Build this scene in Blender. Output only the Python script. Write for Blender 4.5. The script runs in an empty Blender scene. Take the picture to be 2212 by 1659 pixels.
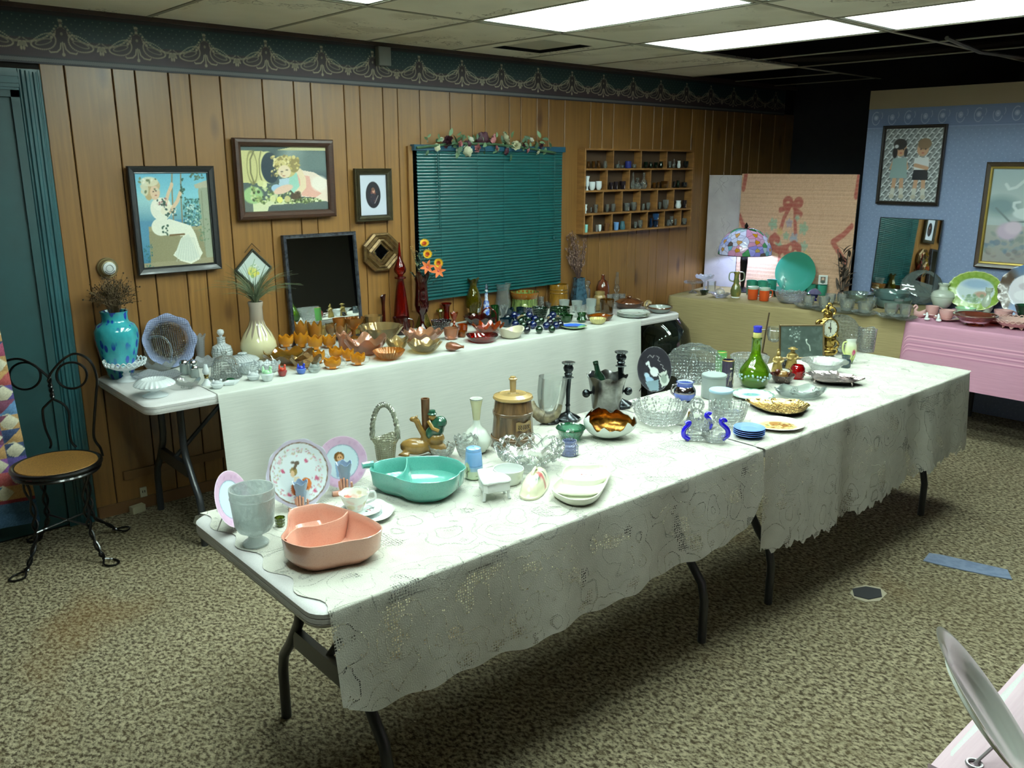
import bpy, math, random
import numpy as np
from mathutils import Vector, Matrix, Euler
SC = bpy.context.scene
COL = SC.collection
random.seed(7); RNG = np.random.default_rng(7)
# ------------------------------------------------------------------ camera
F_PX, IW, IH = 1847.5, 2212, 1659
CAM = np.array([0.0, -4.3983, 1.7443])
YAW, PITCH = 0.7375, 0.2516
_f = np.array([math.sin(YAW)*math.cos(PITCH), math.cos(YAW)*math.cos(PITCH), -math.sin(PITCH)])
_r = np.array([math.cos(YAW), -math.sin(YAW), 0.0])
_d = np.cross(_f, _r)
cd = bpy.data.cameras.new('camera'); cam = bpy.data.objects.new('camera', cd); COL.objects.link(cam)
cd.sensor_width = 36; cd.lens = 36*F_PX/IW; cd.clip_start = .05; cd.clip_end = 60
cam.matrix_world = Matrix(((_r[0], -_d[0], -_f[0], CAM[0]), (_r[1], -_d[1], -_f[1], CAM[1]), (_r[2], -_d[2], -_f[2], CAM[2]), (0, 0, 0, 1)))
SC.camera = cam
# ------------------------------------------------------------------ light and exposure
w = bpy.data.worlds.new('world'); SC.world = w; w.use_nodes = True
w.node_tree.nodes['Background'].inputs[0].default_value = (.8, .9, 1, 1)
w.node_tree.nodes['Background'].inputs[1].default_value = .02
SC.view_settings.view_transform = 'Standard'; SC.view_settings.look = 'None'
SC.view_settings.exposure = 0.22; SC.view_settings.gamma = 1.0; SC.view_settings.use_curve_mapping = False
TUBE_POWER = 40.0
TUBE_COL = (.81, 1.0, .94)
LAMP_POWER = 17.0
cy = SC.cycles
cy.use_denoising = True; cy.max_bounces = 12; cy.diffuse_bounces = 4; cy.glossy_bounces = 4
cy.transmission_bounces = 6; cy.transparent_max_bounces = 40; cy.sample_clamp_indirect = 4.0
cy.caustics_reflective = False; cy.caustics_refractive = False
HC = 2.4228; TT = 0.737; TZ = 0.742

def ray(px, py):
    return _r*((px-IW/2)/F_PX) + _d*((py-IH/2)/F_PX) + _f
def at(px, py, z=None, x=None, y=None):
    d = ray(px, py)
    t = (z-CAM[2])/d[2] if z is not None else ((x-CAM[0])/d[0] if x is not None else (y-CAM[1])/d[1])
    return CAM + t*d
def mpp(P): return float(np.dot(np.asarray(P)-CAM, _f))/F_PX
def zrow(P, py):
    # height z at which the vertical through P meets image row py
    a = np.array([P[0], P[1], 0.0])-CAM; k = (py-IH/2)/F_PX
    return -(np.dot(a, _d)-k*np.dot(a, _f))/(_d[2]-k*_f[2])
def place(px, py, z, R):
    # a foot hidden by nearer things is stood just clear of what is behind it
    P = at(px, py, z=z)
    if P[1] > -(R+.012): P = at(px, py, y=-(R+.012)); P[2] = z
    for _ in range(3):
        xl = (6.215+.173*(-P[1]-.06) if P[1] > -1.25 else 6.495)-(R+.012)
        if P[0] > xl: P = at(px, py, x=xl); P[2] = z
    return P
def BB(x0, y0, x1, y1, rb=.6, rt=1.0, z=TZ):
    # the box of a round thing in the photograph -> base point, radius and height in metres
    cx = (x0+x1)/2; row = y1; R = .03
    for _ in range(4):
        P = place(cx, row, z, R); m = mpp(P); R = (x1-x0)/2*m
        sn = (CAM[2]-z)/np.linalg.norm(CAM-P); row = y1-(R*rb/m)*sn
    h = .05
    for _ in range(4):
        sn = (CAM[2]-z-h)/np.linalg.norm(CAM-P); h = zrow(P, y0+R*rt/m*sn)-z
    return P, R, max(h, .004)
# ------------------------------------------------------------------ colours and materials
def lin(c):
    if isinstance(c, str):
        c = [int(c[i:i+2], 16)/255 for i in (0, 2, 4)]
    return tuple((v/12.92 if v <= .04045 else ((v+.055)/1.055)**2.4) for v in c[:3])
def L4(c): return lin(c)+(1,)
MC = {}
class NT:
    def __init__(s, name):
        s.m = bpy.data.materials.new(name); s.m.use_nodes = True; s.t = s.m.node_tree; s.t.nodes.clear()
        s.out = s.n('ShaderNodeOutputMaterial')
    def n(s, ty, **kw):
        nd = s.t.nodes.new(ty)
        for k, v in kw.items():
            if k.startswith('_'): setattr(nd, k[1:], v)
            else: s.set(nd, k, v)
        return nd
    def set(s, nd, k, v):
        i = nd.inputs[int(k[1:])] if k[0] == 'i' and k[1:].isdigit() else nd.inputs[k]
        if isinstance(v, bpy.types.NodeSocket): s.t.links.new(v, i)
        elif isinstance(v, bpy.types.Node): s.t.links.new(v.outputs[0], i)
        else: i.default_value = v
    def math(s, op, a, b=0.0, c=0.0, clamp=False):
        nd = s.t.nodes.new('ShaderNodeMath'); nd.operation = op; nd.use_clamp = clamp
        for k, v in enumerate((a, b, c)):
            if k < len(nd.inputs): s.set(nd, 'i%d' % k, v)
        return nd.outputs[0]
    def mix(s, f, a, b):
        nd = s.t.nodes.new('ShaderNodeMix'); nd.data_type = 'RGBA'
        s.set(nd, 'i0', f); s.set(nd, 'i6', a); s.set(nd, 'i7', b); return nd.outputs[2]
    def ramp(s, f, lo, hi):
        nd = s.n('ShaderNodeMapRange'); s.set(nd, 'i0', f); s.set(nd, 'i1', lo); s.set(nd, 'i2', hi); return nd.outputs[0]
    def coord(s, k='Object', scale=(1, 1, 1), rot=(0, 0, 0)):
        tc = s.n('ShaderNodeTexCoord'); mp = s.n('ShaderNodeMapping'); s.set(mp, 'Vector', tc.outputs[k])
        mp.inputs['Scale'].default_value = scale; mp.inputs['Rotation'].default_value = rot; return mp.outputs[0]
    def noise(s, scale, vec=None, detail=3, rough=.55):
        nd = s.n('ShaderNodeTexNoise', Scale=scale, Detail=detail, Roughness=rough)
        if vec is not None: s.set(nd, 'Vector', vec)
        return nd.outputs[0]
    def vor(s, scale, vec=None, rnd=1.0, feat='F1', out=0):
        nd = s.n('ShaderNodeTexVoronoi', _feature=feat, Scale=scale, Randomness=rnd)
        if vec is not None: s.set(nd, 'Vector', vec)
        return nd.outputs[out]
    def bump(s, h, strength=.4, dist=.01):
        return s.n('ShaderNodeBump', Strength=strength, Distance=dist, Height=h).outputs[0]
    def surf(s, sh): s.set(s.out, 'Surface', sh); return s.m
def M(name, col, rough=.5, metal=0.0, coat=0.0, spec=.5, noise=None, bump=None, emit=None, trans=0.0, sheen=0.0):
    if name in MC: return MC[name]
    t = NT(name); b = t.n('ShaderNodeBsdfPrincipled', Roughness=rough, Metallic=metal)
    b.inputs['Coat Weight'].default_value = coat; b.inputs['Specular IOR Level'].default_value = spec
    b.inputs['Coat Roughness'].default_value = .06
    if sheen: b.inputs['Sheen Weight'].default_value = sheen
    c = L4(col)
    if noise:   # (scale, colour, lo, hi, stretch)
        v = t.coord('Object', noise[4] if len(noise) > 4 else (1, 1, 1))
        c = t.mix(t.ramp(t.noise(noise[0], v, 4), noise[2], noise[3]), c, L4(noise[1]))
    t.set(b, 'Base Color', c)
    if bump:    # (kind, scale, strength, distance)
        h = t.noise(bump[1], t.coord()) if bump[0] == 'n' else t.vor(bump[1], t.coord(), bump[4] if len(bump) > 4 else .2)
        if bump[0] == 'v': h = t.math('SUBTRACT', 1, h)
        t.set(b, 'Normal', t.bump(h, bump[2], bump[3]))
    if emit: t.set(b, 'Emission Color', L4(emit[0])); b.inputs['Emission Strength'].default_value = emit[1]
    sh = b
    if trans: sh = t.n('ShaderNodeMixShader', i0=trans, i1=b, i2=t.n('ShaderNodeBsdfTranslucent', Color=c))
    MC[name] = t.surf(sh); return MC[name]
def G(name, col, body=.12, bcol=None, rough=.03, edge=.55, bump=None, gl=1.0, gcol='ffffff'):
    # thin-walled glass: tinted see-through wall, a little body of its own, mirror-like skin by Fresnel
    if name in MC: return MC[name]
    t = NT(name); lw = t.n('ShaderNodeLayerWeight', Blend=.45)
    c = L4(col); ce = tuple(v*edge for v in c[:3])+(1,)
    fac = t.math('POWER', lw.outputs[1], 2.2)
    nrm = None
    if bump:
        h = t.noise(bump[1], t.coord()) if bump[0] == 'n' else t.math('SUBTRACT', 1, t.vor(bump[1], t.coord(), bump[4] if len(bump) > 4 else .2))
        nrm = t.bump(h, bump[2], bump[3])
    tr = t.n('ShaderNodeBsdfTransparent', Color=t.mix(fac, c, ce))
    bc = L4(bcol or col)
    df = t.n('ShaderNodeBsdfDiffuse', Color=bc); tl = t.n('ShaderNodeBsdfTranslucent', Color=bc)
    bd = t.n('ShaderNodeMixShader', i0=.62, i1=df, i2=tl)
    base = t.n('ShaderNodeMixShader', i0=body, i1=tr, i2=bd)
    gs = t.n('ShaderNodeBsdfGlossy', Color=L4(gcol), Roughness=rough)
    fr = t.n('ShaderNodeFresnel', IOR=1.52)
    if nrm is not None:
        for q in (df, gs, fr): t.set(q, 'Normal', nrm)
    f2 = t.math('MULTIPLY', fr, gl, clamp=True)
    MC[name] = t.surf(t.n('ShaderNodeMixShader', i0=f2, i1=base, i2=gs)); return MC[name]
def PM(name, rough=.5, coat=0.0, metal=0.0, bump=None):
    # colours printed on the mesh (attribute Col)
    if name in MC: return MC[name]
    t = NT(name); b = t.n('ShaderNodeBsdfPrincipled', Roughness=rough, Metallic=metal)
    b.inputs['Coat Weight'].default_value = coat; b.inputs['Coat Roughness'].default_value = .08
    a = t.n('ShaderNodeAttribute', _attribute_name='Col'); t.set(b, 'Base Color', a.outputs[0])
    if bump: t.set(b, 'Normal', t.bump(t.noise(bump[0], t.coord()), bump[1], bump[2]))
    MC[name] = t.surf(b); return MC[name]
# ------------------------------------------------------------------ mesh building
class MB:
    def __init__(s): s.v = []; s.f = []; s.n = 0
    def add(s, v, f):
        v = np.asarray(v, float).reshape(-1, 3); o = s.n
        s.v.append(v); s.f += [tuple(i+o for i in q) for q in f]; s.n += len(v); return s
    def box(s, x0, x1, y0, y1, z0, z1):
        v = [(x, y, z) for z in (z0, z1) for y in (y0, y1) for x in (x0, x1)]
        return s.add(v, [(0, 2, 3, 1), (4, 5, 7, 6), (0, 1, 5, 4), (2, 6, 7, 3), (0, 4, 6, 2), (1, 3, 7, 5)])
    def cbox(s, x0, x1, y0, y1, z0, z1, c=.004):
        # box with chamfered long edges on its -y face
        v = []
        for z in (z0, z1): v += [(x0, y1, z), (x0, y0+c, z), (x0+c, y0, z), (x1-c, y0, z), (x1, y0+c, z), (x1, y1, z)]
        f = [(i, i+1, i+7, i+6) for i in range(5)]+[(5, 0, 6, 11), (5, 4, 3, 2, 1, 0), (6, 7, 8, 9, 10, 11)]
        return s.add(v, f)
    def lathe(s, prof, R=1, h=1, n=28, rip=None, ruf=None, ell=(1, 1), off=(0, 0, 0), axis=None, tw=0):
        # prof: (r, z); rip=(k, amp, z0): ribs from z0 up; ruf=(k, amp, z0): height ruffle growing from z0 to the rim
        p = np.array(prof, float); th = np.linspace(0, 2*np.pi, n, endpoint=False)
        r = p[:, 0][:, None]*R*np.ones((1, n)); z = p[:, 1][:, None]*h*np.ones((1, n)); zz = p[:, 1][:, None]; T = th[None]+tw*zz
        if rip:
            wgt = np.clip((zz-rip[2])/.15, 0, 1)*np.minimum(1, p[:, 0][:, None]*3); r = r*(1+rip[1]*np.cos(rip[0]*T)*wgt)
        if ruf:
            wgt = np.clip((zz-ruf[2])/(1-ruf[2]+1e-6), 0, 1)**1.5; z = z+ruf[1]*h*np.cos(ruf[0]*T)*wgt
            if len(ruf) > 3: r = r*(1+ruf[3]*np.cos(ruf[0]*T+.6)*wgt)
        v = np.stack([r*np.cos(th)[None]*ell[0], r*np.sin(th)[None]*ell[1], z], -1)
        m = len(p); f = []
        V = v.reshape(-1, 3)
        for i in range(m-1):
            a, b = i*n, (i+1)*n
            z0, z1 = p[i, 0] < 1e-6, p[i+1, 0] < 1e-6
            for j in range(n):
                k = (j+1) % n
                if z0 and z1: continue
                if z0: f.append((a, b+k, b+j))
                elif z1: f.append((a+j, a+k, b))
                else: f.append((a+j, a+k, b+k, b+j))
        if axis is not None: V = V @ np.array(Matrix(axis).to_3x3()).T if not isinstance(axis, np.ndarray) else V @ axis.T
        return s.add(V+np.array(off), f)
    def ball(s, c, r, n=12, sc=(1, 1, 1)):
        m = max(4, n//2)
        pr = [(max(0, math.sin(math.pi*i/m)), -math.cos(math.pi*i/m)) for i in range(m+1)]
        pr[0] = (0, -1); pr[-1] = (0, 1)
        b = MB().lathe(pr, 1, 1, n); V = b.v[0]*np.array(sc)*r+np.array(c)
        return s.add(V, b.f)
    def tube(s, pts, r, n=6, closed=False, cap=True):
        P = np.asarray(pts, float); m = len(P)
        rr = np.broadcast_to(np.asarray(r, float), (m,)) if np.ndim(r) else np.full(m, float(r))
        T = np.roll(P, -1, 0)-np.roll(P, 1, 0)
        if not closed: T[0] = P[1]-P[0]; T[-1] = P[-1]-P[-2]
        T /= np.linalg.norm(T, axis=1)[:, None]+1e-12
        u = np.cross(T[0], [0, 0, 1.0])
        if np.linalg.norm(u) < .1: u = np.cross(T[0], [1.0, 0, 0])
        u /= np.linalg.norm(u); V = []
        th = np.linspace(0, 2*np.pi, n, endpoint=False)
        for i in range(m):
            u = u-T[i]*np.dot(u, T[i]); u /= np.linalg.norm(u)+1e-12; w = np.cross(T[i], u)
            V.append(P[i]+rr[i]*(np.cos(th)[:, None]*u+np.sin(th)[:, None]*w))
        f = [(i*n+j, i*n+(j+1) % n, ((i+1) % m)*n+(j+1) % n, ((i+1) % m)*n+j) for i in range(m if closed else m-1) for j in range(n)]
        if cap and not closed: f += [tuple(range(n-1, -1, -1)), tuple((m-1)*n+j for j in range(n))]
        return s.add(np.concatenate(V), f)
    def prism(s, poly, z0, z1, c=0.0):
        P = [tuple(q) for q in poly]; n = len(P)
        lv = [(z0, 0), (z1, 0)] if not c else [(z0, c), (z0+c, 0), (z1-c, 0), (z1, c)]
        A = np.array(P); ctr = A.mean(0); V = []
        for z, ins in lv:
            Q = A if not ins else A-(A-ctr)/np.linalg.norm(A-ctr, axis=1)[:, None]*ins
            V += [(x, y, z) for x, y in Q]
        f = []
        for k in range(len(lv)-1):
            a, b = k*n, (k+1)*n; f += [(a+i, a+(i+1) % n, b+(i+1) % n, b+i) for i in range(n)]
        return s.add(V, f+[tuple(range(n-1, -1, -1)), tuple((len(lv)-1)*n+i for i in range(n))])
    def grid(s, X):
        # X: (a, b, 3) array of points
        a, b = X.shape[:2]
        return s.add(X, [(i*b+j, i*b+j+1, (i+1)*b+j+1, (i+1)*b+j) for i in range(a-1) for j in range(b-1)])
    def xf(s, M4):
        A = np.array(M4); s.v = [v @ A[:3, :3].T+A[:3, 3] for v in s.v]; return s
    def mesh(s, name, mat, smooth=True, col=None, uv=None):
        me = bpy.data.meshes.new(name); V = np.concatenate(s.v)
        me.from_pydata(V.tolist(), [], s.f)
        if mat is not None: me.materials.append(mat)
        if smooth: me.polygons.foreach_set('use_smooth', [True]*len(me.polygons))
        if smooth and smooth != 2: me.set_sharp_from_angle(angle=math.radians(42))
        if col is not None:
            a = me.color_attributes.new('Col', 'FLOAT_COLOR', 'POINT')
            C = np.ones((len(V), 4), np.float32); C[:, :3] = col(V) if callable(col) else col; a.data.foreach_set('color', C.ravel())
        if uv is not None:
            l = me.uv_layers.new(name='UVMap'); idx = np.zeros(len(me.loops), np.int32); me.loops.foreach_get('vertex_index', idx)
            l.data.foreach_set('uv', np.asarray(uv, np.float32)[idx].ravel())
        me.update(); return me
def add(mb, name, mat, parent=None, loc=None, rz=0.0, smooth=True, col=None, uv=None, rot=None):
    me = mb if isinstance(mb, bpy.types.Mesh) else mb.mesh(name, mat, smooth, col, uv)
    o = bpy.data.objects.new(name, me); COL.objects.link(o)
    if parent is not None: o.parent = parent
    if loc is not None: o.location = tuple(float(v) for v in loc)
    o.rotation_euler = rot if rot is not None else (0, 0, rz)
    return o
def tag(o, label, cat, group=None, kind=None):
    o['label'] = label; o['category'] = cat
    if group: o['group'] = group
    if kind: o['kind'] = kind
    return o
def struct(o): o['kind'] = 'structure'; return o
def empty(name, loc=(0, 0, 0), rz=0.0, rot=None):
    o = bpy.data.objects.new(name, None); COL.objects.link(o); o.location = tuple(float(v) for v in loc)
    o.rotation_euler = rot if rot is not None else (0, 0, rz); o.empty_display_size = .05; return o
def thing(name, label, cat, loc=(0, 0, 0), rz=0.0, group=None, rot=None): return tag(empty(name, loc, rz, rot), label, cat, group)
# ------------------------------------------------------------------ flat print painted in numpy, carried as vertex colours
class CV:
    def __init__(s, w, h, bg): s.w, s.h = w, h; s.a = np.ones((h, w, 3))*np.array(hx(bg)); s.Y, s.X = np.mgrid[0:h, 0:w]; s.X = (s.X+.5)/w; s.Y = (s.Y+.5)/h; s.asp = h/w
    def put(s, m, col): m = np.clip(m, 0, 1)[..., None]; s.a = s.a*(1-m)+np.array(hx(col))*m; return s
    def vg(s, top, bot, y0=0, y1=1):
        t = np.clip((s.Y-y0)/(y1-y0), 0, 1)[..., None]; m = ((s.Y >= y0) & (s.Y <= y1))[..., None]
        s.a = np.where(m, np.array(hx(top))*(1-t)+np.array(hx(bot))*t, s.a); return s
    def e(s, cx, cy, rx, ry, col, rot=0.0, soft=None, op=1.0, ring=0):
        c, n = math.cos(rot), math.sin(rot); dx = s.X-cx; dy = (s.Y-cy)*s.asp
        u = (dx*c+dy*n)/rx; v = (-dx*n+dy*c)/(ry*s.asp); d = np.sqrt(u*u+v*v)
        k = soft if soft else 1.2/(s.w*min(rx, ry*s.asp))
        m = np.clip((1-d)/k+.5, 0, 1)
        if ring: m = m*np.clip((d-(1-ring))/k+.5, 0, 1)
        return s.put(m*op, col)
    def p(s, pts, col, op=1.0):
        inside = np.zeros(s.X.shape, bool); n = len(pts)
        for i in range(n):
            x0, y0 = pts[i]; x1, y1 = pts[(i+1) % n]
            if y0 == y1: continue
            cnd = (s.Y >= min(y0, y1)) & (s.Y < max(y0, y1)); inside ^= cnd & (s.X < x0+(s.Y-y0)*(x1-x0)/(y1-y0))
        return s.put(inside*op, col)
    def l(s, pts, wd, col, op=1.0):
        m = np.zeros(s.X.shape)
        for (x0, y0), (x1, y1) in zip(pts[:-1], pts[1:]):
            ax, ay = x1-x0, (y1-y0)*s.asp; L2 = ax*ax+ay*ay+1e-12
            t = np.clip(((s.X-x0)*ax+(s.Y-y0)*s.asp*ay)/L2, 0, 1)
            d = np.hypot(s.X-x0-t*ax, (s.Y-y0)*s.asp-t*ay); m = np.maximum(m, np.clip((wd-d)*s.w+.5, 0, 1))
        return s.put(m*op, col)
    def spk(s, n, x0, y0, x1, y1, r, cols, sd=1, op=1.0):
        g = random.Random(sd)
        for _ in range(n):
            s.e(g.uniform(x0, x1), g.uniform(y0, y1), r*g.uniform(.5, 1.4), r*g.uniform(.5, 1.4)/s.asp, g.choice(cols), g.uniform(0, 3), op=op)
        return s
    def grain(s, amp, sd=0, k=1):
        g = np.random.default_rng(sd).normal(0, amp, (s.h//k+1, s.w//k+1)).repeat(k, 0).repeat(k, 1)[:s.h, :s.w]
        s.a = np.clip(s.a+g[..., None], 0, 1); return s
    def lin(s): c = np.clip(s.a, 0, 1); return np.where(c <= .04045, c/12.92, ((c+.055)/1.055)**2.4)
    def sample(s, u, v):
        # u right, v up in 0..1
        A = s.lin(); i = np.clip(((1-v)*s.h).astype(int), 0, s.h-1); j = np.clip((u*s.w).astype(int), 0, s.w-1); return A[i, j]
def hx(c): return [int(c[i:i+2], 16)/255 for i in (0, 2, 4)] if isinstance(c, str) else list(c)
def sheet(cv, W, H, f=None):
    # a print: grid of one vertex per painted dot, x right, z up, facing -y, centred
    b = MB(); X = np.zeros((cv.h, cv.w, 3)); X[..., 0] = (cv.X-.5)*W; X[..., 2] = (.5-cv.Y)*H
    sx = W/2/(W/2-.5*W/cv.w); X[..., 0] *= sx; X[..., 2] *= H/2/(H/2-.5*H/cv.h)
    if f is not None: X[..., 1] = f(cv.X, cv.Y)
    b.grid(X); b.f = [q[::-1] for q in b.f]; return b, cv.lin().reshape(-1, 3)
# ================================================================== the room
def wood_plank():
    t = NT('plank wood'); b = t.n('ShaderNodeBsdfPrincipled', Roughness=.38); b.inputs['Coat Weight'].default_value = .18; b.inputs['Coat Roughness'].default_value = .3
    oi = t.n('ShaderNodeObjectInfo'); r = oi.outputs['Random']
    tc = t.n('ShaderNodeTexCoord'); ad = t.n('ShaderNodeVectorMath', _operation='ADD'); t.set(ad, 'i0', tc.outputs['Object'])
    cb = t.n('ShaderNodeCombineXYZ', X=t.math('MULTIPLY', r, 31.0), Y=0.0, Z=t.math('MULTIPLY', r, 57.0)); t.set(ad, 'i1', cb)
    def mp(sc):
        m = t.n('ShaderNodeMapping'); t.set(m, 'Vector', ad); m.inputs['Scale'].default_value = sc; return m.outputs[0]
    g = t.noise(1.0, mp((46, 46, 1.6)), 5, .6); g2 = t.noise(1.0, mp((7, 7, 1.3)), 3, .6); sm = t.noise(1.0, mp((3, 3, 2.2)), 2)
    c = t.mix(t.ramp(g, .3, .72), L4('86602f'), L4('5f401c'))
    c = t.mix(t.ramp(g2, .35, .7), c, L4('7a562a')); c = t.mix(t.math('MULTIPLY', t.ramp(r, .2, 1), .4), c, L4('5c3f1e'))
    c = t.mix(t.math('MULTIPLY', t.ramp(sm, .62, .8), .5), c, L4('3c2210'))
    k = t.vor(1.0, mp((5, 5, 1.9)), 1.0); c = t.mix(t.math('MULTIPLY', t.ramp(k, .17, .05), .75), c, L4('3a1f0d'))
    t.set(b, 'Base Color', c); t.set(b, 'Normal', t.bump(g, .08, .003)); return t.surf(b)
WOOD = wood_plank(); MC['wood'] = WOOD
DARK = M('dark groove', '120c06', .9)
TEAL = M('teal paint', '16494f', .45, coat=.2, noise=(9, '123f45', .35, .7))
TEALD = M('teal door paint', '103b3d', .5, noise=(5, '0e3335', .35, .7))
wall = struct(add(MB().box(-2.5, 7.6, .012, .06, 0, 3.2), 'wall_left', DARK, smooth=False))
gx = [1.155, 1.258, 1.466, 1.569, 1.728, 1.833, 1.99, 2.22, 2.402, 2.505, 2.715, 2.819, 2.976, 3.08, 3.242, 3.475, 3.655, 3.764, 3.972, 4.076, 4.226, 4.336, 4.495, 4.761, 4.89, 5.012]
dl = [.208, .103, .159, .105, .157, .23, .18, .105]; k = 0
while gx[-1] < 7.3: gx.append(gx[-1]+dl[k % 8]); k += 1
gx.append(7.548)
for a, b in zip(gx[:-1], gx[1:]):
    add(MB().cbox(a+.0022, b-.0022, 0, .014, .0, 2.185, .003), 'plank', WOOD, wall, smooth=False)
for a, b in ((-2.5, -1.6), (-1.6, -.6), (-.6, .08)):
    add(MB().cbox(a+.002, b-.002, 0, .014, 0, 2.185, .003), 'plank', WOOD, wall, smooth=False)
# papered frieze: every repeat of the printed paper is one panel
def frieze():
    c = CV(132, 96, '1a2226')
    c.vg('2f2626', '231c1e', 0, .1); c.vg('141b1e', '121a1c', .1, .12); c.vg('0b2c2f', '0a2a2c', .12, .70)
    for r_ in range(6):
        for q in range(9): c.e((q+.5*(r_ % 2)+.25)/9, .17+.075*r_, .008, .011, '8d8a74', op=.75)
    # maroon ground below the scalloped line
    import numpy as _n
    line = .60-.30*_n.exp(-((c.X-.5)/.13)**2)-.06*_n.abs(_n.cos(_n.pi*c.X))
    c.put(((c.Y > line) & (c.Y < .87))*1.0, '2a2024'); c.put(((c.Y > .72) & (c.Y < .87))*1.0, '33232a')
    g = '9a927c'; g2 = '7d7766'
    for sx in (-1, 1):
        X = lambda d: .5+sx*d
        # scalloped bead chain from the peak down to the small palmette
        for q in range(19):
            t = q/18; x = .06+.44*t; y = .30+.34*(1-math.exp(-t*3.0)); c.e(X(x), y, .017, .020, g if q % 2 else g2)
        # paisley leaf: two outlines and dots
        for q in range(40):
            a = q/40*2*math.pi; lx = .235+.155*math.cos(a); ly = .60+.115*math.sin(a)*(1.15+.35*math.cos(a+math.pi))+.06*(math.cos(a))*.9
            c.e(X(lx), ly, .011, .014, g); c.e(X(.235+.10*math.cos(a)), .60+.045*math.sin(a)+.04*math.cos(a), .008, .010, g2)
        c.l([(X(.02), .60), (X(.035), .70), (X(.08), .76), (X(.16), .775)], .010, g); c.l([(X(.16), .775), (X(.175), .75)], .008, g)
        for q in range(4): c.e(X(.03+.033*q), .35+.052*q, .024, .026, g, rot=sx*.9)
        for q in range(3): c.e(X(.47-.035*q), .56+.035*q, .022, .014, g2, rot=-sx*.7)
        c.l([(X(.5), .66), (X(.44), .70), (X(.46), .62)], .009, g)
    for q in range(4): c.e(.5, .20+.045*q, .03-.004*q, .03, g if q % 2 == 0 else '5a554a')
    c.e(.5, .42, .07, .10, '2b2124'); c.e(.5, .43, .018, .03, g2); c.e(.5, .80, .022, .035, g); c.l([(.5, .58), (.5, .8)], .008, g)
    for sx in (.02, .98): c.e(sx, .66, .03, .035, g2); c.e(sx, .73, .016, .04, g)
    c.vg('1d1c22', '1d1c22', .86, .885); c.put(((c.Y > .895) & (c.Y < .955))*(.55+.45*((np.floor(c.X*66)+np.floor(c.Y*96)) % 2)), '6b6a6a'); c.vg('23202a', '1f1d26', .957, 1)
    return c
per = .3296; fz0, fz1 = 2.176, HC-.012
fb, fc = sheet(frieze(), per, fz1-fz0); fm = fb.mesh('border_panel', PM('printed frieze paper', .55), False, fc)
for i in range(-3, 20):
    cxx = 1.264+per*i
    if cxx+per/2 < 7.55: add(fm, 'border_panel', None, wall, (cxx, -.004, (fz0+fz1)/2))
struct(add(MB().cbox(-2.5, 7.55, -.018, .0, HC-.022, HC+.01, .006), 'trim_1', M('crown brown', '3a2a24', .5), smooth=False))
struct(add(MB().cbox(1.16, 7.55, -.012, .0, .0, .06, .004), 'baseboard_left', M('baseboard wood', '5d3f22', .5), smooth=False))
p0 = at(340, 1012, y=-.01)
struct(add(MB().cbox(1.3, 5.2, -.014, .0, p0[2]-.022, p0[2]+.022, .004), 'trim_2', M('rail wood', '6a4a26', .5), smooth=False))
# bracket box under the ceiling
a, b = at(815, 100, y=-.03), at(843, 143, y=-.03)
tag(add(MB().cbox(a[0], b[0], -.045, .0, b[2], a[2], .004), 'sensor_box', M('grey box', '6d716c', .5), smooth=False), 'small plain grey box fixed over the printed frieze under the ceiling', 'box')
# door on the left
dx0, dx1, dz = .10, 1.06, 2.06
door = struct(empty('door_1'))
add(MB().box(dx0, dx1, .004, .011, .01, dz), 'door_panel', TEALD, door, smooth=False)
for x0, x1, z0, z1 in ((dx0-.095, dx0, 0, dz+.09), (dx1, dx1+.095, 0, dz+.09), (dx0, dx1, dz, dz+.09)):
    v = MB()
    if x1-x0 < .2:
        for k, (i0, i1, yy) in enumerate(((0, 1, -.012), (.12, .88, -.02), (.3, .5, -.026), (.62, .8, -.026))): v.cbox(x0+(x1-x0)*i0, x0+(x1-x0)*i1, yy, .04, z0, z1-k*.004, .004)
    else:
        for k, (i0, i1, yy) in enumerate(((0, 1, -.012), (.12, .88, -.02), (.3, .5, -.026), (.62, .8, -.026))): v.box(x0, x1, yy, .04, z0+(z1-z0)*i0, z0+(z1-z0)*i1)
    add(v, 'door_casing', TEAL, door, smooth=False)
add(MB().box(dx1-.035, dx1, -.008, .006, 0, dz), 'door_stop', TEALD, door, smooth=False); add(MB().box(dx0, dx1, -.008, .006, dz-.03, dz), 'door_stop', TEALD, door, smooth=False)
# other walls, floor
NAVY = M('navy wall paint', '10131c', .7)
struct(add(MB().box(7.55, 7.62, -8, .05, 0, 3.2), 'wall_far', NAVY, smooth=False))
struct(add(MB().box(-2.55, -2.5, -8, .05, 0, 3.2), 'wall_back', M('dim wall', '6a655a', .8), smooth=False))
struct(add(MB().box(-2.5, 7.6, -8.06, -8, 0, 3.2), 'wall_near', M('dim wall', '6a655a', .8), smooth=False))
def carpet():
    t = NT('carpet'); b = t.n('ShaderNodeBsdfPrincipled', Roughness=.95); b.inputs['Specular IOR Level'].default_value = .1
    v = t.coord('Object'); n1 = t.noise(78, t.coord('Object', (1, .7, 1), (0, 0, .7)), 4, .62); n2 = t.noise(30, v, 3, .6); n3 = t.noise(1.1, v, 3); n4 = t.noise(.9, t.coord('Object', (1.6, 1, 1), (0, 0, .5)), 2)
    c = t.mix(t.ramp(n1, .40, .58), L4('382f22'), L4('978d74'))
    c = t.mix(t.math('MULTIPLY', t.ramp(n2, .42, .66), .5), c, L4('463b26'))
    c = t.mix(t.math('MULTIPLY', t.ramp(n3, .5, .75), .35), c, L4('4f442e'))
    c = t.mix(t.math('MULTIPLY', t.ramp(n4, .60, .74), .45), c, L4('634724'))
    t.set(b, 'Base Color', c); t.set(b, 'Normal', t.bump(n1, .9, .012)); return t.surf(b)
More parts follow.
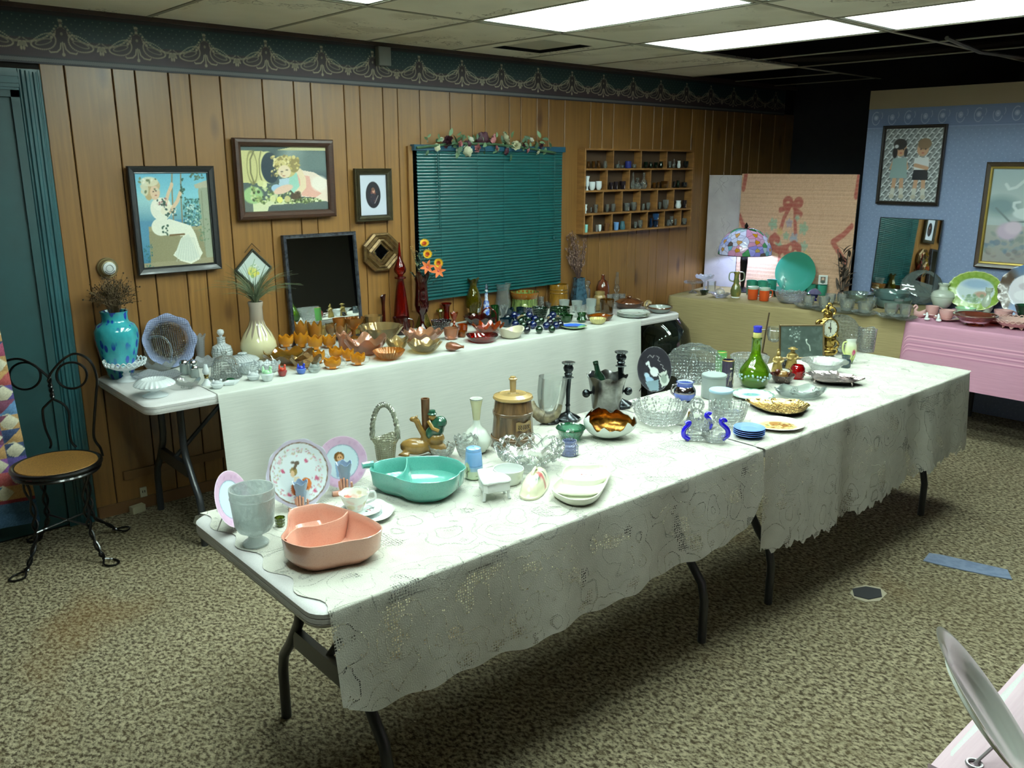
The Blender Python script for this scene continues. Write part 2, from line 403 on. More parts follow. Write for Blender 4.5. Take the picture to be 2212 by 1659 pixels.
struct(add(MB().box(-2.5, 7.6, -8, .05, -.05, 0), 'floor', carpet(), smooth=False))
# ceiling: lay-in tiles in a grid, some of them missing at the far end
ceil = struct(empty('ceiling'))
def tilemat():
    t = NT('ceiling tile'); b = t.n('ShaderNodeBsdfPrincipled', Roughness=.9)
    oi = t.n('ShaderNodeObjectInfo'); v = t.coord('Object'); ad = t.n('ShaderNodeVectorMath', _operation='ADD'); t.set(ad, 'i0', v); t.set(ad, 'i1', t.n('ShaderNodeCombineXYZ', X=t.math('MULTIPLY', oi.outputs['Random'], 40)))
    n = t.noise(3.2, ad.outputs[0], 5, .6); n0 = t.noise(1.6, ad.outputs[0], 2)
    ring = t.math('SUBTRACT', 1, t.ramp(t.math('ABSOLUTE', t.math('SUBTRACT', n, .53)), 0, .012)); msk = t.ramp(n0, .5, .58)
    c = t.mix(t.ramp(t.noise(1.3, ad.outputs[0], 3), .35, .7), L4('f0ecda'), L4('d8d2bc'))
    c = t.mix(t.math('MULTIPLY', t.math('MULTIPLY', ring, msk), .85), c, L4('5b4a2a'))
    c = t.mix(t.math('MULTIPLY', t.math('MULTIPLY', t.ramp(n, .53, .6), msk), .3), c, L4('8b7c58'))
    t.set(b, 'Base Color', c); t.set(b, 'Normal', t.bump(t.noise(180, v, 2), .25, .004)); return t.surf(b)
TILE = tilemat(); BAR = M('grid bar', '8f8b78', .6); X0 = 1.6575; ROWS = [0.0, -.95, -2.17, -3.39, -4.61, -5.83, -7.05, -8.0]
lights = {(0, 1): 4, (0, 2): 3, (-2, 2): 4, (2, 1): 4, (2, 2): 2, (4, 1): 2, (4, 2): 4}  # unseen farthest-left light and its neighbour are added to brighten the near table
def tmesh(d):
    b = MB().box(-.298, .298, -d+.005, -.005, 0, .012); b.box(-.29, .29, -d+.012, -.012, -.004, 0); return b.mesh('ceiling_tile', TILE, False)
TM = {}
hole = set()
for c in range(5, 10): hole |= {(c, 1), (c, 2)}
hole |= {(7, 0), (8, 0), (9, 0), (6, 2), (5, 3), (6, 3), (7, 3), (8, 3), (9, 3)}; hole -= {(5, 1)} if False else set()
for r_ in range(7):
    d = round(ROWS[r_]-ROWS[r_+1], 3)
    if d not in TM: TM[d] = tmesh(d)
    for c in range(-7, 10):
        if (c, r_) in lights or (c, r_) in hole or (c, r_) == (3, 0): continue
        add(TM[d], 'ceiling_tile', None, ceil, (X0+.61*c+.305, ROWS[r_], HC+.002))
for c in range(-7, 11):
    x = X0+.61*c; ye = -8 if c <= 7 else -.95
    add(MB().box(x-.011, x+.011, ye, 0, HC-.004, HC+.002), 'grid_bar', BAR, ceil, smooth=False)
for y in ROWS[1:-1]: add(MB().box(-2.5, 7.2, y-.011, y+.011, HC-.005, HC+.001), 'grid_bar', BAR, ceil, smooth=False)
PLEN = M('dark plenum', '0d0b09', .95)
struct(add(MB().box(-2.5, 7.6, -8, .05, 3.2, 3.25), 'trim_3', PLEN, smooth=False))
for (q0, q1, r0, nm, lb) in (((1735, 152), (2212, 118), .022, 'pipe', 'dark sagging pipe across the open ceiling, nearer the end wall'), ((1690, 128), (2212, 88), .03, 'pipe', 'dark brown pipe across the open ceiling, nearer the lights')):
    a, b = at(*q0, z=2.6), at(*q1, z=2.6)
    tag(add(MB().tube([a, (a+b)/2+np.array([0, 0, -.03]), b], r0, 8), nm, M('rusty pipe', '2c2118', .7)), lb, 'pipe')
a, b = at(2045, 82, z=HC), at(2212, 125, z=HC)
tag(add(MB().tube([a, a*.6+b*.4+np.array([0, 0, -.03]), b], .012, 6), 'loose_grid_bar', M('grey bar', '6c6a60', .6)), 'loose grey ceiling bar bent down at the hole in the ceiling', 'bar')
# square air vent in the tile beside the wall
vx0, vx1 = X0+.61*3, X0+.61*4
b = MB(); ox0, ox1, oy0, oy1 = vx0+.1, vx1-.1, -.72, -.26
b.box(vx0+.006, vx1-.006, oy1, -.006, HC-.002, HC+.012).box(vx0+.006, vx1-.006, -.944, oy0, HC-.002, HC+.012).box(vx0+.006, ox0, oy0, oy1, HC-.002, HC+.012).box(ox1, vx1-.006, oy0, oy1, HC-.002, HC+.012)
add(b, 'ceiling_tile', TILE, ceil, smooth=False)
v = thing('air_vent', 'square ceiling air vent with a dark gap round its plate', 'vent', ((ox0+ox1)/2, (oy0+oy1)/2, HC))
hw, hd = (ox1-ox0)/2, (oy1-oy0)/2
add(MB().box(-hw, hw, -hd, hd, .13, .14).box(-hw, -hw+.004, -hd, hd, 0, .13).box(hw-.004, hw, -hd, hd, 0, .13).box(-hw, hw, -hd, -hd+.004, 0, .13).box(-hw, hw, hd-.004, hd, 0, .13), 'duct', PLEN, v, smooth=False)
add(MB().cbox(-hw+.05, hw-.05, -hd+.05, hd-.05, .01, .016), 'plate', M('vent plate', 'b9b5a2', .6), v, smooth=False)
# open fluorescent troffers
WPAN = M('white enamel', 'f2f5f0', .45); TUBE = M('lit tube', 'ffffff', .4, emit=((1, 1, 1), 1.0))
e_ = TUBE.node_tree.nodes['Principled BSDF']; e_.inputs['Emission Color'].default_value = TUBE_COL+(1,); e_.inputs['Emission Strength'].default_value = TUBE_POWER
pos = {(0, 2): 'running on from the light nearest the door', (-2, 2): 'farthest left, out over the near table end', (0, 1): 'nearest the door, its corner just in the top of the picture', (2, 1): 'above the blind, lit brightest', (2, 2): 'running on from the light above the blind', (4, 1): 'half lit beside the ceiling hole, nearer the panelled wall', (4, 2): 'at the ceiling hole, farther from the panelled wall'}
for (c, r_), n in lights.items():
    x0, x1, y1, y0 = X0+.61*c+.014, X0+.61*(c+1)-.014, ROWS[r_]-.014, ROWS[r_+1]+.014
    f = thing('ceiling_light', 'open fluorescent ceiling light '+pos[(c, r_)], 'light', ((x0+x1)/2, (y0+y1)/2, HC), group='fluorescent ceiling lights')
    W2, D2 = (x1-x0)/2, (y1-y0)/2; T_ = .135
    add(MB().box(-W2, W2, -D2, D2, T_, T_+.01).box(-W2, -W2+.01, -D2, D2, 0, T_).box(W2-.01, W2, -D2, D2, 0, T_).box(-W2, W2, -D2, -D2+.03, 0, T_).box(-W2, W2, D2-.03, D2, 0, T_), 'housing', WPAN, f, smooth=False)
    rx = {4: [-.2, -.075, .075, .2], 3: [-.18, 0, .18], 2: [-.07, .17]}[n]
    if n == 2: add(MB().box(-.2, -.14, -D2+.03, D2-.03, .095, .13), 'ballast_cover', WPAN, f, smooth=False)
    for q in rx:
        add(MB().tube([(q, -D2+.05, .092), (q, D2-.05, .092)], .019, 10), 'tube', TUBE, f)
# blue papered partition at the end
px, py0, py1, pz = 6.5, -4.3, -1.228, 2.272
part = struct(add(MB().box(px, px+.1, py0, py1, 0, pz), 'wall_right', M('panel edge cream', 'b7aa8c', .7), smooth=False))
def wallpaper():
    t = NT('blue wallpaper'); b = t.n('ShaderNodeBsdfPrincipled', Roughness=.7)
    v = t.coord('Object', (1, 1, 1), (math.radians(45), 0, 0)); d = t.vor(26.5, v, 0.0)
    c = t.mix(t.ramp(t.noise(60, t.coord()), .3, .7), L4('8494b4'), L4('7b8bab')); c = t.mix(t.math('MULTIPLY', t.ramp(d, .22, .13), .8), c, L4('a9bbdb')); 
    t.set(b, 'Base Color', c); return t.surf(b)
add(MB().box(px-.003, px, py0, py1, 0, 2.0), 'wallpaper', wallpaper(), part, smooth=False)
def bluestrip():
    c = CV(120, 60, '7585ab'); c.vg('7181a6', '7181a6', 0, .1); c.vg('8d9cc0', '8d9cc0', .93, 1); c.vg('66769c', '66769c', .90, .93)
    g = 'aab4cf'
    for cx_, k in ((.25, 0), (.75, 1)):
        for q in range(9):
            a = q/9*2*math.pi; c.e(cx_+.05*math.cos(a), .45+.11*math.sin(a)*(1 if k else .8), .022, .05, g, rot=a, op=.9)
        c.e(cx_, .45, .03, .06, 'c3cbe0')
        c.l([(cx_+.12*math.cos(a), .48+.32*math.sin(a)) for a in np.linspace(.3, 3.6 if k else 5.2, 14)], .010, g)
        c.l([(cx_+.17, .2), (cx_+.2, .35), (cx_+.17, .5)], .008, g)
    return c
sb, sc_ = sheet(bluestrip(), .24, .14); sm_ = sb.mesh('border_strip', PM('printed blue strip', .6), False, sc_)
for i in range(13): add(sm_, 'border_strip', None, part, (px-.004, py1-.12-.24*i, 2.07), rot=(0, 0, -math.pi/2))
add(MB().box(px-.008, px, py0, py1, 2.14, pz), 'top_board', M('cream board', '98876a', .7), part, smooth=False)
# ================================================================== folding tables and their cloths
TA_O, TA_R = np.array([1.2098, -.7368]), -.0191
TB_O, TB_R = np.array([.8569, -2.7863]), -.0212
TC_O, TC_R = np.array([5.42, -.27]), -1.40
TD_O, TD_R = np.array([5.68, -2.02]), -1.5708-.02
TE_O, TE_R = np.array([1.40, -3.949]), 0.0
TW, TL = .762, 1.83
PLASTIC = M('white plastic', 'd8d6d4', .45, noise=(300, 'c9c7c6', .3, .7), bump=('n', 260, .12, .002))
LEG = M('dark leg paint', '23262a', .4, coat=.2)
def rrect(x0, x1, y0, y1, r, n=5):
    P = []
    for cx_, cy_, a0 in ((x1-r, y1-r, 0), (x0+r, y1-r, 90), (x0+r, y0+r, 180), (x1-r, y0+r, 270)):
        P += [(cx_+r*math.cos(math.radians(a0+90*i/n)), cy_+r*math.sin(math.radians(a0+90*i/n))) for i in range(n+1)]
    return P
WA = .728
def folding_table(label, O, rz, L, group, TW=TW):
    t = thing('folding_table', label, 'table', (O[0], O[1], 0), rz, group)
    b = MB(); o = np.array([L/2, TW/2]); rings = [(-.012, TT-.045), (-.002, TT-.044), (0, TT-.036), (-.003, TT-.0345), (0, TT-.033), (0, TT-.022), (-.003, TT-.0205), (0, TT-.019), (0, TT-.008), (-.008, TT)]
    V = []
    for ins, z in rings: V += [(x, y, z) for x, y in rrect(-ins, L+ins, -ins, TW+ins, .055)]
    n = 24; f = [(k*n+i, k*n+(i+1) % n, (k+1)*n+(i+1) % n, (k+1)*n+i) for k in range(len(rings)-1) for i in range(n)]
    f += [tuple(range(n-1, -1, -1)), tuple((len(rings)-1)*n+i for i in range(n))]; b.add(V, f)
    add(b, 'tabletop', PLASTIC, t)
    for x in (.22, L-.22):
        for sy, yf, yt in ((-1, .075, .23), (1, TW-.075, TW-.23)):
            add(MB().tube([(x, yt, TT-.045), (x, yt, .46), (x, yt-(yt-yf)*.12, .40), (x, yt-(yt-yf)*.55, .30), (x, yf+(yt-yf)*.1, .235), (x, yf, .17), (x, yf, .0)], .0165, 10), 'leg', LEG, t)
        add(MB().box(x-.012, x+.012, .19, TW-.19, .31, .37), 'crossbar', LEG, t, smooth=False)
        add(MB().box(x-.03, x+.03, .2, TW-.2, TT-.055, TT-.045), 'leg_mount', LEG, t, smooth=False)
        s = 1 if x < 1 else -1
        add(MB().tube([(x, TW/2, .36), (x+s*.36, TW/2, TT-.05)], .011, 8), 'brace', LEG, t)
    return t
def loc2(O, rz, u, v): return np.array([O[0]+u*math.cos(rz)-v*math.sin(rz), O[1]+u*math.sin(rz)+v*math.cos(rz)])
folding_table('white plastic folding table against the panelled wall, end by the door', TA_O, TA_R, TL, 'white folding tables', WA)
folding_table('white plastic folding table along the panelled wall, end near the tan cloth', loc2(TA_O, TA_R, TL+.004, 0), TA_R, TL, 'white folding tables', WA)
folding_table('white plastic folding table under lace, nearest in the middle of the room', TB_O, TB_R, TL, 'white folding tables')
folding_table('white plastic folding table under lace, far half of the middle pair', loc2(TB_O, TB_R, TL+.004, 0), TB_R, TL, 'white folding tables')
folding_table('folding table hidden under the tan cloth at the room end', TC_O, TC_R, 1.70, 'white folding tables')
folding_table('folding table hidden under the pink cloth by the blue wall', TD_O, TD_R, TL, 'white folding tables')
folding_table('folding table under pale pink cloth at the lower right corner', (TE_O[0], TE_O[1]-TW), TE_R, TL, 'white folding tables')
def lace(name, dens=1.0):
    t = NT(name); uv = t.n('ShaderNodeTexCoord').outputs['UV']
    def mp(s): m = t.n('ShaderNodeMapping'); t.set(m, 'Vector', uv); m.inputs['Scale'].default_value = (s, s, s); return m.outputs[0]
    wob = t.n('ShaderNodeVectorMath', _operation='MULTIPLY_ADD'); nz = t.n('ShaderNodeTexNoise', Scale=7.0, Detail=2.0); t.set(nz, 'Vector', uv)
    t.set(wob, 'i0', nz.outputs[1]); wob.inputs[1].default_value = (.13, .13, 0); t.set(wob, 'i2', uv); wv = wob.outputs[0]
    d = t.vor(8.0, wv, .85); ring = t.math('ABSOLUTE', t.math('SUBTRACT', t.math('FRACT', t.math('MULTIPLY', d, 4.2)), .5))
    line = t.ramp(ring, .060, .042)                                       # scrolling contour lines
    hl = t.ramp(t.vor(175, uv, .25), .40, .28)                           # little round holes that make up the lines
    cl = t.ramp(t.noise(6.5, uv, 2), .585, .61); dots = t.ramp(t.vor(125, uv, .3), .38, .28)
    sprig = t.math('MULTIPLY', t.ramp(t.vor(26, wv, 1.0), .16, .12), t.ramp(t.noise(4.0, uv, 1), .50, .54))
    msk = t.ramp(t.noise(2.3, uv, 1), .40, .46)
    hole = t.math('MAXIMUM', t.math('MULTIPLY', t.math('MULTIPLY', line, hl), msk), t.math('MULTIPLY', cl, dots))
    hole = t.math('MAXIMUM', hole, t.math('MULTIPLY', sprig, t.ramp(t.vor(120, uv, .4), .46, .38)))
    hole = t.math('MULTIPLY', hole, dens, clamp=True)
    net = t.math('MULTIPLY', t.ramp(t.noise(420, uv, 1), .55, .7), .12)
    c = t.mix(t.ramp(t.noise(14, uv, 3), .35, .7), L4('c9c8bd'), L4('bcbbb0')); c = t.mix(t.math('MULTIPLY', t.math('MULTIPLY', t.ramp(ring, .055, .03), t.ramp(t.vor(130, uv, .25), .5, .3)), .6), c, L4('85867a'))
    df = t.n('ShaderNodeBsdfDiffuse', Color=c); tl = t.n('ShaderNodeBsdfTranslucent', Color=c); bd = t.n('ShaderNodeMixShader', i0=.06, i1=df, i2=tl)
    for q in (df,): t.set(q, 'Normal', t.bump(t.math('ADD', t.noise(260, uv, 2), t.math('MULTIPLY', line, .4)), .35, .004))
    tr = t.n('ShaderNodeBsdfTransparent')
    return t.surf(t.n('ShaderNodeMixShader', i0=t.math('MAXIMUM', hole, net), i1=bd, i2=tr))
def cloth_mat(name, col, c2, trans=.18, weave=500, stripe=None):
    t = NT(name); uv = t.n('ShaderNodeTexCoord').outputs['UV']
    m = t.n('ShaderNodeMapping'); t.set(m, 'Vector', uv); m.inputs['Scale'].default_value = (6, 160, 1)
    c = t.mix(t.ramp(t.noise(1.0, m.outputs[0], 3), .35, .7), L4(col), L4(c2))
    if stripe:
        sx = t.n('ShaderNodeSeparateXYZ'); t.set(sx, 0 if False else 'Vector', uv)
        for v0, v1, sc in stripe: c = t.mix(t.math('MULTIPLY', t.math('MULTIPLY', t.math('GREATER_THAN', sx.outputs[1], v0), t.math('LESS_THAN', sx.outputs[1], v1)), .8), c, L4(sc))
    df = t.n('ShaderNodeBsdfDiffuse', Color=c); tl = t.n('ShaderNodeBsdfTranslucent', Color=c); t.set(df, 'Normal', t.bump(t.noise(weave, uv, 2), .2, .003))
    return t.surf(t.n('ShaderNodeMixShader', i0=trans, i1=df, i2=tl))
def cloth(name, label, cat, O, rz, mat, u0, u1, hang, v0=.0, v1=TW, ends='', amp=.02, kf=9.0, du=.012, dz=.02, seed=1, hem=None, lip=.006, top_u0=None, sag=0.0, skew=None, group=None):
    # u0..u1 along the table, v0 front .. v1 back; ends: which ends the skirt turns round ('l', 'r'); hang(s) drop at path position s
    g = random.Random(seed); ph = [g.uniform(0, 6.28) for _ in range(6)]; fr = [kf*g.uniform(.6, 1.7) for _ in range(3)]
    ZT = TT+.003; b = MB(); UV = []
    path = []
    R_ = .05 if ends else 0
    if 'l' in ends:
        n = int((v1-v0-R_)/du); path += [(u0-lip, v1-(v1-v0-R_)*i/n, -1, 0) for i in range(n)]
        path += [(u0-lip+(R_+lip)*(1-math.cos(a)), v0-lip+(R_+lip)*(1-math.sin(a)), -math.cos(a), -math.sin(a)) for a in np.linspace(0, math.pi/2, 7)]
    else: path += [(u0, v0-lip, 0, -1)]
    ue = u1-R_ if 'r' in ends else u1; us = path[-1][0]; n = int((ue-us)/du)
    path += [(us+(ue-us)*(i+1)/n, v0-lip, 0, -1) for i in range(n)]
    if 'r' in ends:
        path += [(u1+lip-(R_+lip)*(1-math.sin(a)), v0-lip+(R_+lip)*(1-math.cos(a)), math.sin(a), -math.cos(a)) for a in np.linspace(0, math.pi/2, 7)[1:]]
        n = int((v1-v0-R_)/du); path += [(u1+lip, v0+R_+(v1-v0-R_)*(i+1)/n, 1, 0) for i in range(n)]
    S = [0.0]
    for a, c in zip(path[:-1], path[1:]): S.append(S[-1]+math.hypot(c[0]-a[0], c[1]-a[1]))
    nv = int(max(hang(s) for s in S)/dz)+1
    X = np.zeros((nv+3, len(path), 3)); U = np.zeros((nv+3, len(path), 2))
    for j, (q, s) in enumerate(zip(path, S)):
        H = hang(s); fold = sum(math.sin(fr[k]*s*6.28/ (1+.0)+ph[k])*(1, .6, .4)[k] for k in range(3))/2
        for i in range(nv+3):
            if i == 0: off, z = -lip*1.2, ZT
            elif i == 1: off, z = -lip*.3, ZT-.0008
            elif i == 2: off, z = 0, ZT-lip
            else:
                d = H*(i-2)/nv; off = amp*(d/.35)**.8*(.75+fold)+.01*(d/.3); z = ZT-lip-d
                if hem and i == nv+2: z += hem(s)
            X[i, j] = (q[0]+q[2]*off, q[1]+q[3]*off, z)
            U[i, j] = (q[0]-q[2]*max(0, ZT-z), q[1]+q[3]*max(0, ZT-z)) if q[2] else (q[0], q[1]-max(0, ZT-z))
    if skew: X[..., 0] += skew(X[..., 0], ZT-X[..., 2])
    b.grid(X); b.f = [q[::-1] for q in b.f]; UV.append(U.reshape(-1, 2))
    nt_ = int((u1-u0)/.02); na = int((v1-v0)/.02); T_ = np.zeros((na+1, nt_+1, 3))
    for i in range(na+1):
        v = v0+(v1-v0)*i/na; uu0 = top_u0(v) if top_u0 else u0
        for j in range(nt_+1): T_[i, j] = (uu0+(u1-uu0)*j/nt_, v, ZT+.0008*math.sin(j*.9+i*.35))
    b.grid(T_); UV.append(T_[..., :2].reshape(-1, 2))
    o = add(b, name, mat, None, (O[0], O[1], 0), rz, uv=np.concatenate(UV), smooth=2)
    return tag(o, label, cat, group)
WHITE = cloth_mat('white cotton', 'e3e6de', 'd8dcd4', .25)
u0 = float(np.dot(at(458, 847, z=TT)[:2]-TA_O, [math.cos(TA_R), math.sin(TA_R)])); u1 = float(np.dot(at(1383, 691, z=TT)[:2]-TA_O, [math.cos(TA_R), math.sin(TA_R)]))
cloth('tablecloth', 'plain white cotton tablecloth hanging low from the wall tables', 'tablecloth', TA_O, TA_R, WHITE, u0, u1, lambda s: .66, amp=.014, kf=2.2, seed=4, lip=.008, v1=WA-.004)
LACE1, LACE2 = lace('cream lace'), lace('white lace', 1.0)
h1 = lambda s: .285+.02*math.sin(s*2.2)+.05*max(0, 1-s/.12)**2*-1+(-.12*max(0, (s-1.60)/.17)**2 if s > 1.60 else 0)
wl = lambda v: .03+.016*math.sin(v/.762*2*math.pi*4.5)
cloth('lace_tablecloth', 'cream floral lace tablecloth on the nearest table', 'tablecloth', TB_O, TB_R, LACE1, .03, 1.80, h1, amp=.022, kf=1.7, seed=9, hem=lambda s: .006*math.sin(s*40), top_u0=wl, skew=lambda x, d: .03*np.clip(d, 0, 1)*(x < .05)+.014*np.sin(d*42)*(x < .02), group='lace tablecloths')
cloth('lace_tablecloth', 'white gathered lace tablecloth with ragged hem on the far middle table', 'tablecloth', TB_O, TB_R, LACE2, 1.815, 3.655, lambda s: .40+.02*math.sin(s*3)-(.10*min(1, (s-1.8)/.3) if s > 1.8 else 0), ends='r', amp=.028, kf=3.0, seed=5, hem=lambda s: .011*math.sin(s*70)+.007*math.sin(s*171), group='lace tablecloths')
# the back corner of the cream lace that hangs over the far side
LC = MB(); n = 10; X = np.zeros((8, n+1, 3))
for i in range(8):
    for j in range(n+1):
        u = .02+.25*j/n; hh = .085*math.sin(math.pi*min(1, (j+.6)/(n*.9)))**.6 if j < n else 0
        X[i, j] = (u, TW+.008+.004*i, TT-(.004+hh*i/7))
LC.grid(X)
for o in bpy.data.objects:
    if o.get('label', '').startswith('cream floral lace'): add(LC, 'back_corner', LACE1, o, uv=X[..., [0, 2]].reshape(-1, 2))
TAN = cloth_mat('tan linen', '9a8b66', '8c7e5b', .06)
cloth('tablecloth', 'tan linen tablecloth on the table under the stained glass lamp', 'tablecloth', TC_O, TC_R, TAN, -.004, 1.79, lambda s: .46-(.16*max(0, (s-2.3)/.3) if s > 2.3 else 0), ends='l', amp=.014, kf=1.6, seed=3, lip=.014)
PINK = cloth_mat('pink cotton', 'cf9ab0', 'c590a6', .1, stripe=[(-v-.008, -v, 'e9b3c9' if k % 2 == 0 else 'b77a95') for k, v in enumerate((.10, .11, .12, .145, .155, .165, .185, .195))])
cloth('tablecloth', 'rose pink tablecloth with woven stripes by the blue wall', 'tablecloth', TD_O, TD_R, PINK, -.004, 1.82, lambda s: .37, ends='l', amp=.010, kf=1.2, seed=6, lip=.014)
PALE = cloth_mat('pale pink sheet', 'e6cdd6', 'dfc3ce', .1)
b = MB(); x0, y0 = TE_O; X = np.zeros((26, 60, 3))
for i in range(26):
    for j in range(60):
        v = i/25*.80; dr = max(0, .012-v)*1.2; X[i, j] = (x0-.008+1.8*j/59, y0+.008-v, TT+.004+.0012*math.sin(j*.5+i*.9)-dr)
X2 = np.zeros((14, 60, 3))
for i in range(14):
    for j in range(60): d = i/13*.3; X2[i, j] = (x0-.008+1.8*j/59, y0+.008+.012*(d/.3)*(1+math.sin(j*.6)), TT+.004-.0144-d)
X3 = np.zeros((14, 26, 3))
for i in range(14):
    for j in range(26): d = i/13*.3; X3[i, j] = (x0-.008-.012*(d/.3)*(1+math.sin(j*.7)), y0+.008-j/25*.8, TT-.0-d)
b.grid(X).grid(X2).grid(X3)
tag(add(b, 'tablecloth', PALE, uv=np.concatenate([X[..., :2].reshape(-1, 2), X2[..., [0, 2]].reshape(-1, 2), X3[..., [1, 2]].reshape(-1, 2)]), smooth=2), 'pale pink tablecloth at the lower right corner of the view', 'tablecloth')
# ================================================================== shared builders for the small things
def open_(outer, th=.06, floor=.06):
    # outer wall from the bottom up -> closed vessel with an inner wall
    o = [(0, 0)] if outer[0][0] > 0 else []
    inn = [(max(r-th, .004), z) for r, z in reversed(outer) if z > floor+.01]
    inn = [(inn[0][0], outer[-1][1]-.004)]+inn[1:]
    return o+list(outer)+inn+[(max(inn[-1][0]*.9, .003), floor), (0, floor)]
def bowlp(rb=.45, k=.55, n=7, th=.05, floor=.1, flare=0):
    out = [(rb, 0)]
    for i in range(1, n+1):
        t = i/n; out.append((rb+(1-rb)*(t**k)*(1-flare)+(1-rb)*flare*t**4, t))
    return open_(out, th, floor)
def platep(well=.6, foot=.5, th=.16): return [(0, .0), (foot, 0), (foot+.04, .12), (well, .2), (.985, .84), (1, .93), (.985, 1), (.97, .99), (well+.02, .2+th+.14), (well-.06, .2+th), (0, .2+th)]
def baser(p): return next((r for r, z in p if r > .02), .5)
def rimr(p): return max(p, key=lambda q: q[1])[0]
def V(name, label, cat, box, prof, mat, z=TZ, n=28, rip=None, ruf=None, ell=(1, 1), rz=0.0, group=None, rb=None, rt=None, tw=0, col=None, grow=1.0, parent=None):
    P, R, h = BB(*box, rb if rb is not None else baser(prof), rt if rt is not None else rimr(prof), z)
    o = add(MB().lathe(prof, R*grow, h, n, rip, ruf, ell, tw=tw), name, mat, parent, P, rz, col=col)
    if parent is None: tag(o, label, cat, group)
    return o, R, h, P
def sub(par, name, prof, mat, R, h, z=0, n=20, rip=None, ruf=None, ell=(1, 1), off=(0, 0), col=None, rot=None):
    return add(MB().lathe(prof, R, h, n, rip, ruf, ell), name, mat, par, (off[0], off[1], z), rot=rot, col=col)
RCAM = -YAW   # a thing turned by RCAM has its x axis along the picture's horizontal
def handle(par, mat, pts, r, name='handle', rz=RCAM):
    # pts: (sideways, up) in metres, sideways along the picture's horizontal
    q = smooth_path([(a, 0, b) for a, b in pts], 4)
    return add(MB().tube(q, r, 7), name, mat, par, rz=rz)
def smooth_path(P, k=4, closed=False):
    P = [np.array(p, float) for p in P]; n = len(P); out = []
    rng = range(n if closed else n-1)
    for i in rng:
        p0, p1, p2, p3 = (P[(i-1) % n], P[i], P[(i+1) % n], P[(i+2) % n]) if closed else (P[max(i-1, 0)], P[i], P[i+1], P[min(i+2, n-1)])
        for j in range(k):
            t = j/k; out.append(.5*((2*p1)+(-p0+p2)*t+(2*p0-5*p1+4*p2-p3)*t*t+(-p0+3*p1-3*p2+p3)*t**3))
    if not closed: out.append(P[-1])
    return out
def frame_mb(W, H, prof):
    # moulding ring in the xz plane facing -y: prof of (inset, forward)
    b = MB(); V_ = []
    for d, y in prof: V_ += [(-W/2+d, -y, -H/2+d), (W/2-d, -y, -H/2+d), (W/2-d, -y, H/2-d), (-W/2+d, -y, H/2-d)]
    return b.add(V_, [(k*4+i, k*4+(i+1) % 4, k*4+4+(i+1) % 4, k*4+4+i) for k in range(len(prof)-1) for i in range(4)])
def rect_on(c4, **pl):
    P = [at(*c, **pl) for c in c4]; TLc, TRc, BRc, BLc = P
    ctr = sum(P)/4; W = (np.linalg.norm(TRc-TLc)+np.linalg.norm(BRc-BLc))/2; H = (np.linalg.norm(TLc-BLc)+np.linalg.norm(TRc-BRc))/2
    return ctr, W, H
def wallpic(label, cat, c4, prof, fmat, cv, rz=0.0, tilt=0.0, glaze=True, name='framed_picture', prough=.35, bk='4a3826', **pl):
    ctr, W, H = rect_on(c4, **pl)
    t = thing(name, label, cat, ctr, rot=(tilt, 0, rz))
    add(frame_mb(W, H, prof), 'frame', fmat, t, smooth=False)
    add(MB().box(-W/2+.004, W/2-.004, -.004, .0, -H/2+.004, H/2-.004), 'backing', M('board '+bk, bk, .8), t, smooth=False)
    d = prof[-1][0]
    b, c = sheet(cv, W-2*d+.004, H-2*d+.004); add(b, 'print', PM('print %.2f' % prough, prough, .3), t, (0, -.006, 0), smooth=False, col=c)
    return t, W, H
